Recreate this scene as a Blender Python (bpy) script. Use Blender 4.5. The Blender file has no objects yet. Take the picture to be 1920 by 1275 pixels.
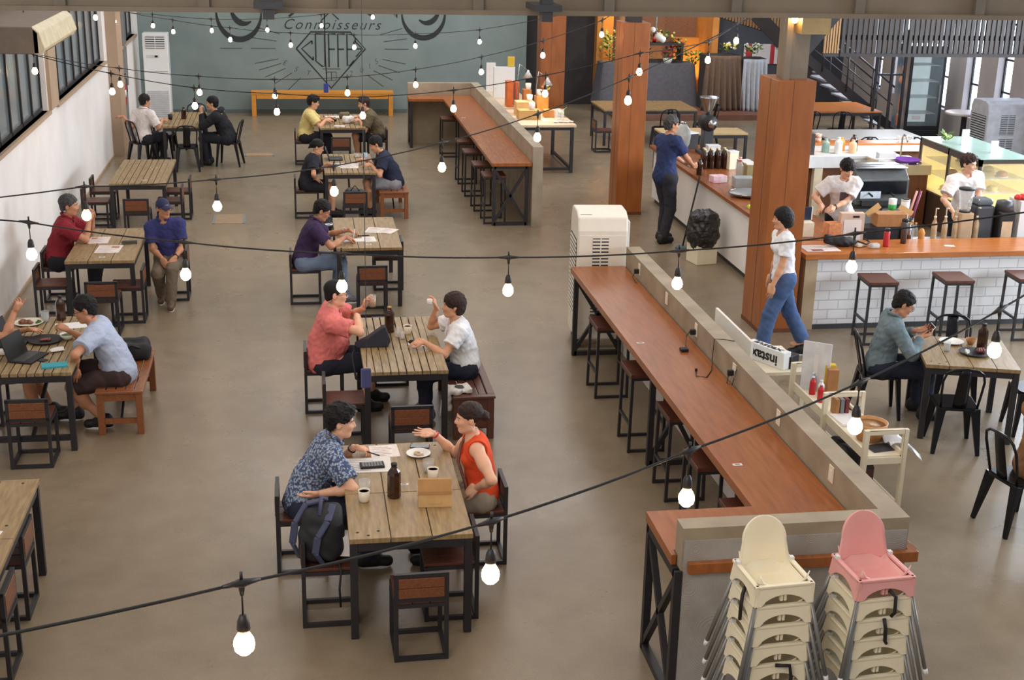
import bpy, bmesh, math, random
import numpy as np
from math import pi, sin, cos, radians
from mathutils import Vector, Matrix, Euler
random.seed(7)
SC = bpy.context.scene
COL = SC.collection

# ------------------------------------------------------------------ materials
def lin(c):
    return tuple(((x/255)/12.92 if x/255 <= .04045 else ((x/255+.055)/1.055)**2.4) for x in c[:3])+(1,)
MATS = {}
def mat(name, rgb, rough=.6, metal=0., var=.12, scale=8., bump=0., bscale=60., spec=.5, rgb2=None, stretch=None, emit=None, estr=0., alpha=1., trans=0., detail=4.):
    if name in MATS: return MATS[name]
    m = bpy.data.materials.new(name); m.use_nodes = True
    nt = m.node_tree; b = nt.nodes['Principled BSDF']; N = nt.nodes.new; L = nt.links.new
    b.inputs['Roughness'].default_value = rough
    b.inputs['Metallic'].default_value = metal
    b.inputs['Specular IOR Level'].default_value = spec
    b.inputs['Alpha'].default_value = alpha
    b.inputs['Transmission Weight'].default_value = trans
    c = lin(rgb)
    tc = N('ShaderNodeTexCoord'); mp = N('ShaderNodeMapping'); L(tc.outputs['Object'], mp.inputs['Vector'])
    if stretch: mp.inputs['Scale'].default_value = stretch
    nz = N('ShaderNodeTexNoise'); nz.inputs['Scale'].default_value = scale; nz.inputs['Detail'].default_value = detail
    L(mp.outputs['Vector'], nz.inputs['Vector'])
    rp = N('ShaderNodeValToRGB'); e = rp.color_ramp.elements
    e[0].position = .3; e[1].position = .7
    if rgb2 is None:
        e[0].color = tuple(x*(1-var) for x in c[:3])+(1,); e[1].color = tuple(min(1, x*(1+var)) for x in c[:3])+(1,)
    else:
        e[0].color = c; e[1].color = lin(rgb2)
    L(nz.outputs['Fac'], rp.inputs['Fac']); L(rp.outputs['Color'], b.inputs['Base Color'])
    if bump:
        n2 = N('ShaderNodeTexNoise'); n2.inputs['Scale'].default_value = bscale; n2.inputs['Detail'].default_value = 3
        L(mp.outputs['Vector'], n2.inputs['Vector'])
        bp = N('ShaderNodeBump'); bp.inputs['Strength'].default_value = bump; bp.inputs['Distance'].default_value = .01
        L(n2.outputs['Fac'], bp.inputs['Height']); L(bp.outputs['Normal'], b.inputs['Normal'])
    if emit is not None:
        b.inputs['Emission Color'].default_value = lin(emit); b.inputs['Emission Strength'].default_value = estr
    MATS[name] = m
    return m

# ------------------------------------------------------------------ mesh builder
class MB:
    def __init__(s): s.v = []; s.f = []; s.mi = []; s.sm = []; s.m = 0; s.smooth = False
    def add(s, vs, fs):
        o = len(s.v); s.v.extend([tuple(p) for p in vs])
        for f in fs: s.f.append(tuple(o+i for i in f)); s.mi.append(s.m); s.sm.append(s.smooth)
        return s
    def box(s, x0, x1, y0, y1, z0, z1, M=None):
        vs = [Vector((x, y, z)) for z in (z0, z1) for y in (y0, y1) for x in (x0, x1)]
        if M is not None: vs = [M @ p for p in vs]
        return s.add(vs, [(0,2,3,1),(4,5,7,6),(0,1,5,4),(2,6,7,3),(0,4,6,2),(1,3,7,5)])
    def cbox(s, c, d, M=None):
        return s.box(c[0]-d[0]/2, c[0]+d[0]/2, c[1]-d[1]/2, c[1]+d[1]/2, c[2]-d[2]/2, c[2]+d[2]/2, M)
    def bar(s, a, b, w, h=None, up=(0,0,1), w2=None, h2=None):
        h = h or w; a = Vector(a); b = Vector(b); d = (b-a).normalized(); u = Vector(up)
        if abs(d.dot(u)) > .98: u = Vector((0,1,0))
        x = d.cross(u).normalized(); y = x.cross(d)
        w2 = w2 or w; h2 = h2 or h
        vs = [p+x*(sx*ww/2)+y*(sy*hh/2) for p, ww, hh in ((a,w,h),(b,w2,h2)) for sy in (-1,1) for sx in (-1,1)]
        return s.add(vs, [(0,2,3,1),(4,5,7,6),(0,1,5,4),(2,6,7,3),(0,4,6,2),(1,3,7,5)])
    def tube(s, pts, r, n=8, cap=True, closed=False):
        pts = [Vector(p) for p in pts]; k = len(pts); rs = r if isinstance(r, (list, tuple)) else [r]*k
        sm = s.smooth; s.smooth = True
        vs = []; fr = None
        for i, p in enumerate(pts):
            if closed: d = pts[(i+1) % k]-pts[i-1]
            else: d = pts[min(i+1, k-1)]-pts[max(i-1, 0)]
            d.normalize()
            if fr is None:
                u = Vector((0,0,1)) if abs(d.z) < .9 else Vector((1,0,0)); fr = d.cross(u).normalized()
            else:
                fr = fr-d*fr.dot(d)
                if fr.length < 1e-6: fr = d.orthogonal()
                fr.normalize()
            y = d.cross(fr)
            for j in range(n):
                a = 2*pi*j/n; vs.append(p+fr*(cos(a)*rs[i])+y*(sin(a)*rs[i]))
        fs = []
        for i in range(k if closed else k-1):
            i2 = (i+1) % k
            for j in range(n):
                j2 = (j+1) % n; fs.append((i*n+j, i*n+j2, i2*n+j2, i2*n+j))
        s.add(vs, fs); o = len(s.v)-len(vs); s.smooth = False
        if cap and not closed:
            s.f.append(tuple(o+j for j in reversed(range(n)))); s.mi.append(s.m); s.sm.append(False)
            s.f.append(tuple(o+(k-1)*n+j for j in range(n))); s.mi.append(s.m); s.sm.append(False)
        s.smooth = sm
        return s
    def lathe(s, prof, c=(0,0,0), n=20, M=None, smooth=True):
        sm = s.smooth; s.smooth = smooth
        vs = []; c = Vector(c)
        for r, z in prof:
            for j in range(n):
                a = 2*pi*j/n; p = Vector((r*cos(a), r*sin(a), z))
                vs.append((M @ p if M is not None else p)+c)
        fs = []
        for i in range(len(prof)-1):
            for j in range(n):
                j2 = (j+1) % n; fs.append((i*n+j, i*n+j2, (i+1)*n+j2, (i+1)*n+j))
        if prof[0][0] > 1e-4: fs.append(tuple(reversed(range(n))))
        if prof[-1][0] > 1e-4: fs.append(tuple((len(prof)-1)*n+j for j in range(n)))
        s.add(vs, fs); s.smooth = sm
        return s
    def ball(s, c, r, n=14, M=None):
        r = (r, r, r) if not isinstance(r, (tuple, list)) else r
        sm = s.smooth; s.smooth = True
        vs = []; fs = []; k = n//2
        for i in range(k+1):
            t = pi*i/k
            for j in range(n):
                a = 2*pi*j/n; p = Vector((r[0]*sin(t)*cos(a), r[1]*sin(t)*sin(a), -r[2]*cos(t)))
                vs.append((M @ p if M is not None else p)+Vector(c))
        for i in range(k):
            for j in range(n):
                j2 = (j+1) % n; fs.append((i*n+j, i*n+j2, (i+1)*n+j2, (i+1)*n+j))
        s.add(vs, fs); s.smooth = sm
        return s
    def prism(s, poly, a, b, axis='z', M=None):
        """closed 2-D outline pushed from a to b along axis"""
        n = len(poly)
        def P(u, w, t): return {'z': Vector((u, w, t)), 'y': Vector((u, t, w)), 'x': Vector((t, u, w))}[axis]
        vs = [P(u, w, a) for u, w in poly]+[P(u, w, b) for u, w in poly]
        if M is not None: vs = [M @ p for p in vs]
        fs = [tuple(reversed(range(n))), tuple(range(n, 2*n))]+[(i, (i+1) % n, n+(i+1) % n, n+i) for i in range(n)]
        return s.add(vs, fs)
    def grid(s, fn, nu, nv, smooth=True):
        sm = s.smooth; s.smooth = smooth
        vs = [fn(i/nu, j/nv) for j in range(nv+1) for i in range(nu+1)]
        fs = [(j*(nu+1)+i, j*(nu+1)+i+1, (j+1)*(nu+1)+i+1, (j+1)*(nu+1)+i) for j in range(nv) for i in range(nu)]
        s.add(vs, fs); s.smooth = sm
        return s
    def mesh(s, name, mats):
        me = bpy.data.meshes.new(name); me.from_pydata(s.v, [], s.f)
        for m in (mats if isinstance(mats, (list, tuple)) else [mats]): me.materials.append(m)
        me.polygons.foreach_set('material_index', s.mi); me.polygons.foreach_set('use_smooth', s.sm)
        bm = bmesh.new(); bm.from_mesh(me)
        bmesh.ops.remove_doubles(bm, verts=bm.verts, dist=1e-6)
        bmesh.ops.recalc_face_normals(bm, faces=bm.faces); bm.to_mesh(me); bm.free()
        me.update(); return me
    def build(s, name, mats, parent=None, loc=None, bevel=0, solid=0, label=None, kind=None):
        o = bpy.data.objects.new(name, s.mesh(name, mats)); COL.objects.link(o)
        if parent is not None: o.parent = parent
        if loc is not None: o.location = loc
        if solid:
            md = o.modifiers.new('thick', 'SOLIDIFY'); md.thickness = solid; md.offset = 0
        if bevel:
            md = o.modifiers.new('bevel', 'BEVEL'); md.width = bevel; md.segments = 2; md.limit_method = 'ANGLE'
        if label: o['label'] = label
        if kind: o['kind'] = kind
        return o

def tag(o, label=None, cat=None, group=None):
    if label: o['label'] = label
    if cat: o['category'] = cat
    if group: o['group'] = group
    return o
def thing(name, label, cat, loc=(0,0,0), rz=0, group=None):
    o = bpy.data.objects.new(name, None); COL.objects.link(o); o.empty_display_size = .1
    o.location = loc; o.rotation_euler = (0,0,rz)
    return tag(o, label, cat, group)
def struct(mb, name, m, **k):
    o = mb.build(name, m, **k)
    if k.get('parent') is None: o['kind'] = 'structure'
    return o
def dup(root, loc, rz=0, label=None, group=None):
    """a copy of a thing with copies of its parts and sub-parts"""
    r = root.copy(); COL.objects.link(r); r.location = loc; r.rotation_euler = (0,0,rz)
    if label: r['label'] = label
    if group: r['group'] = group
    for ch in PARTS[root.name]:
        c = ch[0].copy(); COL.objects.link(c); c.parent = r
        for g in ch[1]:
            d = g.copy(); COL.objects.link(d); d.parent = c
    return r
PARTS = {}
def remember(root):
    PARTS[root.name] = [(c, list(c.children)) for c in root.children]
    return root
def arc(c, r, a0, a1, n, plane='xz', ry=None):
    out = []
    ry = ry or r
    for i in range(n+1):
        a = radians(a0+(a1-a0)*i/n); u, w = r*cos(a), ry*sin(a)
        out.append(Vector(c)+{'xz': Vector((u,0,w)), 'xy': Vector((u,w,0)), 'yz': Vector((0,u,w))}[plane])
    return out
def rrect(w, d, r, n=4):
    pts = []
    for cx, cy, a0 in ((w/2-r, d/2-r, 0), (-w/2+r, d/2-r, 90), (-w/2+r, -d/2+r, 180), (w/2-r, -d/2+r, 270)):
        for i in range(n+1):
            a = radians(a0+90*i/n); pts.append((cx+r*cos(a), cy+r*sin(a)))
    return pts
def text_mesh(body, size, name, m, parent, M, shear=0., depth=.004, space=1., align='CENTER', thick=0.):
    cu = bpy.data.curves.new(name, 'FONT'); cu.body = body; cu.size = size; cu.shear = shear; cu.extrude = depth
    cu.space_character = space; cu.align_x = align; cu.offset = thick; cu.resolution_u = 3
    o = bpy.data.objects.new('tmp', cu); COL.objects.link(o)
    dg = bpy.context.evaluated_depsgraph_get()
    me = bpy.data.meshes.new_from_object(o.evaluated_get(dg)); me.name = name
    bpy.data.objects.remove(o, do_unlink=True); bpy.data.curves.remove(cu)
    me.transform(M); me.materials.clear(); me.materials.append(m)
    ob = bpy.data.objects.new(name, me); COL.objects.link(ob)
    if parent is not None: ob.parent = parent
    return ob
# ------------------------------------------------------------------ the palette
M_steel = mat('black painted steel', (38,36,40), .45, var=.1, scale=20)
M_gun = mat('gunmetal sheet', (34,34,38), .3, .6, var=.12, scale=12)
M_chairwood = mat('dark stained acacia', (86,47,33), .42, var=.3, scale=9, stretch=(2,14,2), bump=.1, bscale=40)
M_chairwood2 = mat('reddish acacia', (116,68,42), .42, var=.32, scale=9, stretch=(14,2,14), bump=.1, bscale=40)
M_benchwood = mat('orange oiled timber', (134,80,46), .36, var=.3, scale=8, stretch=(14,2,14), bump=.1, bscale=40)
M_bench2 = mat('dark red brown timber', (90,54,42), .4, var=.22, scale=8, stretch=(14,2,14))
M_plank = mat('weathered plank wood', (160,134,94), .4, rgb2=(126,101,67), scale=4, stretch=(9,1.2,3), bump=.15, bscale=30, detail=8)
M_slat = mat('weathered slat wood', (162,138,98), .42, rgb2=(120,97,65), scale=5, stretch=(9,1.2,3), bump=.15, bscale=30, detail=8)
M_bartop = mat('orange brown bar top', (158,93,48), .27, rgb2=(136,77,38), scale=3, stretch=(9,.9,3), detail=8)
M_counter = mat('amber counter wood', (192,118,58), .28, rgb2=(164,96,46), scale=3, stretch=(.9,9,3), detail=8)
M_pillar = mat('orange plywood cladding', (160,92,42), .36, rgb2=(142,78,34), scale=3, stretch=(3,3,.7), detail=6)
M_conc = mat('cast concrete', (162,148,126), .7, rgb2=(140,126,106), scale=4, bump=.15, bscale=25, detail=6)
M_render = mat('combed cement render', (150,146,142), .8, rgb2=(132,127,122), scale=3, bump=.3, bscale=40, detail=6)
M_white = mat('white paint', (214,210,206), .6, var=.04, scale=3)
M_wplastic = mat('white plastic', (222,222,220), .35, var=.02)
M_cream = mat('cream plastic', (236,226,198), .35, var=.03)
M_pinkpl = mat('pink plastic', (228,164,160), .35, var=.03)
M_greytube = mat('silver grey tube', (128,128,126), .4, .5, var=.05)
M_black = mat('matt black', (22,21,23), .6, var=.1)
M_rubber = mat('black rubber', (20,19,20), .7, var=.08)
M_orange = mat('yellow orange timber', (206,138,52), .45, var=.14, scale=6, stretch=(1,9,9))
M_paper = mat('white paper', (226,220,216), .8, var=.03, scale=20)
M_paperpink = mat('pale pink printed paper', (222,200,192), .8, rgb2=(232,226,222), scale=28)
M_kraft = mat('kraft paper', (208,168,112), .8, var=.1, scale=10, bump=.2, bscale=18)
M_card = mat('brown cardboard', (164,116,70), .8, var=.12, scale=12)
M_cup = mat('cream ceramic', (226,214,192), .3, var=.02)
M_coffee = mat('coffee', (96,58,30), .25, var=.2)
M_amber = mat('amber brown glass', (52,26,16), .12, var=.15, spec=.7)
M_glass = mat('clear glass', (225,228,226), .06, var=.01, alpha=.22, spec=.8)
M_porcelain = mat('white porcelain', (230,226,220), .25, var=.02)
M_screen = mat('dark screen', (26,28,34), .15, var=.1)
M_chrome = mat('brushed chrome', (176,176,178), .22, 1., var=.05)
M_grey = mat('mid grey plastic', (120,122,124), .45, var=.05)
M_dgrey = mat('dark grey plastic', (58,60,64), .45, var=.06)
M_red = mat('red plastic', (186,36,40), .4, var=.08)
M_blue = mat('blue plastic', (44,58,140), .45, var=.08)
M_green = mat('leaf green', (92,120,52), .6, rgb2=(60,84,36), scale=20)
M_yellow = mat('yellow card', (212,176,52), .6, var=.08)
M_purple = mat('purple plastic', (120,64,176), .5, var=.08)
M_teal = mat('teal cover', (44,150,164), .5, var=.05)
M_bulb = mat('lit warm bulb', (255,244,226), .3, emit=(255,206,146), estr=60.)
M_socket = mat('black bulb holder', (30,26,26), .5, var=.1)
M_curt = mat('grey black cloth', (88,88,96), .9, var=.12, scale=14, bump=.15, bscale=200)
M_curtb = mat('brown cloth', (98,78,64), .9, var=.14, scale=10, bump=.15, bscale=200)
M_curtg = mat('silver grey cloth', (168,172,178), .7, var=.1, scale=10)
M_marble = mat('white marble', (222,220,216), .25, rgb2=(196,196,198), scale=3, detail=8)
M_brownp = mat('brown panel', (122,74,40), .5, var=.12, scale=4, stretch=(6,6,1))
M_ochre = mat('ochre plaster', (196,132,62), .8, rgb2=(178,116,52), scale=3)
M_brickbrown = mat('brown brickwork', (128,92,74), .85, rgb2=(106,76,62), scale=14, stretch=(1,1,3), bump=.3, bscale=30)
M_darkwall = mat('dark charcoal wall', (52,48,48), .8, var=.12, scale=4)
M_slats = mat('grey brown timber slats', (46,40,38), .6, rgb2=(36,31,29), scale=4, stretch=(9,9,1))
M_slatl = mat('tan timber slats', (166,128,82), .6, rgb2=(140,104,66), scale=4, stretch=(9,9,1))
M_galv = mat('galvanised beam', (134,120,102), .55, .15, rgb2=(112,100,86), scale=2.2, detail=8, bump=.1, bscale=30)
M_beige = mat('beige machine plastic', (234,226,212), .38, var=.03)
def floor_material():
    m = bpy.data.materials.new('polished concrete'); m.use_nodes = True
    nt = m.node_tree; b = nt.nodes['Principled BSDF']; N = nt.nodes.new; L = nt.links.new
    tc = N('ShaderNodeTexCoord')
    def noise(sc, det=5, rough=.55):
        n = N('ShaderNodeTexNoise'); n.inputs['Scale'].default_value = sc; n.inputs['Detail'].default_value = det; n.inputs['Roughness'].default_value = rough
        L(tc.outputs['Object'], n.inputs['Vector']); return n.outputs['Fac']
    def ramp(f, p0, c0, p1, c1):
        r = N('ShaderNodeValToRGB'); e = r.color_ramp.elements; e[0].position = p0; e[1].position = p1; e[0].color = c0; e[1].color = c1
        L(f, r.inputs['Fac']); return r.outputs['Color']
    def mix(f, a, c):
        x = N('ShaderNodeMix'); x.data_type = 'RGBA'; x.blend_type = 'MIX'
        if isinstance(f, float): x.inputs['Factor'].default_value = f
        else: L(f, x.inputs['Factor'])
        L(a, x.inputs['A']); L(c, x.inputs['B']); return x.outputs['Result']
    base = ramp(noise(.35, 3), .35, lin((122,105,84)), .65, lin((140,123,101)))
    mott = ramp(noise(3.2, 8, .65), .3, lin((102,88,69)), .7, lin((145,130,108)))
    c = mix(.45, base, mott)
    grain = ramp(noise(90, 2), .3, lin((110,95,77)), .7, lin((154,140,118)))
    c = mix(.22, c, grain)
    dark = ramp(noise(.9, 6, .7), .62, (0,0,0,1), .74, (1,1,1,1))
    stain = ramp(noise(5, 4), .3, lin((100,90,80)), .7, lin((122,112,98)))
    c = mix(ramp(noise(.9, 6, .7), .63, (0,0,0,1), .76, (.55,.55,.55,1)), c, stain)
    # grey repair patches
    c = mix(ramp(noise(.55, 7, .75), .69, (0,0,0,1), .705, (.6,.6,.6,1)), c, ramp(noise(6, 4), .3, lin((118,114,110)), .7, lin((146,142,136))))
    # hairline cracks
    w = N('ShaderNodeTexVoronoi'); w.feature = 'DISTANCE_TO_EDGE'; w.inputs['Scale'].default_value = .22
    dn = N('ShaderNodeTexNoise'); dn.inputs['Scale'].default_value = 1.6; dn.inputs['Detail'].default_value = 6; L(tc.outputs['Object'], dn.inputs['Vector'])
    va = N('ShaderNodeVectorMath'); va.operation = 'MULTIPLY_ADD'; va.inputs[1].default_value = (.9,.9,.9); L(dn.outputs['Color'], va.inputs[0]); L(tc.outputs['Object'], va.inputs[2])
    L(va.outputs[0], w.inputs['Vector'])
    mk = N('ShaderNodeMath'); mk.operation = 'MULTIPLY'; L(ramp(w.outputs['Distance'], .0012, (.5,.5,.5,1), .0035, (0,0,0,1)), mk.inputs[0]); L(ramp(noise(.25, 2), .54, (0,0,0,1), .6, (1,1,1,1)), mk.inputs[1]); cr = mk.outputs[0]
    c = mix(cr, c, ramp(noise(4, 2), .3, lin((84,74,64)), .7, lin((96,84,74))))
    L(c, b.inputs['Base Color'])
    rr = N('ShaderNodeMapRange'); rr.inputs['To Min'].default_value = .17; rr.inputs['To Max'].default_value = .42
    L(noise(1.3, 6), rr.inputs['Value']); L(rr.outputs['Result'], b.inputs['Roughness'])
    b.inputs['Specular IOR Level'].default_value = .42
    bp = N('ShaderNodeBump'); bp.inputs['Strength'].default_value = .12; bp.inputs['Distance'].default_value = .004
    L(noise(40, 4), bp.inputs['Height']); L(bp.outputs['Normal'], b.inputs['Normal'])
    return m
def brick_material():
    m = bpy.data.materials.new('white painted brick'); m.use_nodes = True
    nt = m.node_tree; b = nt.nodes['Principled BSDF']; N = nt.nodes.new; L = nt.links.new
    tc = N('ShaderNodeTexCoord'); mp = N('ShaderNodeMapping'); mp.inputs['Rotation'].default_value = (radians(90), 0, 0)
    L(tc.outputs['Object'], mp.inputs['Vector'])
    br = N('ShaderNodeTexBrick'); br.inputs['Scale'].default_value = 1.; br.inputs['Brick Width'].default_value = .25; br.inputs['Row Height'].default_value = .118
    br.inputs['Mortar Size'].default_value = .008; br.inputs['Mortar Smooth'].default_value = .4
    br.inputs['Color1'].default_value = lin((220,220,222)); br.inputs['Color2'].default_value = lin((228,228,228)); br.inputs['Mortar'].default_value = lin((202,202,206))
    L(mp.outputs['Vector'], br.inputs['Vector']); L(br.outputs['Color'], b.inputs['Base Color'])
    bp = N('ShaderNodeBump'); bp.inputs['Strength'].default_value = .7; bp.inputs['Distance'].default_value = .01; bp.invert = True
    L(br.outputs['Fac'], bp.inputs['Height']); L(bp.outputs['Normal'], b.inputs['Normal'])
    b.inputs['Roughness'].default_value = .6
    return m
def plaster_material(name, c1, c2, sc, c3=None):
    """plaster with soft blotches and, lower down, scuff stains with their own outline"""
    m = mat(name, c1, .75, rgb2=c2, scale=sc, detail=8, bump=.12, bscale=14)
    return m
M_floor = floor_material()
M_brick = brick_material()
M_lwall = plaster_material('off white plaster', (238,234,230), (224,218,212), 1.2)
M_bwall = plaster_material('teal grey plaster', (126,139,136), (113,126,124), 1.5)
M_rwall = plaster_material('warm grey plaster', (176,168,164), (160,152,148), 1.5)
M_taupe = mat('taupe pilaster paint', (170,146,122), .7, var=.06, scale=3)
M_mural = mat('black mural paint', (36,40,42), .7, var=.15, scale=6)
M_pane = mat('dark window pane', (128,140,144), .12, var=.16, scale=1.4, alpha=.58, spec=.6)
M_daypane = mat('daylit window pane', (225,232,240), .3, var=.04, scale=3, emit=(214,228,255), estr=4.5)
M_caseglow = mat('lit display case lining', (236,214,150), .6, emit=(255,226,150), estr=.75)
M_caseglass = mat('display case glass', (150,196,180), .08, alpha=.28, spec=.8)
M_glasstop = mat('frosted green glass top', (156,184,172), .1, var=.05, spec=.8)
# ------------------------------------------------------------------ organic shapes: distance field -> one continuous skin
def V(*a): return np.array(a if len(a) > 1 else a[0], float)
def nrm(v): return v/(np.linalg.norm(v)+1e-12)
def rotz(a): c, s = cos(a), sin(a); return np.array([[c,-s,0],[s,c,0],[0,0,1]])
def rotx(a): c, s = cos(a), sin(a); return np.array([[1,0,0],[0,c,-s],[0,s,c]])
def roty(a): c, s = cos(a), sin(a); return np.array([[c,0,s],[0,1,0],[-s,0,c]])
class Field:
    """prims: ('cap',a,b,ra,rb) round-ended taper, ('cone',...) flat-ended taper, ('ell',c,r,R) ellipsoid, ('box',c,half,R,round)"""
    def __init__(s, h): s.h = h; s.p = []; s.post = []
    def cap(s, a, b, ra, rb=None, k=.02): s.p.append(('cap', V(a), V(b), ra, ra if rb is None else rb, k)); return s
    def cone(s, a, b, ra, rb=None, k=.02): s.p.append(('cone', V(a), V(b), ra, ra if rb is None else rb, k)); return s
    def ell(s, c, r, R=None, k=.02): s.p.append(('ell', V(c), V(r), R, None, k)); return s
    def box(s, c, hf, R=None, rr=.01, k=.02): s.p.append(('box', V(c), V(hf), R, rr, k)); return s
    def sub(s, *pr): s.post.append(('sub',)+pr); return s
    def plane(s, p, n): s.post.append(('plane', V(p), nrm(V(n)))); return s
    def noise(s, amp, freq, seed=0): s.post.append(('noise', amp, freq, seed)); return s
    def bounds(s, p):
        if p[0] in ('cap', 'cone'):
            r = max(p[3], p[4]); return np.minimum(p[1], p[2])-r, np.maximum(p[1], p[2])+r
        r = max(p[2]) * (1.75 if p[0] == 'box' else 1.) ; return p[1]-r, p[1]+r
    @staticmethod
    def ev(p, X, Y, Z):
        if p[0] in ('cap', 'cone'):
            a, b = p[1], p[2]; ba = b-a; L2 = ba@ba+1e-12; L = math.sqrt(L2)
            px, py, pz = X-a[0], Y-a[1], Z-a[2]
            t = (px*ba[0]+py*ba[1]+pz*ba[2])/L2
            h = np.clip(t, 0, 1); ra, rb = p[3], p[4]
            qx, qy, qz = px-h*ba[0], py-h*ba[1], pz-h*ba[2]
            if p[0] == 'cap': return np.sqrt(qx*qx+qy*qy+qz*qz)-(ra+(rb-ra)*h)
            rx, ry, rz = px-t*ba[0], py-t*ba[1], pz-t*ba[2]
            rad = np.sqrt(rx*rx+ry*ry+rz*rz)-(ra+(rb-ra)*h)
            ax = (np.abs(t-.5)-.5)*L
            return np.minimum(np.maximum(rad, ax), 0)+np.sqrt(np.maximum(rad, 0)**2+np.maximum(ax, 0)**2)
        q = [X-p[1][0], Y-p[1][1], Z-p[1][2]]
        if p[3] is not None:
            R = p[3]; q = [R[0][i]*q[0]+R[1][i]*q[1]+R[2][i]*q[2] for i in range(3)]
        if p[0] == 'ell':
            r = p[2]; k0 = np.sqrt((q[0]/r[0])**2+(q[1]/r[1])**2+(q[2]/r[2])**2)
            k1 = np.sqrt((q[0]/r[0]**2)**2+(q[1]/r[1]**2)**2+(q[2]/r[2]**2)**2)+1e-9
            return k0*(k0-1)/k1
        rr = p[4]; d = [np.abs(q[i])-p[2][i]+rr for i in range(3)]
        return np.sqrt(sum(np.maximum(x, 0)**2 for x in d))+np.minimum(np.maximum(np.maximum(d[0], d[1]), d[2]), 0)-rr
    def mesh(s):
        h = s.h; lo = np.min([s.bounds(p)[0] for p in s.p], 0)-4*h; hi = np.max([s.bounds(p)[1] for p in s.p], 0)+4*h
        n = np.ceil((hi-lo)/h).astype(int)+1
        vol = np.full(n, 1., np.float32)
        ax = [(lo[i]+h*np.arange(n[i])).astype(np.float32) for i in range(3)]
        def sub(l, u):
            i0 = np.clip(np.floor((l-lo)/h).astype(int), 0, n-1); i1 = np.clip(np.ceil((u-lo)/h).astype(int)+1, 1, n)
            sl = tuple(slice(i0[i], i1[i]) for i in range(3))
            return sl, ax[0][sl[0]][:,None,None], ax[1][sl[1]][None,:,None], ax[2][sl[2]][None,None,:]
        for p in s.p:
            k = p[5]; l, u = s.bounds(p); sl, X, Y, Z = sub(l-k-2*h, u+k+2*h)
            d = s.ev(p, X, Y, Z).astype(np.float32); a = vol[sl]
            t = np.maximum(k-np.abs(a-d), 0)/k if k > 0 else 0
            vol[sl] = np.minimum(a, d)-t*t*k*.25
        for q in s.post:
            if q[0] == 'sub':
                p = q[1:]; l, u = s.bounds(p); sl, X, Y, Z = sub(l-h, u+h)
                vol[sl] = np.maximum(vol[sl], -s.ev(p, X, Y, Z).astype(np.float32))
            elif q[0] == 'plane':
                X, Y, Z = ax[0][:,None,None], ax[1][None,:,None], ax[2][None,None,:]
                d = (X-q[1][0])*q[2][0]+(Y-q[1][1])*q[2][1]+(Z-q[1][2])*q[2][2]
                vol = np.maximum(vol, -d.astype(np.float32))
            else:
                amp, fr, seed = q[1:]; rg = np.random.RandomState(seed)
                idx = np.nonzero(np.abs(vol) < .04); X, Y, Z = ax[0][idx[0]], ax[1][idx[1]], ax[2][idx[2]]
                t = np.zeros(len(X), np.float32)
                for o in range(6):
                    w = rg.normal(size=3); w = w/np.linalg.norm(w)*fr*(1+.5*o); ph = rg.uniform(0, 6.28)
                    t += np.sin(X*w[0]+Y*w[1]+Z*w[2]+ph+1.3*np.sin((X*w[1]+Y*w[2]+Z*w[0])*.7))/(1+.35*o)
                vol[idx] += amp*t
        vol[0] = vol[-1] = 1; vol[:,0] = vol[:,-1] = 1; vol[:,:,0] = vol[:,:,-1] = 1
        # naive surface nets
        sg = vol < 0
        cnt = np.zeros(n-1, np.int8)
        for dx in (0,1):
            for dy in (0,1):
                for dz in (0,1): cnt += sg[dx:n[0]-1+dx, dy:n[1]-1+dy, dz:n[2]-1+dz]
        act = (cnt > 0) & (cnt < 8); ci = np.argwhere(act)
        ids = np.full(n-1, -1, np.int64); ids[act] = np.arange(len(ci))
        cv = {}
        for dx in (0,1):
            for dy in (0,1):
                for dz in (0,1): cv[dx,dy,dz] = vol[ci[:,0]+dx, ci[:,1]+dy, ci[:,2]+dz]
        P = np.zeros((len(ci), 3)); C = np.zeros(len(ci))
        cs = list(cv)
        for a in cs:
            for i in range(3):
                if a[i] == 0:
                    b = tuple(1 if j == i else a[j] for j in range(3)); va, vb = cv[a], cv[b]
                    m = (va < 0) != (vb < 0)
                    t = np.where(m, va/(va-vb+1e-20), 0)
                    pt = np.array(a, float)[None,:]+t[:,None]*(np.array(b)-np.array(a))[None,:]
                    P += pt*m[:,None]; C += m
        P = (P/C[:,None]+ci)*h+lo
        F = []
        for i, (j, k) in ((0,(1,2)), (1,(2,0)), (2,(0,1))):
            s0 = [slice(None)]*3; s1 = [slice(None)]*3; s0[i] = slice(0, n[i]-1); s1[i] = slice(1, n[i])
            A = sg[tuple(s0)]; B = sg[tuple(s1)]
            e = np.argwhere(A != B); e = e[(e[:,j] > 0) & (e[:,k] > 0) & (e[:,j] < n[j]-1) & (e[:,k] < n[k]-1)]
            fl = A[e[:,0], e[:,1], e[:,2]]
            def g(dj, dk):
                c = e.copy(); c[:,j] -= dj; c[:,k] -= dk; return ids[c[:,0], c[:,1], c[:,2]]
            q = np.stack([g(1,1), g(0,1), g(0,0), g(1,0)], 1)
            q[~fl] = q[~fl][:, ::-1]; F.append(q)
        return P, np.concatenate(F)
    def build(s, name, m, parent, label=None):
        P, F = s.mesh()
        me = bpy.data.meshes.new(name); me.vertices.add(len(P)); me.vertices.foreach_set('co', P.astype(np.float32).ravel())
        me.loops.add(F.size); me.loops.foreach_set('vertex_index', F.astype(np.int32).ravel())
        me.polygons.add(len(F)); me.polygons.foreach_set('loop_start', np.arange(0, F.size, 4, dtype=np.int32))
        me.update(calc_edges=True); me.validate()
        me.polygons.foreach_set('use_smooth', np.ones(len(me.polygons), bool))
        me.materials.append(m)
        o = bpy.data.objects.new(name, me); COL.objects.link(o); o.parent = parent
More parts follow.
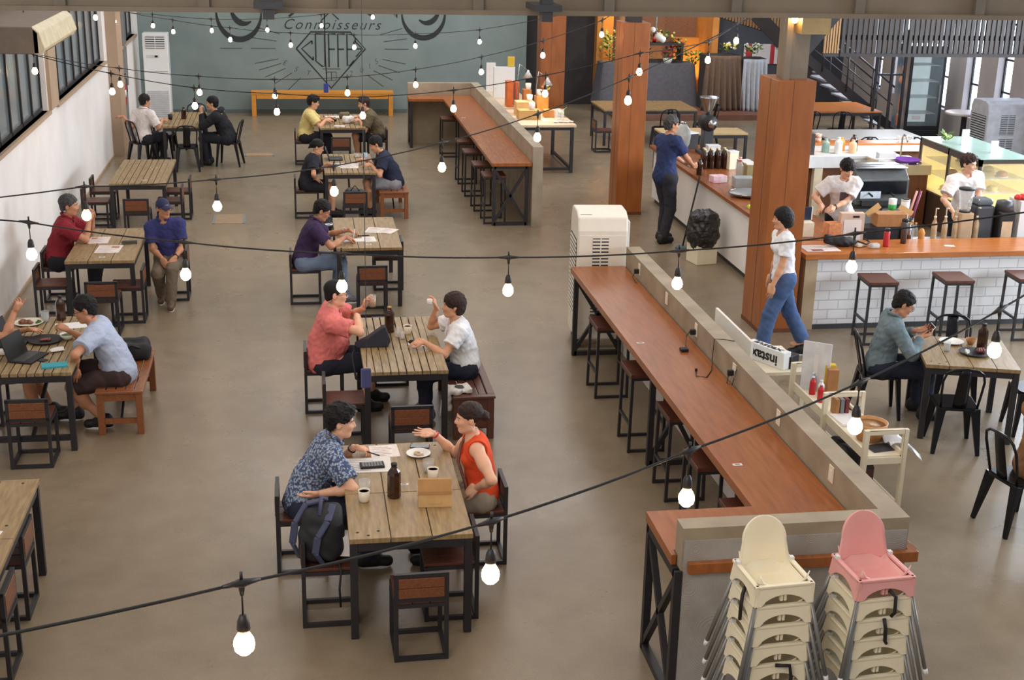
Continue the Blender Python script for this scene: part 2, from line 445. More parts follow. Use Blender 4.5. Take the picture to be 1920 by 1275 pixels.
        if label: o['label'] = label
        return o

def ik(a, t, l1, l2, pole):
    """two-bone chain from a to target t, bending towards pole; returns mid joint and reached end"""
    d = t-a; L = np.linalg.norm(d); u = d/(L+1e-9); L = min(L, (l1+l2)*.995); L = max(L, abs(l1-l2)+.02); t = a+u*L
    x = (l1*l1-l2*l2+L*L)/(2*L); y = math.sqrt(max(l1*l1-x*x, 0))
    p = V(pole)-u*(V(pole)@u); p = nrm(p)
    return a+u*x+p*y, t
CURL = {'flat': (.08, .08, .1, .12), 'relax': (.35, .42, .48, .55), 'grip': (.95, 1., 1.05, 1.1), 'pen': (.75, .85, 1., 1.1), 'fist': (1.4, 1.45, 1.5, 1.5),
        'point': (.05, 1.2, 1.35, 1.4), 'spread': (.02, .05, .1, .2), 'cup': (.7, .72, .75, .8)}
def hand(F, W, d, n, side, curl, s):
    """palm, four fingers of unequal length with two knuckle bends, thumb from the side of the palm"""
    d = nrm(V(d)); n = nrm(V(n)-d*(V(n)@d)); u = np.cross(n, d)*side       # u points to the thumb side
    ks = []
    for i, (off, L, r) in enumerate(((.031, .072, .0088), (.010, .080, .0092), (-.012, .074, .0088), (-.032, .058, .0078))):
        ks.append((W+d*(.088-.006*abs(i-1))*s+u*off*s, L*s, r*s))
    for i, (b, L, r) in enumerate(ks):
        F.cap(W+d*.012*s+u*(.55*ks[i][0]-.55*W)@u*1., b, .0155*s, .0125*s, k=.012)
    F.ell(W+d*.05*s-n*.0*s, V(.040, .046, .016)*s, np.stack([u, d, n], 1), k=.012)
    F.ell(W+d*.035*s+u*.026*s+n*.008*s, V(.016, .03, .014)*s, np.stack([u, d, n], 1), k=.012)
    c = CURL[curl]
    for i, (b, L, r) in enumerate(ks):
        a = c[i]; p = b; ang = a*.55; spread = (1.5-i)*(.09 if curl == 'spread' else .035)
        dd = nrm(d+u*spread)
        for f, w, rr in ((.44, .55, 1.), (.31, .75, .93), (.25, .55, .84)):
            q = p+(dd*cos(ang)+n*sin(ang))*L*f
            F.cap(p, q, r*rr, r*rr*.93, k=.0025 if f < .44 else .006); p = q; ang += a*w
    t0 = W+d*.022*s+u*.028*s+n*.004*s
    op = .75 if curl in ('spread', 'flat') else .42
    t1 = t0+nrm(d*.75+u*op+n*.25)*.042*s
    t2 = t1+nrm(d*.9+u*(op-.4)+n*(.2+.25*c[0]))*.03*s
    t3 = t2+nrm(d*.9+u*(op-.65)+n*(.2+.35*c[0]))*.024*s
    F.cap(t0, t1, .0135*s, .0105*s, k=.01).cap(t1, t2, .0102*s, .0095*s, k=.004).cap(t2, t3, .0092*s, .0078*s, k=.004)

SKINS = {'fair': mat('fair skin', (222,170,140), .5, var=.05, scale=14, spec=.35), 'tan': mat('tan skin', (190,134,102), .5, var=.06, scale=14, spec=.35),
         'mid': mat('mid skin', (206,152,120), .5, var=.05, scale=14, spec=.35)}
HAIRM = {'black': mat('black hair', (17,14,14), .55, spec=.3, var=.3, scale=60, stretch=(1,1,5), bump=.5, bscale=160),
         'brown': mat('dark brown hair', (46,28,22), .5, spec=.3, var=.25, scale=60, stretch=(1,1,5), bump=.5, bscale=160),
         'grey': mat('greying hair', (34,31,31), .55, rgb2=(74,70,68), scale=70, bump=.5, bscale=160)}
M_eye = mat('eye white', (232,228,222), .25, var=.01); M_iris = mat('dark iris', (28,18,14), .2, var=.05)
M_lip = mat('lip', (168,96,86), .45, var=.05)
def cloth(name, rgb, **k):
    return mat(name, rgb, k.pop('rough', .85), spec=.25, var=k.pop('var', .07), scale=k.pop('scale', 9), bump=k.pop('bump', .12), bscale=k.pop('bscale', 240), **k)

def person(label, loc, yaw, *, hz=.515, lean=8, side=0, twist=0, look=(0, 0), tilt=0, R=None, L=None, fR=None, fL=None, group=None,
           s=1., wide=1., belly=0., bust=0., skin='mid', hair=('short', 'black'), top=None, bottom=None, shoe=None, glasses=False, watch=None,
           vox=.008, elbow=(None, None), knee=(None, None), kneepole=None, watchR=None, extras=None, standing=False):
    """R, L: (wrist point, finger direction, palm normal, curl). local frame: +Y the way the pelvis faces, +X the person's right."""
    root = thing('person', label, 'person', loc, radians(yaw), group)
    sk = SKINS[skin]
    # ---- skeleton
    P = V(0, 0, hz)
    rl = lambda a: roty(radians(side)) @ rotx(-radians(a)) @ V(0, 0, 1)
    u1, u2 = rl(lean*.75), rl(lean*1.15)
    q_ = 1. if standing else .92
    W1 = P+u1*.2*s*q_; C = W1+u2*.16*s*q_; S = C+u2*.13*s*q_; N = S+u2*.035*s
    ta = radians(twist); xs = rotz(ta) @ V(1, 0, 0); xs = nrm(xs-u2*(xs@u2)); fw = nrm(np.cross(u2, xs))
    sw = .172*s*wide
    SR, SL = S+xs*sw-u2*.02*s, S-xs*sw-u2*.02*s
    hd = rl(lean*.55)
    nb = N+nrm(u2+hd)*.075*s
    hy, hp = radians(look[0]), radians(look[1])
    Rh = rotz(hy) @ rotx(-hp) @ roty(radians(tilt))       # head frame: columns right, forward, up
    Hc = nb+Rh @ V(0, .022, .085)*s
    H = lambda x, y, z: Hc+Rh @ V(x, y, z)*s
    hipR, hipL = P+V(.092*s*min(wide, 1.08), 0, -.01), P-V(.092*s*min(wide, 1.08), 0, .01)
    th, sh = .425*s, .405*s
    if standing: kp = [(0, 1, .1)]*2
    else: kp = [(0, .35, 1)]*2
    if kneepole: kp = kneepole
    aR = V(fR if fR is not None else (.1, .42, .0)); aL = V(fL if fL is not None else (-.1, .42, 0))
    ankR, ankL = aR+V(0, -.03, .085*s), aL+V(0, -.03, .085*s)
    kR, ankR = ik(hipR, ankR, th, sh, kp[0]); kL, ankL = ik(hipL, ankL, th, sh, kp[1])
    ua, fa = .285*s, .25*s
    if R is None: R = ((.2, .25, hz+.08), (0, 1, 0), (0, 0, -1), 'relax')
    if L is None: L = ((-.2, .25, hz+.08), (0, 1, 0), (0, 0, -1), 'relax')
    eR, wR = ik(SR, V(R[0]), ua, fa, elbow[0] or (.5, -.45, -.75)); eL, wL = ik(SL, V(L[0]), ua, fa, elbow[1] or (-.5, -.45, -.75))
    # ---- body, one skin
    B = Field(vox)
    B.cap(hipR, hipL, .105*s, k=.03).cap(P, W1, .115*s*wide, .105*s*wide, k=.05)
    B.ell(C-fw*.005, V(.15*wide, .1, .17)*s, np.stack([xs, fw, u2], 1), k=.06)
    if belly: B.ell(W1+fw*.06, V(.13*wide, .09+belly*.5, .13)*s, np.stack([xs, fw, u2], 1), k=.06)
    B.cap(SR-xs*.02, SL+xs*.02, .058*s, k=.05).cone(S+u2*.0, nb-Rh@V(0,-.01,.01)*s, .062*s, .052*s, k=.03)
    for Sh, E, Wr, hh, sg in ((SR, eR, wR, R, 1), (SL, eL, wL, L, -1)):
        B.cap(Sh, Sh+(E-Sh)*.5, .052*s, .047*s, k=.03).cap(Sh+(E-Sh)*.4, E, .046*s, .037*s, k=.03)
        B.cap(E, E+(Wr-E)*.4, .037*s, .038*s, k=.02).cap(E+(Wr-E)*.35, Wr, .037*s, .0245*s, k=.02)
        d = V(hh[1]) if hh[1] is not None else Wr-E
        hand(B, Wr, d, V(hh[2]), sg, hh[3], s)
    for Hp, K, A in ((hipR, kR, ankR), (hipL, kL, ankL)):
        B.cap(Hp, K, .085*s, .055*s, k=.04)
        back = nrm(np.cross(np.cross(K-Hp, A-K), A-K)+V(0, 1e-6, 0))
        B.cap(K, A, .052*s, .036*s, k=.03).ell(K+(A-K)*.32-V(0, .012, 0), V(.05, .05, .11)*s, None, k=.04)
    for A, a in ((ankR, aR), (ankL, aL)):
        dirn = V(0, 1, 0); B.cap(A-V(0, .01, .02), A+dirn*.12*s-V(0, 0, .055*s), .036*s, .028*s, k=.03)
    # head
    B.ell(H(0, -.012, .04), V(.074, .094, .08)*s, Rh, k=.02)
    B.ell(H(0, .022, -.028), V(.062, .07, .082)*s, Rh, k=.03)
    B.ell(H(0, .058, -.092), V(.03, .026, .022)*s, Rh, k=.025)
    B.cap(H(-.05, .0, -.07), H(-.012, .06, -.095), .014*s, k=.03).cap(H(.05, .0, -.07), H(.012, .06, -.095), .014*s, k=.03)
    B.cap(H(0, .086, .012), H(0, .103, -.026), .0075*s, .013*s, k=.012).ell(H(.012, .093, -.031), V(.009,.01,.008)*s, Rh, k=.006).ell(H(-.012, .093, -.031), V(.009,.01,.008)*s, Rh, k=.006)
    B.cap(H(-.036, .074, .022), H(.036, .074, .022), .012*s, k=.014)
    B.cap(H(-.038, .06, -.02), H(-.03, .07, -.025), .018*s, k=.02).cap(H(.038, .06, -.02), H(.03, .07, -.025), .018*s, k=.02)
    B.ell(H(0, .083, -.057), V(.024, .012, .013)*s, Rh, k=.01)
    for sx in (-1, 1): B.ell(H(sx*.076, -.012, -.008), V(.009, .02, .031)*s, Rh @ rotz(sx*.35), k=.006)
    for sx in (-1, 1): B.sub('ell', H(sx*.031, .09, .002), V(.014, .013, .009)*s, Rh, None, 0)
    body = B.build('body', sk, root)
    # face parts
    Rm = Matrix(Rh.tolist()).to_3x3()
    for sx in (-1, 1):
        e = MB(); e.ball(H(sx*.031, .072, .002), .0125*s, 12); e.m = 1; e.ball(H(sx*.0315, .0775, .001), .0085*s, 10)
        e.build('eye', [M_eye, M_iris], root)
        eb = MB(); eb.tube([H(sx*.014, .089, .021), H(sx*.033, .088, .026), H(sx*.05, .075, .021)], [.0035*s, .004*s, .002*s], 6)
        eb.build('eyebrow', HAIRM[hair[1] if hair[1] in ('black', 'brown', 'grey') else 'black'], root)
    lp = MB(); lp.tube([H(-.022, .085, -.058), H(-.008, .0945, -.0555), H(.008, .0945, -.0555), H(.022, .085, -.058)], [.002*s, .005*s, .005*s, .002*s], 6)
    lp.tube([H(-.018, .086, -.063), H(0, .094, -.066), H(.018, .086, -.063)], [.002*s, .005*s, .002*s], 6); lp.build('mouth', M_lip, root)
    if glasses:
        g = MB()
        for sx in (-1, 1):
            g.tube([H(sx*.033+.021*cos(t)*1.05, .1, .0+.017*sin(t)) for t in np.linspace(0, 6.2832, 15)[:-1]], .0022*s, 6, closed=True)
            g.tube([H(sx*.055, .098, .004), H(sx*.076, .06, .008), H(sx*.08, -.01, .006)], .0018*s, 5)
        g.tube([H(-.012, .101, .004), H(.012, .101, .004)], .002*s, 5); g.build('eyeglasses', M_black, root)
    # ---- hair
    st, hc = hair[0], HAIRM[hair[1]]
    Hf = Field(min(vox, .006) if st != 'buzz' else min(vox, .006))
    if st == 'cap':
        Hf.ell(H(0, -.014, .038), V(.079, .1, .088)*s, Rh, k=.0); Hf.plane(H(0, 0, -.01), Rh @ V(0, -.75, 1)); Hf.plane(H(0, -.0, -.055), Rh @ V(0, 0, 1)); Hf.sub('ell', H(0, .13, -.0), V(.09, .085, .075)*s, Rh, None, 0)
    elif st in ('short', 'buzz', 'messy', 'bangs'):
        t = {'short': .013, 'buzz': .005, 'messy': .02, 'bangs': .02}[st]
        Hf.ell(H(0, -.014, .043), V(.075+t, .094+t, .081+t*1.15)*s, Rh, k=0)
        if st == 'messy': Hf.ell(H(.0, .05, .105), V(.06, .045, .03)*s, Rh, k=.02)
        fz = .024 if st == 'bangs' else .066
        Hf.plane(H(0, .0, -.014 if st != 'bangs' else -.02), Rh @ V(0, -.85 if st != 'bangs' else -.4, 1)); Hf.plane(H(0, 0, -.085), Rh @ V(0, 0, 1)); Hf.ell(H(0, -.05, -.03), V(.062, .05, .055)*s, Rh, k=.03)
        Hf.sub('ell', H(0, .125, fz-.055), V(.066, .06, .07)*s, Rh, None, 0)
        for sx in (-1, 1): Hf.sub('ell', H(sx*.09, -.008, -.012), V(.03, .03, .04)*s, Rh, None, 0)
        for sx in (-1, 1): Hf.cap(H(sx*.072, .012, .03), H(sx*.071, .014, -.012), .011*s, .007*s, k=.01)
        if st in ('short', 'messy', 'bangs'): Hf.noise(.0022 if st == 'short' else .0035, 95, len(label)); Hf.noise(.0012, 210, 5)
    elif st == 'bob':
        Hf.ell(H(0, -.014, .042), V(.094, .112, .1)*s, Rh, k=.02).ell(H(0, -.05, -.02), V(.098, .085, .105)*s, Rh, k=.03)
        Hf.sub('ell', H(0, .12, -.035), V(.07, .085, .09)*s, Rh, None, 0); Hf.plane(H(0, 0, -.115), Rh @ V(0, .15, 1)); Hf.noise(.002, 110, 3)
    elif st == 'full':
        Hf.ell(H(0, -.016, .05), V(.094, .112, .098)*s, Rh, k=.02).ell(H(0, -.055, -.01), V(.088, .072, .095)*s, Rh, k=.03)
        Hf.sub('ell', H(0, .12, -.04), V(.066, .07, .1)*s, Rh, None, 0); Hf.sub('ell', H(0, .03, -.09), V(.12, .07, .08)*s, Rh, None, 0); Hf.plane(H(0, 0, -.095), Rh @ V(0, 0, 1)); Hf.noise(.0025, 110, 3)
    elif st == 'bun':
        Hf.ell(H(0, -.014, .043), V(.084, .103, .09)*s, Rh, k=.01).ell(H(0, -.125, .0), V(.042, .036, .042)*s, Rh, k=.012).cap(H(0, -.09, .01), H(0, -.12, .0), .03*s, k=.02)
        Hf.plane(H(0, .0, -.005), Rh @ V(0, -.7, 1)); Hf.plane(H(0, 0, -.075), Rh @ V(0, 0, 1)); Hf.sub('ell', H(0, .122, .01), V(.064, .06, .07)*s, Rh, None, 0)
        for sx in (-1, 1): Hf.sub('ell', H(sx*.088, -.0, -.02), V(.03, .03, .036)*s, Rh, None, 0)
        Hf.noise(.0015, 130, 5)
    elif st == 'pony':
        Hf.ell(H(0, -.014, .043), V(.086, .105, .092)*s, Rh, k=.01).cap(H(0, -.105, .0), H(0, -.125, -.1), .034*s, .018*s, k=.03)
        Hf.plane(H(0, .0, .0), Rh @ V(0, -.5, 1)); Hf.sub('ell', H(0, .122, -.0), V(.066, .06, .075)*s, Rh, None, 0); Hf.noise(.0015, 130, 5)
    ho = Hf.build('hair' if st != 'cap' else 'cap', hc, root)
    if st == 'cap':
        K = Field(.006); K.ell(H(0, -.014, .0), V(.08, .097, .08)*s, Rh, k=0); K.plane(H(0, 0, .03), Rh @ V(0, 0, -1)); K.plane(H(0, 0, -.06), Rh @ V(0, 0, 1)); K.plane(H(0, -.005, -.01), Rh @ V(0, -1, .25)); K.build('hair', HAIRM['black'], root)
    # ---- shirt
    if top:
        T = Field(vox); q = top.get('fit', .016); sl = top.get('sleeve', .62)
        T.cap(P+u1*.0, W1, (.118*wide+q)*s, (.11*wide+q)*s, k=.05).cap(hipR*.85+hipL*.15+u1*.03, hipL*.85+hipR*.15+u1*.03, (.103+q)*s, k=.05)
        T.ell(C-fw*.004, V(.15*wide+q, .1+q, .175+q*.5)*s, np.stack([xs, fw, u2], 1), k=.06)
        if belly: T.ell(W1+fw*.06, V(.13*wide+q, .09+belly*.5+q, .14)*s, np.stack([xs, fw, u2], 1), k=.06)
        if bust:
            for sx in (-1, 1): T.ell(C+xs*.062*sx*s+fw*.075*s+u2*.01, V(.06, .05, .055)*s*(1+bust), np.stack([xs, fw, u2], 1), k=.04)
        T.cap(SR-xs*.01, SL+xs*.01, (.062+q)*s, k=.06)
        if sl > 0:
            for Sh, E, Wr in ((SR, eR, wR), (SL, eL, wL)):
                if sl <= 1: T.cone(Sh+(E-Sh)*-.06, Sh+(E-Sh)*sl, (.061+q)*s, (.05+q*1.4)*s, k=.045)
                else:
                    T.cap(Sh, E, (.058+q)*s, (.042+q)*s, k=.03); T.cone(E, E+(Wr-E)*min(sl-1, .97), (.04+q*.9)*s, (.029+q*.6)*s, k=.02)
        hem = top.get('hem', -.075)
        T.plane(P+u1*hem, u1)
        if sl == 0:
            for Sh, sg in ((SR, 1), (SL, -1)): T.sub('ell', Sh+xs*sg*.03, V(.062, .09, .1)*s, None, None, 0)
        nr = top.get('neck', .058)
        T.sub('cap', N-u2*.012+fw*.03, N+u2*.2+fw*.07, nr*s, (nr+.01)*s, 0)
        if top.get('vneck'): T.sub('ell', N-u2*top['vneck']+fw*.1, V(.06, .06, top['vneck']+.03)*s, np.stack([xs, fw, u2], 1), None, 0)
        T.noise(.0022*top.get('fold', 1), 34, len(label)); T.noise(.0012*top.get('fold', 1), 70, len(label)+3)
        to = T.build(top.get('name', 'shirt'), top['m'], root)
        if top.get('collar'):
            cm = MB(); pts = []
            for t in np.linspace(.35, 2*pi-.35, 15):
                pts.append(nb-Rh@V(0,0,.035)*s+(xs*sin(t)*.07+fw*cos(t)*.072+u2*(.01-.03*max(cos(t), 0)))*s)
            cm.tube(pts, .0135*s, 8); cm.build('collar', top.get('cm', top['m']), to)
    # ---- trousers
    if bottom:
        T = Field(vox); q = bottom.get('fit', .018); ln = bottom.get('len', 1.)
        T.cap(hipR, hipL, (.106+q*.35)*s, k=.03).cap(P, P+u1*.08, (.113*wide+q*.2)*s, k=.04)
        for Hp, K, A in ((hipR, kR, ankR), (hipL, kL, ankL)):
            if ln <= .5:
                T.cone(Hp, Hp+(K-Hp)*(ln*2), (.088+q)*s, (.072+q)*s, k=.04)
            else:
                T.cap(Hp, K, (.088+q)*s, (.06+q)*s, k=.04); T.cone(K, K+(A-K)*((ln-.5)*2), (.058+q)*s, (bottom.get('cuff', .05)+q*.6)*s, k=.03)
        T.sub('cone', P+u1*.075, P+u1*.6, .17*s*wide, .2*s*wide, 0); T.noise(.0022, 30, len(label)+9)
        T.build(bottom.get('name', 'trousers'), bottom['m'], root)
    # ---- shoes
    if shoe:
        for A, a in ((ankR, aR), (ankL, aL)):
            fd = V(0, 1, 0); F = Field(min(vox, .007)); b = V(A[0], A[1], a[2])
            F.cap(b+V(0, -.045, .05)*s, b+V(0, .135, .045)*s, .047*s, .041*s, k=.03).cap(b+V(0, -.03, .09)*s, b+V(0, .03, .08)*s, .05*s, k=.03).plane(b+V(0, 0, .012), (0, 0, 1))
            so = F.build('shoe', shoe[0], root)
            sb = MB(); sb.prism([(b[0]+x, b[1]+y) for x, y in [(.036*cos(t)*s*(1.05 if sin(t) > 0 else .85), (.045+.112*sin(t))*s) for t in np.linspace(0, 2*pi, 17)[:-1]]], b[2], b[2]+.022)
            sb.build('sole', shoe[1], so)
    for ww, Wr, E in ((watchR, wR, eR), (watch, wL, eL)):
        if ww:
            d = nrm(Wr-E); c = Wr-d*.022*s; x = nrm(np.cross(d, V(.3, .2, 1))); y = np.cross(d, x)
            m = MB(); m.tube([c+(x*cos(t)+y*sin(t))*.029*s for t in np.linspace(0, 2*pi, 15)[:-1]], .006*s, 6, closed=True); m.ball(c+V(0,0,.03)*s, (.014*s,.014*s,.007*s), 10); m.build(ww[0], ww[1], root)
    J = dict(P=P, C=C, S=S, N=N, H=H, Hc=Hc, Rh=Rh, wR=wR, wL=wL, eR=eR, eL=eL, kR=kR, kL=kL, xs=xs, fw=fw, u2=u2, s=s, SR=SR, SL=SL, W1=W1)
    if extras: extras(root, J)
    return root
# ------------------------------------------------------------------ the hall
LWX, BWY, RWX = -3.47, 31.8, 14.0
m = MB(); m.box(-3.9, 14.4, -1.0, 36.0, -.2, 0); struct(m, 'floor', M_floor)
# left wall: solid below the sills, piers between the ribbon windows, band above
def left_wall():
    m = MB(); x0, x1 = LWX-.22, LWX
    m.box(x0, x1, -1, 36, 0, 1.84); m.box(x0, x1, -1, 36, 3.9, 5.2)
    for a, b in ((-1, 9.0), (12.9, 13.3), (19.86, 20.6), (26.0, 27.6), (28.6, 28.9), (31.2, 36)): m.box(x0, x1, a, b, 1.84, 3.9)
    return struct(m, 'wall_left', M_lwall)
left_wall()
def window(n, y0, y1, panes):
    m = MB(); x = LWX-.1
    for z in (1.865, 3.875): m.box(x-.03, x+.03, y0, y1, z-.025, z+.025)
    for i in range(panes+1):
        y = y0+(y1-y0)*i/panes; m.box(x-.03, x+.03, max(y0, y-.025), min(y1, y+.025), 1.84, 3.9)
    f = struct(m, 'window_%d' % n, M_steel)
    g = MB(); g.box(x-.006, x+.006, y0, y1, 1.84, 3.9); g.build('window_pane', M_pane, f)
    s = MB(); s.box(LWX-.2, LWX+.045, y0-.06, y1+.06, 1.79, 1.84); s.build('window_sill', M_taupe, f)
    return f
window(1, 9.0, 12.9, 5); window(2, 13.3, 19.86, 9); window(3, 20.6, 26.0, 7); window(4, 27.6, 28.6, 2); window(5, 28.9, 31.2, 3)
for i, (a, b, d) in enumerate(((19.92, 20.55, .05), (26.4, 27.15, .2))):
    m = MB(); m.box(LWX, LWX+d, a, b, 0 if i else 1.84, 5.2); struct(m, 'pilaster_left', M_taupe)
m = MB(); m.box(LWX, LWX+.02, 27.15, BWY, 0, .1); m.box(LWX, LWX+.02, -1, 26.4, 0, .04); struct(m, 'baseboard_left', M_taupe)
m = MB(); m.box(LWX+.005, LWX+.06, 28.7, 28.78, 0, 5.2); m.box(LWX+.005, LWX+.05, 29.05, 29.11, 1.0, 3.4); m.build('conduit_pipe', M_grey).__setitem__('kind', 'structure')
# back wall with its painted lettering
m = MB(); m.box(LWX-.2, 5.42, BWY, BWY+.25, 0, 5.2); bw = struct(m, 'wall_back', M_bwall)
m = MB(); m.box(LWX, 5.42, BWY-.012, BWY, 0, .09); struct(m, 'baseboard_back', mat('grey skirting', (86,96,95), .6))
def paint(pts, w, name='mural_stroke'):
    """flat painted strokes on the back wall; pts list of polylines in wall (x,z), w width or (w0,w1,..)"""
    m = MB(); y = BWY-.004
    for ln in pts:
        ln = [Vector((p[0], p[1])) for p in ln]; ws = w if isinstance(w, (int, float)) else None
        L = []; Rr = []
        for i, p in enumerate(ln):
            d = ln[min(i+1, len(ln)-1)]-ln[max(i-1, 0)]; d.normalize(); n = Vector((-d.y, d.x))
            t = i/max(1, len(ln)-1); ww = ws if ws else w[0]+(w[1]-w[0])*abs(sin(pi*t))
            L.append(p+n*ww/2); Rr.append(p-n*ww/2)
        for i in range(len(ln)-1):
            m.add([Vector((q.x, y, q.y)) for q in (L[i], L[i+1], Rr[i+1], Rr[i])], [(0,1,2,3)])
    return m.build(name, M_mural, bw)
def carc(cx, cz, rx, rz, a0, a1, n=22): return [(cx+rx*cos(radians(a0+(a1-a0)*i/n)), cz+rz*sin(radians(a0+(a1-a0)*i/n))) for i in range(n+1)]
cx, cz = .83, 1.5                                   # middle of the diamond emblem
# kite-shaped double outline
dm = [(cx-.78, cz-.02), (cx-.44, cz+.36), (cx+.46, cz+.36), (cx+.8, cz-.02), (cx, cz-.92), (cx-.78, cz-.02)]
paint([dm], .035, 'mural_diamond')
paint([[(cx-.19, cz-.48), (cx+.22, cz-.48)], [(cx-.1, cz-.55), (cx-.1, cz-.74), (cx+.12, cz-.74), (cx+.12, cz-.55), (cx-.1, cz-.55)], [(cx+.01, cz-.55), (cx+.01, cz-.74)]], .014, 'mural_monogram')
# COFFEE in tall deco strokes that follow the diamond
paint([[(cx-.42, cz+.16), (cx-.66, cz-.02), (cx-.4, cz-.28)], [(cx-.42, cz+.16), (cx-.42, cz+.08)], [(cx-.4, cz-.28), (cx-.4, cz-.2)]], .034, 'mural_letter_c')
paint([[(cx-.34, cz+.32), (cx-.34, cz-.3), (cx-.2, cz-.42), (cx-.13, cz-.42), (cx-.13, cz+.32), (cx-.34, cz+.32)]], .034, 'mural_letter_o')
paint([[(cx-.04, cz-.44), (cx-.04, cz+.32), (cx+.12, cz+.32)], [(cx-.04, cz-.03), (cx+.1, cz-.03)]], .034, 'mural_letter_f')
paint([[(cx+.17, cz-.44), (cx+.17, cz+.32), (cx+.33, cz+.32)], [(cx+.17, cz-.03), (cx+.31, cz-.03)]], .034, 'mural_letter_f')
paint([[(cx+.52, cz+.3), (cx+.38, cz+.32), (cx+.38, cz-.4), (cx+.44, cz-.4), (cx+.54, cz-.28)], [(cx+.38, cz-.03), (cx+.5, cz-.03)]], .034, 'mural_letter_e')
paint([[(cx+.58, cz+.22), (cx+.56, cz+.12)], [(cx+.56, cz+.16), (cx+.74, cz-.02), (cx+.58, cz-.2)], [(cx+.6, cz-.02), (cx+.72, cz-.02)]], .03, 'mural_letter_e')
paint([[(cx-.19, cz+.62), (cx+.01, cz+.82), (cx+.2, cz+.64)]], .03, 'mural_chevron')
Wm = lambda x, z, ang=0: Matrix.Translation((x, BWY-.003, z)) @ Matrix.Rotation(radians(90), 4, 'X') @ Matrix.Rotation(radians(ang), 4, 'Z')
text_mesh('Connoisseurs', .33, 'mural_script', M_mural, bw, Wm(cx+.03, cz+.42), shear=.38, depth=.001, space=1.22, thick=-.002)
for ch, a in (('E', -34), ('S', -24), ('T', -15)): text_mesh(ch, .17, 'mural_letter', M_mural, bw, Wm(cx+1.35*sin(radians(a)*1.55), cz+.36-1.05*cos(radians(a)*1.3), a*.6), shear=.2, depth=.001, thick=-.004)
for ch, a in (('2', 14), ('0', 22), ('1', 29), ('5', 36)): text_mesh(ch, .17, 'mural_letter', M_mural, bw, Wm(cx+1.35*sin(radians(a)*1.45), cz+.36-1.05*cos(radians(a)*1.3), a*.6), shear=.2, depth=.001, thick=-.004)
# rays
rays = []
for a in (180, 180.1, 0, 197, 205, 214, 224, 236, -17, -28, -38, -48, 12, 24, 168, 156):
    r0, r1 = (1.0, 1.45) if abs(a) not in (180.1,) else (1.6, 2.0)
    ex = 1.25
    rays.append([(cx+ex*r0*cos(radians(a)), cz-.02+.8*r0*sin(radians(a))), (cx+ex*r1*cos(radians(a)), cz-.02+.8*r1*sin(radians(a)))])
paint(rays, .012, 'mural_rays')
# the bowls of the big ornate capitals above, cut by the beam
paint([carc(-1.22, 2.28, .5, .6, 175, 360), carc(-1.1, 2.45, .3, .42, 190, 300, 12)], (.03, .13), 'mural_flourish')
paint([carc(2.98, 2.3, .5, .56, 180, 368), carc(3.05, 2.48, .3, .4, 235, 350, 12)], (.03, .12), 'mural_flourish')
paint([[(-.38, 2.42), (-.52, 2.2), (-.36, 2.28), (-.36, 2.6)], [(2.2, 2.4), (2.36, 2.2), (2.36, 2.55)], [(-.1, 2.2), (.1, 2.35)], [(1.6, 2.36), (1.8, 2.22)]], .05, 'mural_flourish')
# dark recess, far wall, stage wall
m = MB(); m.box(5.42, 5.8, 32.3, 32.6, 0, 5.2); m.box(6.2, 7.36, 33.2, 33.45, 0, 5.2); m.box(5.3, 6.3, 33.6, 33.8, 0, 5.2); struct(m, 'wall_recess', M_darkwall)
m = MB(); m.box(7.36, 10.35, 34.0, 34.25, 0, 5.2); struct(m, 'wall_stage', M_brickbrown)
m = MB(); m.box(7.36, 7.52, 32.9, 34.0, 0, 5.2); m.box(7.52, 7.95, 33.7, 33.98, 0, 5.2); m.box(9.55, 10.2, 33.72, 33.98, 0, 1.6); struct(m, 'trim_1', M_ochre)
m = MB(); m.box(10.2, 10.36, 32.6, 34.0, 0, 5.2); struct(m, 'trim_2', M_ochre)
m = MB(); m.box(10.36, 14.2, 33.4, 33.65, 0, 5.2); struct(m, 'wall_far', mat('slate blue wall', (72,76,84), .75, var=.06, scale=3))
m = MB(); m.box(7.4, 12.2, 30.5, 33.4, 0, .13); struct(m, 'platform', mat('red brown boards', (112,74,58), .5, var=.2, scale=5, stretch=(1,9,3)))
# right wall with tall slot windows
slots = [(22.4, 23.0), (23.65, 24.25), (24.95, 25.55), (26.25, 26.85), (27.6, 28.15), (29.75, 30.3), (31.0, 31.5)]
m = MB(); y = -1.
for a, b in slots: m.box(RWX, RWX+.25, y, a, 0, 5.2); m.box(RWX, RWX+.25, a, b, 0, .68); m.box(RWX, RWX+.25, a, b, 3.6, 5.2); y = b
m.box(RWX, RWX+.25, y, 34, 0, 5.2); struct(m, 'wall_right', M_rwall)
for i, (a, b) in enumerate(slots):
    m = MB(); x = RWX+.17
    for yy in (a+.02, b-.02): m.box(x-.025, x+.025, yy-.02, yy+.02, .68, 3.6)
    for z in (.7, 1.35, 2.0, 2.7, 3.58): m.box(x-.025, x+.025, a, b, z-.02, z+.02)
    f = struct(m, 'window_%d' % (i+6), M_steel)
    g = MB(); g.box(x+.01, x+.02, a, b, .68, 3.6); g.build('window_pane', M_daypane, f)
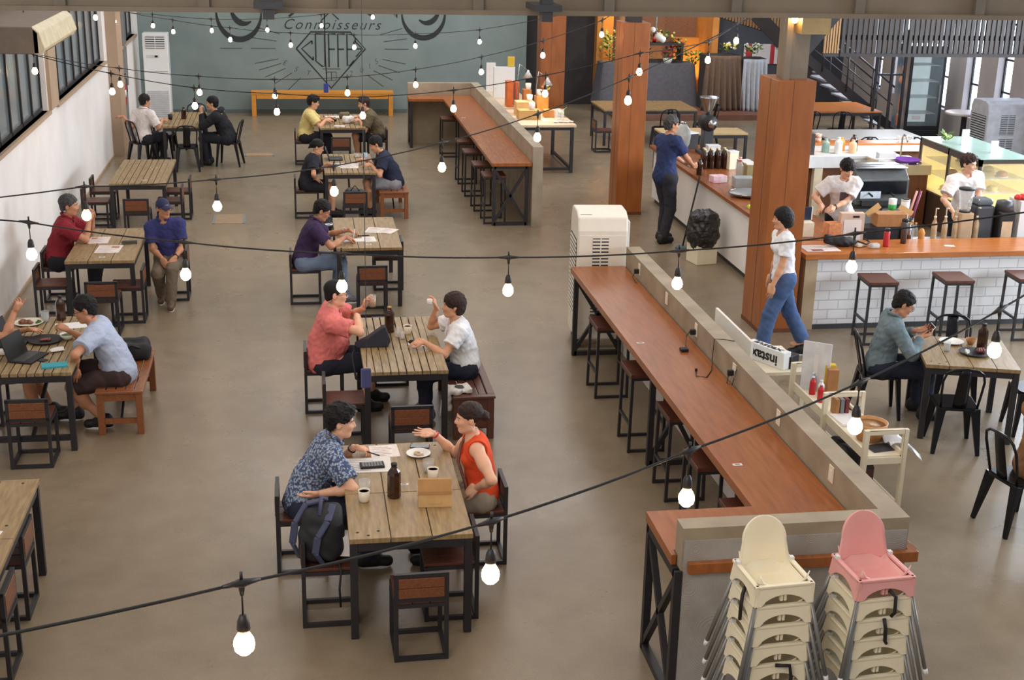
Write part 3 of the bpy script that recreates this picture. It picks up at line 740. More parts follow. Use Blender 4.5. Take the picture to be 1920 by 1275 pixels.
# pillars clad in orange ply, with the steel that rises from them
def pillar(x0, x1, y0, y1, h):
    m = MB(); m.box(x0, x1, y0, y1, 0, h); p = m.build('pillar', M_pillar, bevel=.006); p['kind'] = 'structure'
    c = MB(); c.box(x0-.004, x1+.004, y0-.004, y1+.004, 0, .05); c.build('pillar_foot', mat('dark scuffed ply', (104,60,30), .6), p)
    s = MB(); s.box(x0+(x1-x0)*.42, x0+(x1-x0)*.425, y0-.002, y0, .05, h); s.box(x0-.002, x0, y0+.25, y0+.255, .05, h); s.build('panel_joint', M_darkwall, p)
    return p
pr = pillar(5.34, 5.79, 14.5, 15.12, 2.96)
m = MB(); m.box(5.47, 5.74, 14.68, 14.95, 2.96, 4.2); m.box(5.43, 5.5, 14.6, 14.72, 2.96, 4.2); m.build('steel_column', M_galv, pr)
m = MB(); m.prism([(5.5, 3.3), (5.9, 3.75), (5.9, 4.1), (5.5, 3.75)], 14.8, 14.86, 'y'); m.prism([(5.74, 3.2), (6.3, 3.9), (6.3, 4.1), (5.7, 3.5)], 14.72, 14.9, 'y'); m.build('steel_knee_brace', M_dgrey, pr)
m = MB(); m.box(5.53, 5.86, 14.42, 14.62, 3.48, 3.74); m.build('bracket_box', mat('dull brass sheet', (150,126,84), .4, .4), pr)
pm = pillar(5.07, 5.5, 20.8, 21.3, 3.05)
m = MB(); m.box(5.18, 5.4, 20.95, 21.18, 3.05, 4.4); m.build('steel_column', M_darkwall, pm)
pf = pillar(5.5, 6.06, 30.3, 30.85, 4.4)
# roof beam across the top and its hangers
m = MB(); m.box(LWX, RWX, 9.0, 9.12, 4.09, 4.75); m.box(LWX, RWX, 8.93, 9.19, 4.09, 4.12)
bm_ = struct(m, 'beam', M_galv)
m = MB()
for i in range(18):
    x = -3.2+.88*i; m.box(x-.035, x+.035, 8.955, 8.998, 4.12, 4.75)
m.build('beam_stiffeners', mat('dark galvanised strap', (112,102,90), .6, .1), bm_)
for x in (-.15, 1.6):
    m = MB(); m.box(x-.035, x+.035, 8.62, 8.72, 4.075, 5.2); m.box(x-.09, x+.09, 8.6, 8.93, 4.14, 4.18); struct(m, 'beam_hanger', M_dgrey)
# the long counter wall of cast concrete, and its far twin
def half_wall(poly, h):
    m = MB(); m.prism(poly, 0, h); return struct(m, 'partition', M_conc)
hw = half_wall([(2.25, 7.11), (3.71, 7.11), (3.71, 14.0), (3.56, 14.0), (3.56, 7.25), (2.25, 7.25)], 1.21)
fw_ = half_wall([(3.57, 20.1), (3.73, 20.1), (3.73, 27.75), (2.27, 27.75), (2.27, 27.61), (3.57, 27.61)], 1.24)
def combed_material():
    """combed cement render: fan shaped trowel ridges"""
    m = bpy.data.materials.new('combed render'); m.use_nodes = True; nt = m.node_tree; b = nt.nodes['Principled BSDF']; N = nt.nodes.new; L = nt.links.new
    tc = N('ShaderNodeTexCoord'); nz = N('ShaderNodeTexNoise'); nz.inputs['Scale'].default_value = 3.5; nz.inputs['Detail'].default_value = 5; L(tc.outputs['Object'], nz.inputs['Vector'])
    rp = N('ShaderNodeValToRGB'); rp.color_ramp.elements[0].position = .35; rp.color_ramp.elements[1].position = .65
    rp.color_ramp.elements[0].color = lin((150,142,134)); rp.color_ramp.elements[1].color = lin((166,163,160)); L(nz.outputs['Fac'], rp.inputs['Fac']); L(rp.outputs['Color'], b.inputs['Base Color'])
    vo = N('ShaderNodeTexVoronoi'); vo.inputs['Scale'].default_value = 2.2; L(tc.outputs['Object'], vo.inputs['Vector'])
    sn = N('ShaderNodeMath'); sn.operation = 'MULTIPLY'; sn.inputs[1].default_value = 330.; L(vo.outputs['Distance'], sn.inputs[0])
    s2 = N('ShaderNodeMath'); s2.operation = 'SINE'; L(sn.outputs[0], s2.inputs[0])
    bp = N('ShaderNodeBump'); bp.inputs['Strength'].default_value = .22; bp.inputs['Distance'].default_value = .003; L(s2.outputs[0], bp.inputs['Height']); L(bp.outputs['Normal'], b.inputs['Normal'])
    b.inputs['Roughness'].default_value = .85; return m
m = MB(); m.box(2.262, 3.7, 7.1, 7.109, 0, 1.13); m.build('render_face', combed_material(), hw)
m = MB(); m.box(3.55, 3.559, 7.26, 13.99, 0, .9); m.build('white_render_face', M_lwall, hw)
# ------------------------------------------------------------------ tables
def table(label, x0, x1, y0, y1, kind='plank', planks=3, rz=0, h=.755, stretcher=False, joint=True, name='dining_table', group='wooden dining tables'):
    cx, cy = (x0+x1)/2, (y0+y1)/2; w, d = x1-x0, y1-y0
    t = thing(name, label, 'table', (cx, cy, 0), rz, group)
    m = MB(); g = .007
    if kind == 'plank':
        ys = [(-d/2, -d*.06), (-d*.06+g, d/2)] if joint else [(-d/2, d/2)]
        for k in range(planks):
            for j, (a, b) in enumerate(ys):
                xa = -w/2+w*k/planks+(g/2 if k else 0); xb = -w/2+w*(k+1)/planks-(g/2 if k < planks-1 else 0)
                m.box(xa, xb, a, b, h-.036, h)
    else:
        e = .095; n = planks; iw = w-2*e
        m.box(-w/2, -w/2+e, -d/2, d/2, h-.036, h); m.box(w/2-e, w/2, -d/2, d/2, h-.036, h)
        for k in range(n):
            xa = -w/2+e+iw*k/n+.007; xb = -w/2+e+iw*(k+1)/n-.003
            m.box(xa, xb, -d/2, -.003 if k < 3 else d/2, h-.034, h)
            if k < 3: m.box(xa, xb, .003, d/2, h-.034, h)
    top = m.build('table_top', M_plank if kind == 'plank' else M_slat, t, bevel=.003)
    if kind == 'plank':
        b = MB()
        for px, py in ((-w/2+.06, -d/2+.1), (-w/2+.2, -d/2+.11), (-w/2+.13, -d/2+.05), (w/2-.08, .1), (-w/2+.08, d/2-.07), (w/2-.1, d/2-.07)):
            b.lathe([(.0, h+.0008), (.011, h+.0008), (.011, h-.004)], (px, py, 0), 12)
        b.build('bolt_holes', M_black, top)
    f = MB(); i = .03; hh = h-.036
    for sy in (-1, 1): f.box(-w/2+i, w/2-i, sy*(d/2-i)-.02, sy*(d/2-i)+.02, hh-.06, hh)
    for sx in (-1, 1): f.box(sx*(w/2-i)-.02, sx*(w/2-i)+.02, -d/2+i, d/2-i, hh-.06, hh)
    if stretcher:
        f.box(-w/2+i, w/2-i, -d/2+i-.02, -d/2+i+.02, .1, .15)
        f.bar((0, -d/2+.06, .13), (.02, d/2-.06, hh-.08), .03)
    f.build('apron_frame', M_steel, t)
    for sx in (-1, 1):
        for sy in (-1, 1):
            l = MB(); l.cbox((sx*(w/2-i), sy*(d/2-i), hh/2), (.052, .052, hh)); l.build('leg', M_steel, t, bevel=.003)
    return t
T1 = table('plank table where the floral shirt man and the woman in orange sit', .27, 1.1, 8.1, 9.73)
T2 = table('slatted table with amber bottle between the man in pink and woman in white', .54, 1.3, 11.4, 13.07, 'slat', 8)
T3 = table('plank table where the man in purple polo is writing', .44, 1.24, 15.94, 17.6)
T4 = table('slatted table between the dark shirted woman and the navy shirted man', .41, 1.2, 20.68, 22.3, 'slat', 7, stretcher=True)
T5 = table('table with papers between the yellow shirted and brown shirted people', .43, 1.27, 24.97, 26.65, 'slat', 7)
TL1 = table('slatted table full of dishes at the left edge, by the light blue shirted man', -2.8, -2.03, 11.66, 13.37, 'slat', 8, stretcher=True)
TL2 = table('plank table with two menu sheets, by the man in the red polo', -2.68, -1.9, 15.55, 17.17)
TL3 = table('empty slatted table behind the man in the red polo', -2.73, -1.92, 20.0, 21.92, 'slat', 7)
TL4 = table('small dark slatted table at far left under the tall air conditioner', -2.42, -1.72, 25.21, 26.95, 'slat', 6)
TL0 = table('empty plank table cut off by the bottom left corner', -2.7, -1.91, 7.6, 9.33)
TR1 = table('plank table in front of the man in the grey long sleeved shirt', 5.9, 6.76, 11.0, 11.92, planks=4, rz=radians(-17), joint=False)
TW1 = table('long light wooden table behind the middle orange pillar', 6.3, 8.3, 27.2, 28.5, planks=3, joint=False)
TW2 = table('orange wooden table in front of the black staircase', 10.2, 12.25, 26.9, 28.3, planks=3, joint=False)
def retop(t_, m_):
    for c in t_.children:
        if c.name.startswith('table_top'): c.data.materials[0] = m_
retop(TW2, M_counter)
TW3 = table('pale topped table with black metal chairs behind the pastry counter', 9.75, 11.65, 23.5, 24.6, planks=1, joint=False)
retop(TW3, mat('pale grey laminate', (186,182,176), .35, var=.04))
TW4 = table('pale narrow wooden table behind the amber bottles', 6.75, 8.4, 24.2, 24.85, planks=1, joint=False)
retop(TW4, mat('pale pine', (186,160,116), .5, var=.12, scale=5, stretch=(1,9,3)))

# ------------------------------------------------------------------ steel framed chairs, slatted seats
def make_chair(label):
    t = thing('wooden_chair', label, 'chair'); w, d, b = .36, .38, .028
    x, yr, yf = w/2-b/2, -d/2+b/2, d/2-b/2
    s = MB()
    for k in range(3): s.box(-w/2+.005+k*.117, -w/2+.005+k*.117+.112, -d/2+.004, d/2, .425, .447)
    s.build('seat', M_chairwood, t, bevel=.003)
    s = MB(); s.box(-w/2+.03, w/2-.03, -d/2-.004, -d/2+.014, .47, .54); s.box(-w/2+.03, w/2-.03, -d/2-.004, -d/2+.014, .543, .612); s.build('backrest', M_chairwood2, t, bevel=.003)
    f = MB(); f.box(-w/2, w/2, -d/2, -d/2+b, .615, .643); f.box(-w/2, w/2, -d/2, -d/2+b, .44, .468); f.build('back_frame', M_steel, t)
    for sx in (-1, 1):
        l = MB(); l.cbox((sx*x, yr, .32), (b, b, .64)); l.build('leg', M_steel, t)
        l = MB(); l.cbox((sx*x, yf, .21), (b, b, .42)); l.build('leg', M_steel, t)
    f = MB()
    for y in (yr, yf): f.box(-w/2+b, w/2-b, y-b/2, y+b/2, .397, .425)
    for sx in (-1, 1): f.box(sx*x-b/2, sx*x+b/2, -d/2+b, d/2-b, .397, .425)
    f.build('seat_frame', M_steel, t)
    f = MB()
    for y in (yr, yf): f.box(-w/2+b, w/2-b, y-b/2, y+b/2, .004, .032)
    for sx in (-1, 1): f.box(sx*x-b/2, sx*x+b/2, -d/2+b, d/2-b, .004, .032)
    f.build('base_rails', M_steel, t)
    return remember(t)
chair0 = make_chair('slatted chair at near end of plank table, its orange backrest facing us')
_c = [False]
def chair(x, y, face, label, jitter=0):
    rz = {'+y': 0, '-y': pi, '+x': -pi/2, '-x': pi/2}[face]+radians(jitter)
    if not _c[0]:
        _c[0] = True; chair0.location = (x, y, 0); chair0.rotation_euler.z = rz; chair0['label'] = label; chair0['group'] = 'steel framed wooden chairs'; return chair0
    return dup(chair0, (x, y, 0), rz, label, 'steel framed wooden chairs')
chair(.72, 7.97, '+y', 'slatted chair at near end of the plank table, orange backrest towards us', 1)
chair(.14, 8.47, '+x', 'wooden chair carrying the dark backpack beside the plank table')
chair(-.04, 9.26, '+x', 'wooden chair the floral shirt man sits on')
chair(.98, 8.46, '-x', 'empty wooden chair in front of the woman in orange, half under the plank table')
chair(1.3, 9.24, '-x', 'wooden chair the woman in the orange top sits on')
chair(.92, 11.0, '+y', 'wooden chair at near end of the slatted table, behind the plank table')
chair(.2, 12.55, '+x', 'wooden chair the man in the pink shirt sits on')
chair(.36, 11.62, '+x', 'empty wooden chair in front of the man in pink, behind the floral shirt man')
chair(.9, 13.27, '-y', 'wooden chair at far end of the slatted table, only its top rail showing')
chair(.06, 16.3, '+x', 'wooden chair the man in the purple polo sits on')
chair(.85, 15.7, '+y', 'wooden chair at near end of the table where the purple polo man writes')
chair(1.12, 16.85, '-x', 'black framed chair seen edge on, right of the table where the purple polo man writes')
chair(.13, 21.02, '+x', 'wooden chair the woman in the dark shirt sits on')
chair(.84, 19.96, '+y', 'wooden chair holding a black bag at near end of the fourth centre table')
chair(.15, 25.5, '+x', 'wooden chair the person in the yellow shirt sits on')
chair(.8, 24.78, '+y', 'dark wooden chair under near end of the farthest centre table')
chair(1.52, 25.6, '-x', 'wooden chair the person in the brown shirt sits on')
chair(-2.36, 11.48, '+y', 'wooden chair with orange backrest at near end of the table full of dishes')
chair(-2.98, 12.5, '+x', 'wooden chair under the pointing diner at the left edge')
chair(-2.87, 15.8, '+x', 'wooden chair nearest us on the wall side of the menu sheet table')
chair(-2.92, 16.62, '+x', 'wooden chair the man in the red polo sits on')
chair(-2.22, 15.22, '+y', 'wooden chair at near end of the menu sheet table, behind the light blue shirted man')
chair(-2.0, 15.68, '-x', 'wooden chair tucked under the right side of the menu sheet table')
chair(-1.56, 16.58, '-x', 'wooden chair the man in the blue cap sits on')
chair(-2.98, 20.36, '+x', 'nearer of two wooden chairs against the white wall, at the empty slatted table')
chair(-2.96, 21.12, '+x', 'farther of two wooden chairs against the white wall, at the empty slatted table')
chair(-2.3, 19.63, '+y', 'wooden chair with orange backrest at near end of the empty slatted table')
chair(-1.83, 21.05, '-x', 'wooden chair at far right side of the empty slatted table')
chair(-1.9, 20.35, '-x', 'wooden chair under near right corner of the empty slatted table')
chair(-2.1, 8.8, '-x', 'farther of two wooden chairs tucked under the bottom left table')
chair(-2.07, 8.0, '-x', 'nearer of two wooden chairs tucked under the bottom left table')
chair(6.15, 26.6, '+x', 'dark wooden chair beside the middle orange pillar, at the long light table')

# ------------------------------------------------------------------ slatted benches
def bench(label, x0, x1, y0, y1, m1, boxed=False):
    cx, cy = (x0+x1)/2, (y0+y1)/2; w, d = x1-x0, y1-y0; t = thing('bench', label, 'bench', (cx, cy, 0), 0, 'slatted wooden benches')
    s = MB(); n = 5
    s.box(-w/2, w/2, -d/2, -d/2+.07, .405, .43); s.box(-w/2, w/2, d/2-.07, d/2, .405, .43)
    for k in range(n):
        a = -w/2+w*k/n; s.box(a+(.012 if k else 0), a+w/n-(.0 if k < n-1 else 0), -d/2+.072, d/2-.072, .405, .43)
    s.build('seat', m1, t, bevel=.004)
    f = MB()
    for sy in (-1, 1): f.box(-w/2+.02, w/2-.02, sy*(d/2-.04)-.015, sy*(d/2-.04)+.015, .33 if not boxed else .12, .405); f.box(-w/2+.05, w/2-.05, sy*(d/2-.05)-.014, sy*(d/2-.05)+.014, .1, .15)
    for sx in (-1, 1): f.box(sx*(w/2-.03)-.013, sx*(w/2-.03)+.013, -d/2+.05, d/2-.05, .34 if not boxed else .2, .405)
    f.build('apron', m1, t)
    f = MB(); f.bar((0, -d/2+.06, .125), (0, 0, .39), .022); f.bar((0, d/2-.06, .125), (0, 0, .39), .022); f.build('brace', M_steel, t)
    for sx in (-1, 1):
        for sy in (-1, 1):
            l = MB(); l.cbox((sx*(w/2-.04), sy*(d/2-.045), .2025), (.062, .062, .405)); l.build('leg', m1, t, bevel=.004)
    return t
bench('orange brown slatted bench under the light blue shirted man', -1.9, -1.47, 12.0, 13.25, M_benchwood)
bench('dark red brown slatted bench under the woman in white', 1.36, 1.76, 11.55, 12.98, M_bench2, True)
bench('short orange wooden bench under the navy shirted man in grey shorts', 1.26, 1.72, 20.74, 22.05, M_benchwood)
b_ = thing('wall_bench', 'long low yellow orange bench against the teal back wall', 'bench', (.62, 31.45, 0))
m = MB(); m.box(-1.62, 1.62, -.18, .18, .5, .56); m.build('seat', M_orange, b_, bevel=.004)
m = MB(); m.box(-1.5, 1.5, -.17, -.13, .4, .5); m.box(-1.5, 1.5, .13, .17, .4, .5); m.build('apron', M_orange, b_)
for sx in (-1, 1):
    m = MB(); m.box(sx*1.56-.05, sx*1.56+.05, -.17, .17, 0, .5); m.build('leg', M_orange, b_, bevel=.004)

# ------------------------------------------------------------------ counter tables along the concrete walls
def bar_top(label, poly, z0, z1, frames, name='bar_table', xsplit=None, legs=()):
    t = thing(name, label, 'bar table', (poly[0][0], poly[0][1], 0), 0, 'long bar tables')
    ox, oy = poly[0]
    m = MB(); m.prism([(x-ox, y-oy) for x, y in poly], z0, z1); m.build('table_top', M_bartop, t, bevel=.004)
    for (x, y0, y1, ax) in frames:       # square steel end frame with an X brace
        f = MB(); b = .05
        if ax == 'x':
            a, c = x, y0; X0, X1, Y = y0, y1, x
            P = lambda u, z: Vector((u-ox, Y-oy, z))
        else:
            X0, X1, XX = y0, y1, x
            P = lambda u, z: Vector((XX-ox, u-oy, z))
        f.bar(P(X0, 0), P(X0, z0), b); f.bar(P(X1, 0), P(X1, z0), b); f.bar(P(X0, .025), P(X1, .025), b); f.bar(P(X0, z0-.025), P(X1, z0-.025), b)
        f.bar(P(X0, .05), P(X1, z0-.05), .04); f.bar(P(X1, .05), P(X0, z0-.05), .04)
        f.build('trestle_frame', M_steel, t)
    return t
bt_ = bar_top('long orange brown bar table in front, along the concrete partition with sockets', [(2.94, 14.0), (2.94, 7.82), (2.21, 7.82), (2.21, 7.19), (2.244, 7.19), (2.244, 7.26), (3.549, 7.26), (3.549, 14.0)], .925, .995,
        [(13.9, 2.99, 3.5, 'x'), (10.8, 3.05, 3.5, 'x'), (2.235, 7.12, 7.76, 'y')])
m = MB(); m.box(2.285-2.94, 3.77-2.94, 7.055-14, 7.098-14, .925, .995); m.box(3.715-2.94, 3.77-2.94, 7.098-14, 7.22-14, .925, .995); m.build('edge_band', M_bartop, bt_, bevel=.004)
bar_top('far orange brown bar table along the concrete partition by the back wall', [(2.94, 20.11), (3.565, 20.11), (3.565, 27.6), (2.25, 27.6), (2.25, 27.06), (2.94, 27.06)], .94, .995,
        [(20.2, 2.99, 3.5, 'x'), (2.3, 27.1, 27.55, 'y')])

# ------------------------------------------------------------------ stools
def make_stool(label, w=.35, d=.42, h=.76):
    t = thing('bar_stool', label, 'stool'); b = .026
    s = MB(); s.box(-w/2, w/2, -d/2, d/2, h-.035, h); s.build('seat', M_chairwood, t, bevel=.004)
    for sx in (-1, 1):
        for sy in (-1, 1):
            l = MB(); l.bar((sx*(w/2-.02), sy*(d/2-.02), h-.035), (sx*(w/2-.012), sy*(d/2-.012), 0), b); l.build('leg', M_steel, t)
    for sy in (-1, 1):
        f = MB(); f.box(-w/2+.02, w/2-.02, sy*(d/2-.015)-.012, sy*(d/2-.015)+.012, .003, .027); f.build('base_rail', M_steel, t)
    for sx in (-1, 1):
        f = MB(); f.box(sx*(w/2-.015)-.012, sx*(w/2-.015)+.012, -d/2+.02, d/2-.02, .26, .285); f.build('footrest', M_steel, t)
    f = MB()
    for sx in (-1, 1): f.box(sx*(w/2-.02)-.012, sx*(w/2-.02)+.012, -d/2+.02, d/2-.02, h-.06, h-.035)
    for sy in (-1, 1): f.box(-w/2+.02, w/2-.02, sy*(d/2-.02)-.012, sy*(d/2-.02)+.012, h-.06, h-.035)
    f.build('seat_frame', M_steel, t)
    return remember(t)
stool0 = make_stool('bar stool')
def stool(x, y, label, g, rz=0, first=[True]):
    if first[0]:
        first[0] = False; stool0.location = (x, y, 0); stool0.rotation_euler.z = rz; tag(stool0, label, None, g); return stool0
    return dup(stool0, (x, y, 0), rz, label, g)
g = 'stools at the front bar table'
for y, l in ((12.72, 'bar stool farthest from us at the front bar table, next to the cooler end'), (11.3, 'second bar stool from the cooler end of the front bar table'),
             (10.22, 'middle of the five bar stools at the front bar table'), (9.2, 'bar stool second nearest us at the front bar table'), (8.25, 'bar stool nearest us at the front bar table, mostly hidden beneath it')):
    stool(3.1 if y != 10.22 else 3.16, y, l, g)
g = 'stools at the far bar table'
for x, y, l in ((2.97, 26.2, 'bar stool at the back corner of the far bar table'), (2.98, 23.6, 'bar stool in the middle of the far bar table, behind three nearer ones'), (2.97, 22.55, 'third bar stool counted from the near end of the far bar table'),
                (2.98, 21.4, 'second bar stool from the near end of the far bar table'), (3.02, 20.5, 'bar stool at near end of the far bar table, beside its X braced frame')):
    stool(x, y, l, g)
g = 'stools at the white brick counter'
for x, l in ((6.6, 'leftmost bar stool in front of the white brick counter'), (7.53, 'middle bar stool in front of the white brick counter'), (8.45, 'bar stool at the white brick counter, cut by the right edge')):
    stool(x, 14.12, l, g, radians(-4))

# ------------------------------------------------------------------ black sheet metal chairs
def make_metal_chair(label):
    t = thing('metal_chair', label, 'chair')
    s = MB(); s.prism(rrect(.36, .36, .06), .437, .45); s.prism(rrect(.38, .38, .07), .415, .438); s.build('seat', M_gun, t, bevel=.004)
    for sx in (-1, 1):
        for sy in (-1, 1):
            l = MB(); a = Vector((sx*.155, sy*.155, .43)); b = Vector((sx*.205, sy*(.2 if sy > 0 else .235), 0))
            l.bar(a, b, .085, .05, (0,1,0), .036, .03); l.build('leg', M_gun, t, bevel=.004)
    f = MB()
    for sy in (-1, 1): f.tube([(-.165, sy*.16, .4), (-.08, sy*.165, .425), (.08, sy*.165, .425), (.165, sy*.16, .4)], .012, 6)
    f.build('leg_braces', M_gun, t)
    f = MB()
    pts = [(-.165, -.16, .44), (-.178, -.19, .58), (-.185, -.225, .72), (-.165, -.25, .8), (-.11, -.262, .838), (0, -.266, .848), (.11, -.262, .838), (.165, -.25, .8), (.185, -.225, .72), (.178, -.19, .58), (.165, -.16, .44)]
    f.tube(pts, .0125, 8); f.build('back_hoop', M_gun, t)
    f = MB()
    f.grid(lambda u, v: Vector(((u-.5)*(.13-.02*v), -.172-.092*v-.012*math.cos((u-.5)*3), .445+.4*v)), 4, 6); f.build('back_splat', M_gun, t, solid=.006)
    return remember(t)
mc0 = make_metal_chair('metal chair')
def mchair(x, y, deg, label, first=[True]):
    g = 'black sheet metal chairs'
    if first[0]:
        first[0] = False; mc0.location = (x, y, 0); mc0.rotation_euler.z = radians(deg); tag(mc0, label, None, g); return mc0
    return dup(mc0, (x, y, 0), radians(deg), label, g)
mchair(5.66, 11.86, -103, 'black metal chair the man in the grey long sleeved shirt sits on')
mchair(6.02, 10.96, -14, 'metal chair with its back to us at near side of grey shirted man\'s table')
mchair(6.58, 12.1, 166, 'black metal chair behind the grey shirted man\'s table, facing us')
mchair(6.98, 11.25, 78, 'black metal chair at right of the grey shirted man\'s table, cut by frame edge')
mchair(5.75, 9.28, -80, 'black metal chair at the right edge with a brown coated diner on it')
mchair(-2.8, 25.42, -55, 'black metal chair the man in the white shirt sits on')
mchair(-2.5, 26.3, -100, 'black metal chair between the white shirted man and the tall air conditioner')
mchair(-1.25, 25.4, 80, 'black metal chair the man in the black hoodie sits on')
mchair(-1.95, 27.2, 180, 'black metal chair at the far end of the small far left table')
mchair(-1.98, 24.95, 5, 'metal chair with its back to us, near end of small far left table')
mchair(10.35, 23.42, 4, 'left of two black metal chairs backing onto the pastry counter')
mchair(11.2, 23.4, -3, 'right of two black metal chairs backing onto the pastry counter')
mchair(10.45, 26.55, 8, 'left black metal chair at near side of the orange table by the stairs')
mchair(11.15, 26.5, -8, 'right black metal chair at near side of the orange table by the stairs')
mchair(8.5, 27.3, 95, 'dark metal chair at right end of the long light table')
mchair(7.5, 26.85, 10, 'dark metal chair at near side of the long light table, beside the standing man')

# ------------------------------------------------------------------ stacked high chairs
def make_highchair(label, m1):
    t = thing('high_chair', label, 'high chair'); W, D, Z = .165, .165, .6
    # seat shell: four skirts with arched bottoms, pan and rim
    def skirt(w, arch=True):
        n = 10; pts = [(-w, .0), (w, .0), (w+.008, -.12)]
        pts += [(w-.028-(2*w-.056)*i/n, -.12+.062*sin(pi*i/n)**.6) for i in range(n+1)]
        pts += [(-w-.008, -.12)]; return pts
    s = MB()
    for a in range(4):
        M = Matrix.Rotation(a*pi/2, 4, 'Z') @ Matrix.Translation((0, -D, Z)) @ Matrix.Rotation(radians(-7), 4, 'X')
        s.prism(skirt(W), -.005, .005, 'y', M)
    for i in range(4):
        a = i*pi/2; M = Matrix.Rotation(a, 4, 'Z'); s.box(-W-.006, W+.006, -D-.012, -D+.014, Z-.012, Z+.004, M)
    o = s.build('seat_shell', m1, t, bevel=.003)
    p = MB(); p.grid(lambda u, v: Vector(((u-.5)*.3, (v-.5)*.3, Z-.085+.07*(abs(u-.5)*2)**6+.08*max(0, (abs(v-.5)*2))**8)), 10, 10); p.build('seat_pan', m1, t, solid=.006)
    # rounded, slightly dished back
    bk = MB()
    n = 20; hgt = .29
    def edge(v):
        k = .135; 
        return k if v < .55 else k*math.sqrt(max(0, 1-((v-.55)/.45)**2))
    bk.grid(lambda u, v: (lambda w: Vector(((u-.5)*2*max(edge(w), .012)*(1.2-.2*min(1, w*2)), D-.008+.03*w-.05*((u-.5)*2*edge(w)/.135)**2*(.8-.4*w), Z-.03+hgt*w)))(1-(1-v)**2), 14, 30)
    bk.build('backrest', m1, t, solid=.012)
    c = MB(); c.box(-.018, -.004, -D+.0, -D+.022, Z-.1, Z-.005); c.box(.004, .018, -D, -D+.022, Z-.1, Z-.005); c.build('crotch_post', m1, t)
    for sx in (-1, 1):
        c = MB(); c.box(sx*W-.012, sx*W+.012, .1, .13, Z, Z+.02); c.build('belt_clip', M_wplastic, t)
        for sy in (-1, 1):
            l = MB(); l.tube([(sx*(W-.002), sy*(D-.002), Z-.1), (sx*(W+.105), sy*(D+.085), .012)], .0125, 8); lo = l.build('leg', M_greytube, t)
            l = MB(); d_ = Vector((sx*.107, sy*.087, -.488)).normalized(); e_ = Vector((sx*(W+.105), sy*(D+.085), .012)); l.tube([e_-d_*.03, e_+d_*.004], .0145, 8); l.build('foot_cap', M_wplastic, lo)
            if sy < 0:
                l = MB(); M = Matrix.Translation((sx*W, sy*D, 0)); l.box(sx*W-.012, sx*W+.012, -D-.012, -D+.012, Z-.122, Z); l.build('corner_post', m1, t)
    return remember(t)
hc = make_highchair('cream high chair seat on top of the left stack of high chairs', M_cream)
hcp = make_highchair('pink high chair on top of the right stack of high chairs', M_pinkpl)
hc_w = mat('ivory plastic', (232,226,204), .4, var=.03)
DZ = .125; g1, g2 = 'left stack of high chairs', 'right stack of high chairs'
words = ['sixth and bottom', 'fifth from the top', 'fourth from the top', 'third from the top', 'second from the top, just under the seat that shows whole']
hx1, hy1, hx2, hy2 = 2.6, 6.5, 3.2, 6.5
tag(hc, None, None, g1); hc.location = (hx1, hy1, 5*DZ); hc.rotation_euler.z = radians(4)
tag(hcp, None, None, g2); hcp.location = (hx2, hy2, 5*DZ); hcp.rotation_euler.z = radians(4)
ords = ['bottom', 'second lowest', 'third lowest', 'third from top', 'second from top']
for i in range(5):
    dup(hc, (hx1, hy1, i*DZ), radians(4), 'cream high chair, %s in the left stack' % ords[i], g1)
    c = dup(hc, (hx2, hy2, i*DZ), radians(4), 'ivory high chair, %s in the stack with a pink one on top' % ords[i], g2)
for (x, y, z, a, l, pts) in ((hx1, hy1, 5*DZ, 4, 'black safety strap hanging over the left side of the left high chair stack', [(-.17, -.02, .53), (-.2, -.06, .5), (-.205, -.06, .42), (-.2, -.05, .34)]),
                          (hx1, hy1, 5*DZ, 4, 'black safety strap on the front of the left high chair stack low down', [(-.02, -.18, .1), (.06, -.2, .1), (.075, -.2, .02), (.07, -.19, -.06)]),
                          (hx2, hy2, 5*DZ, 4, 'black safety strap at the front under the pink high chair', [(.02, -.17, .53), (.05, -.2, .5), (.055, -.2, .4), (.04, -.19, .37)]),
                          (hx2, hy2, 5*DZ, 4, 'black safety strap lower on the front of the right high chair stack', [(0, -.19, .36), (.01, -.2, .3), (.015, -.2, .22), (.03, -.19, .2)])):
    m = MB(); M = Matrix.Translation((x, y, z)) @ Matrix.Rotation(radians(a), 4, 'Z')
    m.tube([M @ Vector(p) for p in pts], .011, 6); tag(m.build('safety_strap', M_black), l, 'strap', 'high chair straps')
# ------------------------------------------------------------------ festoon lights
def festoon(label, pts, start, end, drop=.2):
    t = thing('string_light', label, 'string lights', pts[0], 0, 'festoon strings of warm bulbs')
    o = Vector(pts[0]); pts = [Vector(p)-o for p in pts]; nodes = [p+Vector((0,0,drop)) for p in pts]
    path = [Vector(start)-o]+nodes+[Vector(end)-o]
    line = []
    for a, b in zip(path, path[1:]):
        for i in range(6):
            u = i/6; p = a.lerp(b, u); p.z -= .05*(b-a).length*4*u*(1-u)*.22; line.append(p)
    line.append(path[-1])
    m = MB(); m.tube(line, .0055, 6); m.build('cable', M_rubber, t)
    for p, n in zip(pts, nodes):
        i = path.index(n); d = (path[i+1]-path[i-1]).normalized()
        h = MB(); h.tube([n-d*.07, n-d*.03, n, n+d*.03, n+d*.07], [.006, .011, .017, .011, .006], 8); h.tube([n+Vector((0,0,.012)), n+Vector((0,0,.04))], .006, 6)
        h.tube([n, n-Vector((0,0,.045))], [.014, .006], 8); h.tube([n-Vector((0,0,.02)), p+Vector((0,0,.075))], .0035, 6)
        h.lathe([(0, .085), (.012, .08), (.02, .06), (.023, .03), (.021, .022), (0, .022)], p, 12)
        ho = h.build('bulb_holder', M_socket, t)
        b = MB(); b.lathe([(.014, .024), (.021, .012), (.033, -.01), (.036, -.028), (.032, -.048), (.018, -.063), (0, -.068)], p, 16); b.build('bulb', M_bulb, ho)
    return t
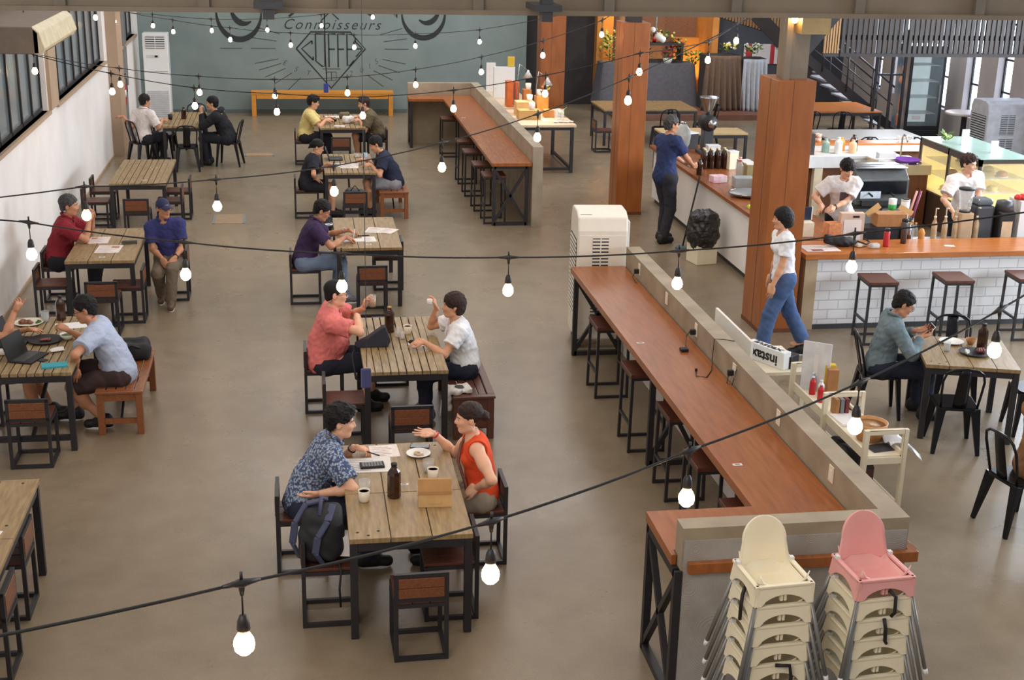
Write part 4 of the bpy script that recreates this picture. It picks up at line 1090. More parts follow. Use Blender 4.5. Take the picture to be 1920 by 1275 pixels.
festoon('nearest string of warm bulbs, running low across the picture in front of everything', [(-.22,4.03,2.45),(.7,4.64,2.33),(1.65,5.2,2.35),(2.63,5.7,2.45),(3.59,6.2,2.64)], (-1.5,3.35,2.8), (4.6,6.85,3.05))
festoon('string of bulbs passing in front of the man in pink and the white cooler', [(-1.82,9.34,2.45),(-.77,9.03,2.37),(.27,8.65,2.37),(1.36,8.47,2.37),(2.49,8.37,2.42),(3.6,8.12,2.58)], (-3.46,9.75,2.78), (5.6,7.9,3.1))
festoon('string of bulbs from the red polo man up to the middle pillar', [(-1.62,10.53,2.45),(-.66,11.07,2.39),(.31,11.61,2.39),(1.3,12.05,2.51),(2.26,12.52,2.7),(3.23,12.93,2.99)], (-3.46,9.6,2.66), (5.45,14.6,3.9))
festoon('string of bulbs from left windows across the orange bench to the far pillar', [(-3.3,18.2,2.62),(-2.42,19.6,2.27),(-1.32,19.3,2.2),(-.28,18.98,2.2),(.73,19.26,2.2),(1.74,19.76,2.25),(2.76,20.16,2.39),(3.77,20.61,2.59),(4.78,21.04,2.87)], (-3.46,18.0,2.9), (5.2,21.1,3.3))
festoon('string of bulbs just below it, from the fire extinguisher across to the stage', [(-2.27,17.54,2.45),(-1.24,17.19,2.32),(-.23,16.76,2.31),(.8,16.38,2.32),(1.9,16.33,2.41),(3.02,16.27,2.6),(4.14,16.08,2.89),(5.15,16.58,2.98),(5.78,17.41,3.14)], (-3.46,17.9,2.9), (6.6,18.6,3.6))
festoon('far string of bulbs crossing the diamond emblem on the teal wall', [(-3.3,26.46,2.54),(-2.32,27.44,2.27),(-1.2,26.66,2.2),(-.06,25.74,2.2),(1.1,25.43,2.2),(2.23,25.4,2.23),(3.43,25.35,2.32)], (-3.46,26.0,2.8), (5.3,25.2,2.9))
festoon('farthest string of bulbs, along the top of the teal wall', [(-3.3,21.16,3.06),(-3.25,23.67,2.84),(-2.73,27.76,2.35),(-1.6,27.72,2.27),(-.52,27.93,2.27),(.56,28.08,2.35),(1.61,28.31,2.51)], (-3.46,20.0,3.3), (3.4,28.8,3.0))
festoon('single bulb hanging on the steel column of the nearest orange pillar', [(5.47,14.5,3.66)], (5.3,14.4,3.96), (5.6,14.6,4.0), .18)
# hanging cords with blue tags
t = thing('hanging_cord', 'thin dark cord with a small blue tag hanging from the roof beam', 'cord', (.2, 8.98, 4.09))
m = MB(); m.tube([(0,0,0), (0,-.01,-.25), (.005,-.01,-.45)], .004, 6); m.build('cord', M_rubber, t)
m = MB(); m.box(-.016, .016, -.016, .0, -.51, -.45); m.build('tag', M_blue, t, bevel=.004)
t = thing('hanging_cord', 'long cord with blue tag hanging nearest us, by the man in pink', 'cord', (.195, 4.0, 4.9))
m = MB(); m.tube([(0,0,.4), (0,0,-.6), (.003,0,-1.5)], .0012, 6); m.build('cord', M_dgrey, t)
m = MB(); m.box(-.016, .016, -.006, .006, -1.57, -1.505); m.build('tag', mat('faded navy tag', (52,54,92), .6), t, bevel=.004)

# ------------------------------------------------------------------ air conditioners, coolers, fridge
t = thing('air_conditioner', 'tall white floor standing air conditioner by the teal wall', 'air conditioner', (-2.98, 30.7, 0))
m = MB(); m.box(-.27, .27, -.19, .19, .04, 1.92); m.box(-.25, .25, -.17, .17, 0, .04); m.build('body', M_wplastic, t, bevel=.015)
m = MB(); m.box(-.2, .2, -.2, -.189, 1.6, 1.85); m.build('outlet_recess', M_dgrey, t)
m = MB()
for i in range(5): m.box(-.2, .2, -.21, -.198, 1.615+i*.048, 1.64+i*.048)
m.box(-.006, .006, -.212, -.2, 1.6, 1.85); m.build('outlet_louvres', M_wplastic, t)
m = MB(); m.box(-.2, .07, -.196, -.189, 1.4, 1.46); m.build('badge_plate', mat('pale grey plastic', (196,196,192), .5), t)
m = MB(); m.box(-.02, .04, -.2, -.196, 1.41, 1.45); m.build('display', M_screen, t)
m = MB()
for i in range(13): m.box(-.23, .23, -.2, -.189, .12+i*.045, .145+i*.045)
m.build('intake_grille', mat('louvre grey', (176,178,182), .5), t)
m = MB(); m.box(-.25, .25, -.192, -.189, 1.095, 1.105); m.build('panel_joint', M_grey, t)
t = thing('air_conditioner', 'brown cream ceiling cassette air conditioner at the top left corner', 'air conditioner', (-2.98, 15.9, 3.3))
m = MB(); m.prism([(-.45,-.12), (.36,-.12), (.36,.1), (.3,.16), (-.45,.16)], -1.1, 1.1, 'y'); m.build('body', mat('dusty brown metal', (120,104,90), .6, var=.12), t, bevel=.01)
m = MB(); m.prism([(.3,.165), (.37,.105), (.42,-.06), (.37,-.13), (.3,-.12)], -1.1, 1.12, 'y'); m.build('front_cover', mat('yellowed plastic', (206,192,160), .5), t, bevel=.01)
m = MB(); m.prism([(.375,-.06), (.405,-.05), (.385,-.115), (.36,-.11)], -.9, .9, 'y'); m.build('air_slot', M_black, t)
for y in (-.7, .7):
    m = MB(); m.tube([(-.1,y,.15), (-.1,y,1.4)], .008, 6); m.build('hanger_rod', M_grey, t)
t = thing('fire_extinguisher', 'red fire extinguisher on the white wall beside the tall air conditioner', 'fire extinguisher', (-3.36, 27.45, .82))
m = MB(); m.lathe([(0,0), (.07,0), (.075,.02), (.075,.4), (.06,.46), (.025,.5), (.025,.54), (0,.54)], n=18); m.build('cylinder', M_red, t)
m = MB(); m.lathe([(.0765,.16), (.0765,.3)], n=18); m.build('label_band', M_paper, t)
m = MB(); m.box(-.02,.03,-.02,.02,.54,.58); m.bar((0,0,.57),(.09,0,.61),.02); m.tube([(.02,.02,.55),(.09,.05,.5),(.09,.05,.25)], .01, 6); m.build('valve_hose', M_black, t)
def cooler(label, loc, rz, w, d, h, m1):
    t = thing('air_cooler', label, 'air cooler', loc, rz, None)
    m = MB(); m.prism([(-d/2,.1), (d/2,.1), (d/2,h-.16), (d/2-.06,h-.02), (d/2-.16,h), (-d/2+.16,h), (-d/2+.04,h-.05), (-d/2,h-.2)], -w/2, w/2, 'x'); m.build('body', m1, t, bevel=.02)
    m = MB(); m.box(-w/2+.02, w/2-.02, -d/2-.004, -d/2+.004, .3, h-.25); m.build('louvre_recess', M_dgrey if False else m1, t)
    for x0, x1 in ((-w*.2, w*.12),):
        for z0, z1 in ((.86, 1.28), (.36, .78)):
            g = MB(); g.box(x0, x1, -d/2-.006, -d/2+.004, z0*h/1.56, z1*h/1.56); go = g.build('vent_recess', M_dgrey, t)
            s = MB(); n = 11
            for i in range(n):
                z = (z0+(z1-z0)*(i+.2)/n)*h/1.56; s.box(x0, x1, -d/2-.014, -d/2-.005, z, z+.02*h/1.56)
            s.box((x0+x1)/2-.006, (x0+x1)/2+.006, -d/2-.015, -d/2-.005, z0*h/1.56, z1*h/1.56); s.build('vent_slats', m1, go)
    g = MB(); g.box(-w/2-.006, -w/2+.004, -d/2+.07, d/2-.07, .35*h/1.56, 1.25*h/1.56); go = g.build('side_pad_recess', M_dgrey, t)
    s = MB()
    for i in range(18): z = (.36+.05*i)*h/1.56; s.box(-w/2-.012, -w/2-.004, -d/2+.07, d/2-.07, z, z+.022)
    s.build('side_slats', m1, go)
    m = MB(); m.box(-w/2+.03, -w/2+.16, -d/2+.08, -d/2+.2, h-.07, h-.03); m.build('control_panel', M_chrome, t)
    m = MB(); m.box(w/2-.005, w/2+.03, -d/2+.06, d/2-.06, .15, h-.1); m.build('side_cover', M_wplastic, t, bevel=.012)
    for sx in (-1, 1):
        for sy in (-1, 1):
            c = MB(); c.lathe([(0,-.02),(.045,-.02),(.045,.02),(0,.02)], (sx*(w/2-.06), sy*(d/2-.06), .045), 12, Matrix.Rotation(pi/2, 3, 'Y')); c.box(sx*(w/2-.06)-.03, sx*(w/2-.06)+.03, sy*(d/2-.06)-.03, sy*(d/2-.06)+.03, .07, .1); c.build('castor', M_rubber, t)
    return t
cooler('white evaporative air cooler standing at far end of the front bar table', (3.34, 14.42, 0), radians(-4), .56, .6, 1.56, M_beige)
cooler('pale grey evaporative air cooler at the right edge, beside the slot windows', (13.35, 24.0, 0), radians(0), .9, .7, 1.42, mat('pale blue grey plastic', (188,190,196), .45))
t = thing('drinks_fridge', 'upright black drinks fridge with glass door by the slot windows', 'fridge', (13.25, 27.35, 0))
m = MB(); m.box(-.4,.4,-.3,.35,.0,.42); m.box(-.4,-.34,-.3,.35,.42,1.95); m.box(.34,.4,-.3,.35,.42,1.95); m.box(-.34,.34,.3,.35,.42,1.95); m.box(-.4,.4,-.3,.35,1.95,2.1); m.build('cabinet', M_black, t)
m = MB(); m.box(-.34,.34,.28,.3,.42,1.95); m.build('lining', mat('glowing fridge lining', (200,214,216), .4, emit=(214,232,236), estr=.6), t)  # lining itself glows, standing in for the fridge's interior light
for i in range(4):
    m = MB(); m.box(-.33,.33,-.2,.28,.66+i*.34,.675+i*.34); m.build('shelf', M_wplastic, t)
m = MB(); m.box(-.34,.34,-.305,-.295,.42,1.95); d_ = m.build('glass_door', mat('fridge glass', (170,186,188), .08, alpha=.18), t)
m = MB(); m.box(.3,.33,-.33,-.305,.9,1.3); m.build('handle', M_chrome, d_)
m = MB(); m.box(-.25,-.05,-.308,-.304,.56,.64); m.build('door_sticker', M_paper, d_)
m = MB()
for i in range(6): m.box(-.34,.34,-.31,-.298,.08+i*.045,.1+i*.045)
m.build('base_grille', M_dgrey, t)
m = MB(); m.box(-.408,-.4,-.28,.34,.3,1.95); m.build('side_print', mat('printed sea picture', (70,104,132), .5, rgb2=(176,160,140), scale=2.2, detail=2), t)
m = MB()
for c, r in (((-.41, -.05, 1.6), (.004,.12,.09)), ((-.41, .05, 1.35), (.004,.13,.08)), ((-.41, -.02, .85), (.004,.12,.2)), ((-.41, .05, .5), (.004,.1,.14))): m.ball(c, r, 12)
m.build('side_print_shapes', mat('coral print', (196,96,72), .5, rgb2=(216,176,140), scale=6), t)

# ------------------------------------------------------------------ service counters
t = thing('service_counter', 'white brick service counter with amber wooden top at right', 'counter', (5.85, 14.5, 0))
m = MB(); m.box(0, 4.6, 0, .66, .885, .95); m.build('counter_top', M_counter, t, bevel=.006)
m = MB(); m.box(.19, 4.55, .1, .22, .0, .885); m.build('brick_front', M_brick, t)
m = MB(); m.box(.04, .19, .08, .6, 0, .885); m.build('end_panel', mat('beige end panel', (184,160,130), .6, var=.05), t)
m = MB(); m.box(.19, 4.55, .085, .1, 0, .06); m.build('kick_strip', M_dgrey, t)
t = thing('side_counter', 'side counter with brown wooden top and white panel, behind the nearest pillar', 'counter', (5.88, 15.2, 0))
m = MB(); m.box(0, .86, 0, 6.7, .895, .95); m.build('counter_top', M_bartop, t, bevel=.006)
m = MB(); m.box(.06, .14, .02, 6.6, .08, .895); m.build('front_panel', M_lwall, t)
m = MB(); m.box(.1, .8, .05, 6.55, 0, .08); m.build('kick_strip', M_dgrey, t)
t = thing('work_counter', 'steel work counter hidden behind the brick counter', 'counter', (6.8, 15.17, 0))
m = MB(); m.box(0, 3.5, 0, .6, .78, .82); m.build('work_top', M_chrome, t); m = MB(); m.box(.02, 3.48, .04, .56, 0, .78); m.build('cabinet', M_dgrey, t)
t = thing('back_counter', 'white marble back counter with brown panels, behind the barista in the printed shirt', 'counter', (8.05, 19.75, 0))
m = MB(); m.box(0, 1.35, .85, 1.65, .78, .98); m.box(1.35, 1.75, .85, 1.65, .82, .98); m.build('marble_top', M_marble, t, bevel=.008)
m = MB(); m.box(1.15, 1.88, 0, .85, .82, .98); m.build('sink_top', mat('cream marble', (226,206,160), .3, rgb2=(206,190,156), scale=3), t, bevel=.008)
m = MB(); m.box(.02, 1.75, 1.0, 1.6, 0, .78); m.box(1.17, 1.86, .06, .85, 0, .82); m.build('base_panels', M_brownp, t)
m = MB(); m.box(.28, .42, .86, .98, 0, .78); m.build('support_post', mat('beige post', (206,190,162), .6), t)
m = MB(); m.box(1.4, 1.8, .2, .6, .9805, .985); m.build('sink', M_dgrey, t)
m = MB(); m.tube([(1.65,.68,.98),(1.65,.68,1.3),(1.65,.62,1.36),(1.65,.52,1.34),(1.65,.48,1.26)], .014, 8); m.build('tap', M_chrome, t)
m = MB(); m.box(.1, 2.75, 1.66, 1.7, .9, 1.0); m.build('splashback', M_marble, t)
m = MB(); m.box(.05, 2.8, 1.7, 2.05, .975, 1.035); m.build('raised_ledge', M_counter, t, bevel=.006); m = MB(); m.box(.1, 2.75, 1.8, 1.95, 0, .975); m.build('ledge_wall', M_brownp, t)
t = thing('pastry_case', 'lit pastry display case with green glass top beside the barista on the right', 'display case', (9.95, 18.3, 0))
W_, D_, Hh = .85, 2.0, 1.33
m = MB(); m.box(0, W_, 0, D_, 0, .55); m.build('base_cabinet', mat('dark brown laminate', (74,54,42), .5), t, bevel=.01)
m = MB()
for x in (.02, W_-.02):
    for y in (.02, D_-.02, D_*.5): m.box(x-.02, x+.02, y-.02, y+.02, .55, Hh)
m.box(0, .05, 0, D_, Hh-.1, Hh); m.box(W_-.05, W_, 0, D_, Hh-.1, Hh); m.box(0, W_, 0, .05, Hh-.06, Hh); m.box(0, W_, D_-.05, D_, Hh-.06, Hh); m.build('frame', mat('brown black frame', (56,46,40), .45), t)
m = MB(); m.box(.01, W_-.01, .01, D_-.01, Hh, Hh+.015); m.build('glass_top', M_glasstop, t)
m = MB(); m.box(.04, W_-.04, .04, D_-.04, .55, .57); m.box(W_-.045, W_-.035, .04, D_-.04, .57, Hh-.06); m.box(.04, W_-.04, D_-.045, D_-.035, .57, Hh-.06); m.build('lit_lining', M_caseglow, t)
m = MB(); m.box(.012, .018, .04, D_-.04, .57, Hh-.1); m.box(.04, W_-.04, .012, .018, .57, Hh-.06); m.build('glass_front', mat('case pane', (230,220,190), .06, alpha=.15), t)
for z in (.8, 1.02):
    m = MB(); m.box(.1, W_-.05, .06, D_-.06, z, z+.012); m.build('glass_shelf', mat('case shelf', (220,226,214), .1, alpha=.55), t)
pc = t
rr_ = random.Random(3)
for i in range(12):
    z = (.57, .812, 1.032)[i % 3]; y = 18.3+.2+.42*(i//3)+.05*rr_.random(); x = 9.95+.25+.12*(i % 3)
    c = ((226,178,84), (232,206,120), (186,116,60), (206,214,120))[i % 4]
    b = thing('pastry', 'small %s cake in the lit pastry case' % ('golden', 'pale yellow', 'brown', 'green yellow')[i % 4], 'pastry', (x, y, z), 0, '%s cakes in the pastry case' % ('golden', 'pale yellow', 'brown', 'green yellow')[i % 4])
    m = MB(); m.lathe([(0,.012),(.075,.012),(.08,.03),(.078,.06),(.05,.085),(0,.09)], n=12); m.build('cake', mat('cake %d' % (i % 4), c, .6, var=.15, scale=20), b)
    m = MB(); m.lathe([(0,0),(.1,.004),(.105,.012),(0,.012)], n=14); m.build('plate', M_porcelain, b)
# espresso machine on its cabinet
t = thing('steel_cabinet', 'dark grey cabinet behind the baristas, under the coffee machine', 'cabinet', (8.05, 17.9, 0))
m = MB(); m.box(-.35,.55,-.3,.3,0,.84); m.build('body', M_dgrey, t, bevel=.008); m = MB(); m.box(-.3,.08,-.31,-.3,.08,.78); m.box(.12,.5,-.31,-.3,.08,.78); m.build('doors', M_grey, t)
t = thing('coffee_machine', 'dark grey coffee machine behind the barista in the printed shirt', 'coffee machine', (8.1, 17.85, .84))
m = MB(); m.prism([(-.28,0),(.28,0),(.28,.5),(-.12,.5),(-.28,.36)], -.34, .42, 'x'); m.build('body', mat('grey steel cover', (98,100,100), .4, .3), t, bevel=.01)
m = MB(); m.box(-.3,.38,-.3,-.282,.16,.34); m.build('front_panel', M_screen, t); m = MB(); m.box(-.28,.2,-.34,-.28,.0,.07); m.build('drip_tray', M_chrome, t)
m = MB(); m.box(-.3,.0,-.31,-.298,.1,.2); m.build('painted_lit_patch', mat('pale blue lit patch', (214,228,240), .4), t)  # blue-white lit patch put into a pale colour, emits nothing
for x in (-.18, .14):
    m = MB(); m.tube([(x,-.29,.18),(x,-.36,.17),(x,-.44,.16)], .014, 6); m.build('filter_handle', M_black, t)
m = MB(); m.box(-.34,.42,-.2,.24,.5,.512); m.tube([(-.33,-.2,.56),(.41,-.2,.56),(.41,.23,.56),(-.33,.23,.56)], .008, 6, closed=True); m.build('cup_rail', M_chrome, t)
# steel grinder with a conical hopper
t = thing('coffee_grinder', 'black coffee grinder with big steel cone hopper left of the nearest pillar', 'grinder', (6.62, 21.1, .95))
m = MB(); m.box(-.14,.14,-.16,.16,0,.05); m.prism([(-.1,.05),(.06,.05),(.1,.5),(-.12,.5)], -.08, .08, 'x'); m.build('stand', M_dgrey, t, bevel=.01)
m = MB(); m.lathe([(0,-.16),(.12,-.16),(.14,-.1),(.14,.1),(.1,.16),(0,.16)], (0,0,.5), 16, Matrix.Rotation(pi/2, 3, 'X')); m.build('motor_drum', M_black, t)
m = MB(); m.lathe([(0,0),(.075,0),(.075,.03),(.045,.035),(.04,.05),(0,.05)], (.03,-.16,.5), 16, Matrix.Rotation(pi/2, 3, 'X')); m.build('dial', M_chrome, t)
m = MB(); m.lathe([(.04,.62),(.05,.66),(.15,.9),(.155,.92),(.145,.92),(.05,.68),(.03,.66)], n=20); m.build('hopper', M_chrome, t)

# ------------------------------------------------------------------ stage, screens, stairs
t = thing('draped_counter', 'grey black draped counter with flowers on the stage behind the middle pillar', 'counter', (8.5, 32.4, .13))
m = MB()
def drape(u, v, w=2.3, d=.7, h=1.0, fl=.12):
    a = u*2*pi; x = (w/2+fl*(1-v))*max(-1, min(1, 1.35*cos(a))); y = (d/2+fl*(1-v))*max(-1, min(1, 1.35*sin(a)))
    r = .018*(1-v)*sin(u*90); return Vector((x*(1+r), y*(1+r*2), h*v))
m.grid(drape, 160, 8); m.prism([tuple(drape(i/60, 1)[:2]) for i in range(60)], .98, 1.005); m.build('drape', M_curt, t)
m = MB(); m.box(-.7,.9,-.1,.3,1.0,1.06); m.box(-.7,-.64,-.1,.3,1.06,1.42); m.box(.84,.9,-.1,.3,1.06,1.42); m.box(-.7,.9,-.1,.3,1.42,1.47); m.build('flower_shelf', M_darkwall, t)
def plant(label, loc, r, h, cols, pot=None, cat='flowers', name='flower_arrangement', n=60, sd=1):
    t = thing(name, label, cat, loc); rg = random.Random(sd)
    m = MB()
    for i in range(n):
        a = rg.uniform(0, 6.28); q = r*math.sqrt(rg.random()); z = h*rg.uniform(.1, .85); c = Vector((q*cos(a), q*sin(a), z)); d = Vector((cos(a)*.8, sin(a)*.8, rg.uniform(.1, .9))).normalized(); s_ = d.cross(Vector((0,0,1))).normalized()
        L_ = rg.uniform(.06, .13); w_ = L_*.28
        m.add([c, c+d*L_*.5+s_*w_, c+d*L_, c+d*L_*.5-s_*w_], [(0,1,2,3)])
    m.build('foliage', M_green, t)
    m = MB()
    for i in range(max(6, n//4)):
        a = rg.uniform(0, 6.28); q = r*math.sqrt(rg.random()); z = h*rg.uniform(.45, 1.); m.m = i % len(cols); m.ball((q*cos(a), q*sin(a), z), rg.uniform(.025, .045), 8)
    m.build('blooms', cols, t)
    m = MB()
    if pot: m.lathe([(0,-.0),(r*.45,0),(r*.6,.12),(r*.55,.12),(0,.1)], n=14)
    else: m.tube([(0,0,0),(0,0,h*.4)], .012, 6)
    m.build('pot' if pot else 'stems', pot or M_green, t); return t
Fy = mat('yellow petals', (214,204,96), .7); Fr = mat('dark red petals', (150,44,50), .7); Fw = mat('white petals', (214,216,206), .7); Fo = mat('orange petals', (206,120,60), .7); Fg = mat('pale green petals', (160,186,96), .7)
plant('yellow flowers in the shelf on the draped stage counter', (8.35, 32.42, 1.19), .28, .34, [Fy, Fg], sd=2)
plant('dark red flowers in a white pot on the draped stage counter', (9.0, 32.25, 1.13), .2, .42, [Fr], M_porcelain, sd=3)
plant('yellow green flowers on top of the stage flower shelf', (8.9, 32.5, 1.6), .3, .3, [Fy, Fg], sd=4)
plant('orange flowers trailing at the right end of the stage flower shelf', (9.35, 32.55, 1.2), .16, .55, [Fo, Fg], sd=5)
plant('leafy yellow plant at the left end of the draped stage counter', (7.6, 32.5, 1.13), .22, .75, [Fy], sd=6, n=110)
plant('pale green plant beside the lit ochre wall on the stage', (9.75, 32.7, 1.0), .25, .4, [Fg, Fy], sd=7)
for i, x in enumerate((8.28, 8.5, 8.72)):
    b = thing('bottle', 'dark bottle with red label on the stage flower shelf', 'bottle', (x, 32.55, 1.6), 0, 'three dark bottles on the stage shelf')
    m = MB(); m.lathe([(0,0),(.045,0),(.045,.2),(.016,.27),(.016,.36),(0,.36)], n=12); m.build('glass', M_amber, b); m = MB(); m.lathe([(.047,.03),(.047,.14)], n=12); m.build('label', M_red, b)
def hang(label, x0, x1, y, z0, z1, mt, flare=.1, folds=9, amp=.05, lean=0., name='draped_cloth', cat='cloth'):
    t = thing(name, label, cat, ((x0+x1)/2, y, z0)); w = x1-x0
    m = MB(); m.grid(lambda u, v: Vector(((u-.5)*w*(1+flare*2*(1-v))+lean*v, -.12*(1-v)+amp*sin(u*folds*6.28+1.5*v)*(1.1-v)+.04*sin(u*9), (z1-z0)*v)), 90, 14); m.build('cloth', mt, t, solid=.006)
    m = MB(); m.box(-w/2, w/2, .12, .6, 0, z1-z0); m.build('support', M_darkwall, t); return t
hang('brown draped cloth over a stand at right of the lit ochre wall', 9.7, 10.55, 31.3, .13, 1.42, M_curtb, .14, 7, .06)
hang('silver grey draped cloth beside the brown one on the stage', 10.6, 11.2, 31.25, .13, 1.35, M_curtg, .05, 6, .06)
plant('white orchid and green leaves above the silver drape', (10.9, 31.6, 1.38), .26, .3, [Fw, Fg], sd=8)
plant('white green flowers above the brown drape', (10.3, 31.6, 1.45), .22, .24, [Fy, Fw], sd=9)
t = thing('wall_calendar', 'red and white printed board right of the silver drape', 'board', (11.75, 33.36, 1.0))
m = MB(); m.box(-.45,.45,0,.03,0,.5); m.build('board', M_paper, t); m = MB(); m.box(-.4,-.25,-.006,0,0,.5); m.box(.25,.36,-.006,0,0,.5); m.build('red_bands', M_red, t)
def spotlamp(label, loc, rz):
    t = thing('spotlight', label, 'spotlight', loc, rz); m = MB(); m.lathe([(0,0),(.05,0),(.05,.16),(.035,.17),(0,.17)], n=14, M=Matrix.Rotation(radians(120), 3, 'Y')); m.build('lamp_head', M_wplastic, t)
    m = MB(); m.ball((-.05,0,.08), .045, 10); m.build('joint', M_wplastic, t); m = MB(); m.tube([(0,0,.02),(0,.02,.4)], .012, 6); m.build('stem', M_grey, t); return t
spotlamp('white spotlight fixed to upper right of the middle orange pillar', (5.62, 20.9, 2.86), 0)
# timber slats of the mezzanine front
def slatscreen(label, x0, x1, y, z0, z1, n, mt, rail=True, lean=0.):
    t = thing('slat_screen', label, 'screen', (x0, y, z0)); w = x1-x0
    for i in range(n):
        m = MB(); x = w*i/n; m.box(x, x+w/n*.62, -.02, .02, 0, z1-z0); m.build('slat', mt, t)
    m = MB(); m.box(0, w, .02, .07, .22, .3); m.box(0, w, .02, .07, z1-z0-.2, z1-z0-.1); m.box(0, w, -.005, .06, -.06, 0); m.build('rails', M_darkwall, t); return t
slatscreen('dark vertical timber slat screen across the top right', 9.15, 13.98, 22.0, 2.48, 4.4, 52, M_slats)
slatscreen('short run of tan slats at the left end of the dark slat screen', 8.85, 9.13, 22.0, 2.48, 4.4, 6, M_slatl)
t = thing('slat_screen', 'sloping tan slat panel behind the nearest pillar at the top', 'screen', (8.6, 29.0, 2.0))
for i in range(32):
    x = 2.2*i/32; zb = .55-.5*max(0, (i-6)/26); m = MB(); m.box(x, x+.042, -.02, .02, zb, 2.2); m.build('slat', M_slatl, t)
m = MB(); m.box(0, 2.2, .02, .06, 1.2, 1.3); m.bar((.3,.04,.6),(2.25,.04,.05), .05); m.build('rails', M_darkwall, t)
m = MB(); m.bar((9.9,28.6,2.6),(11.3,28.6,1.35), .06, .3); m.build('stair_soffit', M_darkwall).__setitem__('kind', 'structure')
t = thing('staircase', 'black steel staircase with railings behind the orange table', 'staircase', (13.15, 28.45, 0))
N_ = 9
for sy in (0, 1.0):
    m = MB(); m.bar((.1,sy,.12),(-2.45,sy,1.95), .04, .2); m.build('stringer', M_steel, t)
for i in range(N_):
    m = MB(); x = -.05-.28*i; m.box(x-.15, x+.13, .02, .98, .17+.2*i, .205+.2*i); m.build('tread', mat('pale grey tread', (176,178,184), .4, .1), t)
for sy in (-.02, 1.02):
    m = MB(); m.tube([(.12,sy,1.0),(-2.4,sy,2.85)], .022, 8); m.tube([(.12,sy,.6),(-2.4,sy,2.4)], .014, 6); m.build('handrail', M_steel, t)
    for i in range(5):
        m = MB(); x = .1-.6*i; m.tube([(x,sy,.1+.72*(.1-x) if i else 0),(x,sy,1.02+.735*(.1-x))], .018, 6); m.build('baluster', M_steel, t)
t = thing('railing', 'black upright railing posts between the stairs and the drinks fridge', 'railing', (12.4, 26.95, 0))
for x in (-.35, 0, .28):
    m = MB(); m.box(x-.025, x+.025, -.025, .025, 0, 2.45); m.build('post', M_steel, t)
m = MB(); m.box(-.35, .3, -.02, .02, 1.5, 1.54); m.box(-.35,.3,-.02,.02,.05,.09); m.build('rail', M_steel, t)
t = thing('bar_height_table', 'tall round pale topped table in front of the slot windows', 'table', (13.05, 24.85, 0))
m = MB(); m.lathe([(0,1.0),(.36,1.0),(.38,1.01),(.38,1.045),(.36,1.05),(0,1.05)], n=32); m.build('table_top', mat('pale pinkish laminate', (200,188,182), .35, var=.05), t)
m = MB(); m.box(-.06,-.02,-.04,.0,.02,1.0); m.box(.02,.06,.0,.04,.02,1.0); m.lathe([(0,0),(.24,0),(.24,.02),(0,.03)], n=20); m.build('pedestal', M_steel, t)
m = MB(); m.box(.24,.29,.0,.05,0,1.0); m.build('leg', M_steel, t)
# floor hatch covers
for (x0, x1, y0, y1, l) in ((-1.3, -.84, 20.56, 21.2, 'tan rectangular floor hatch cover in the aisle'), (-1.0, -.45, 26.3, 26.6, 'narrow rusty drain cover in the floor by the hoodie man')):
    t = thing('drain_cover', l, 'drain cover', ((x0+x1)/2, (y0+y1)/2, 0)); w, d = x1-x0, y1-y0
    m = MB(); m.box(-w/2, w/2, -d/2, d/2, 0, .006); m.build('plate', mat('tan steel plate', (150,124,94), .6, var=.1), t)
    for sx in (-1, 1):
        m = MB(); m.box(sx*w/2-.02, sx*w/2+.02, -d/2, d/2, .0, .009); m.build('edge_bar', M_grey, t)
# ------------------------------------------------------------------ small things on tables and counters
TZ = .755
def cup(x, y, z, label, m1=None, r=.043, h=.086, drink=True, g=None):
    t = thing('coffee_cup', label, 'cup', (x, y, z), 0, g); k = r/.036
    m = MB(); m.lathe([(0,0),(.026*k,0),(.03*k,.01),(.036*k,h),(.033*k,h),(.027*k,.012),(0,.01)], n=20); m.build('cup', m1 or M_cup, t)
    if drink:
        m = MB(); m.lathe([(0,h-.012),(.0325*k,h-.012)], n=20); m.build('coffee', M_coffee, t)
    return t
def glass(x, y, z, label, r=.034, h=.09, water=True, g=None):
    t = thing('drinking_glass', label, 'glass', (x, y, z), 0, g)
    m = MB(); m.lathe([(0,0),(r*.8,0),(r,h),(r*.93,h),(r*.75,.008),(0,.008)], n=20); m.build('tumbler', M_glass, t)
    if water:
        m = MB(); m.lathe([(0,.009),(r*.76,.009),(r*.85,h*.5),(0,h*.5)], n=16); m.build('water', mat('water', (190,196,196), .05, alpha=.3), t)
    return t
def bottle(x, y, z, label, h=.2, r=.036, m1=None, g=None, square=False, cap=None):
    t = thing('bottle', label, 'bottle', (x, y, z), 0, g)
    m = MB(); m.lathe([(0,0),(r*.95,0),(r,.006),(r,h*.68),(r*.9,h*.76),(r*.5,h*.86),(r*.42,h*.9),(r*.42,h*.96),(0,h*.96)], n=8 if square else 20, smooth=not square); m.build('bottle_body', m1 or M_amber, t)
    m = MB(); m.lathe([(0,h*.94),(r*.46,h*.94),(r*.46,h),(0,h)], n=14); m.build('cap', cap or M_black, t); return t
def sheet(x, y, z, w, d, rz, label, m1=None, name='paper_sheet', cat='paper', g=None, lines=True, t_=.002, prints=()):
    t = thing(name, label, cat, (x, y, z), radians(rz), g)
    m = MB(); m.box(-w/2, w/2, -d/2, d/2, 0, t_); m.build('sheet', m1 or M_paper, t)
    if lines:
        m = MB(); n = max(3, int(d/.035))
        for i in range(n):
            yy = -d/2+.03+(d-.05)*i/n; m.box(-w/2+.02, -w/2+.02+(w-.05)*(.55+.4*((i*37) % 10)/10), yy, yy+.006, t_, t_+.0006)
        m.build('printed_lines', mat('grey print', (150,140,138), .8), t)
    for (a, b, c, d2, mm) in prints:
        m = MB(); m.box(a, b, c, d2, t_, t_+.0008); m.build('printed_block', mm, t)
    return t
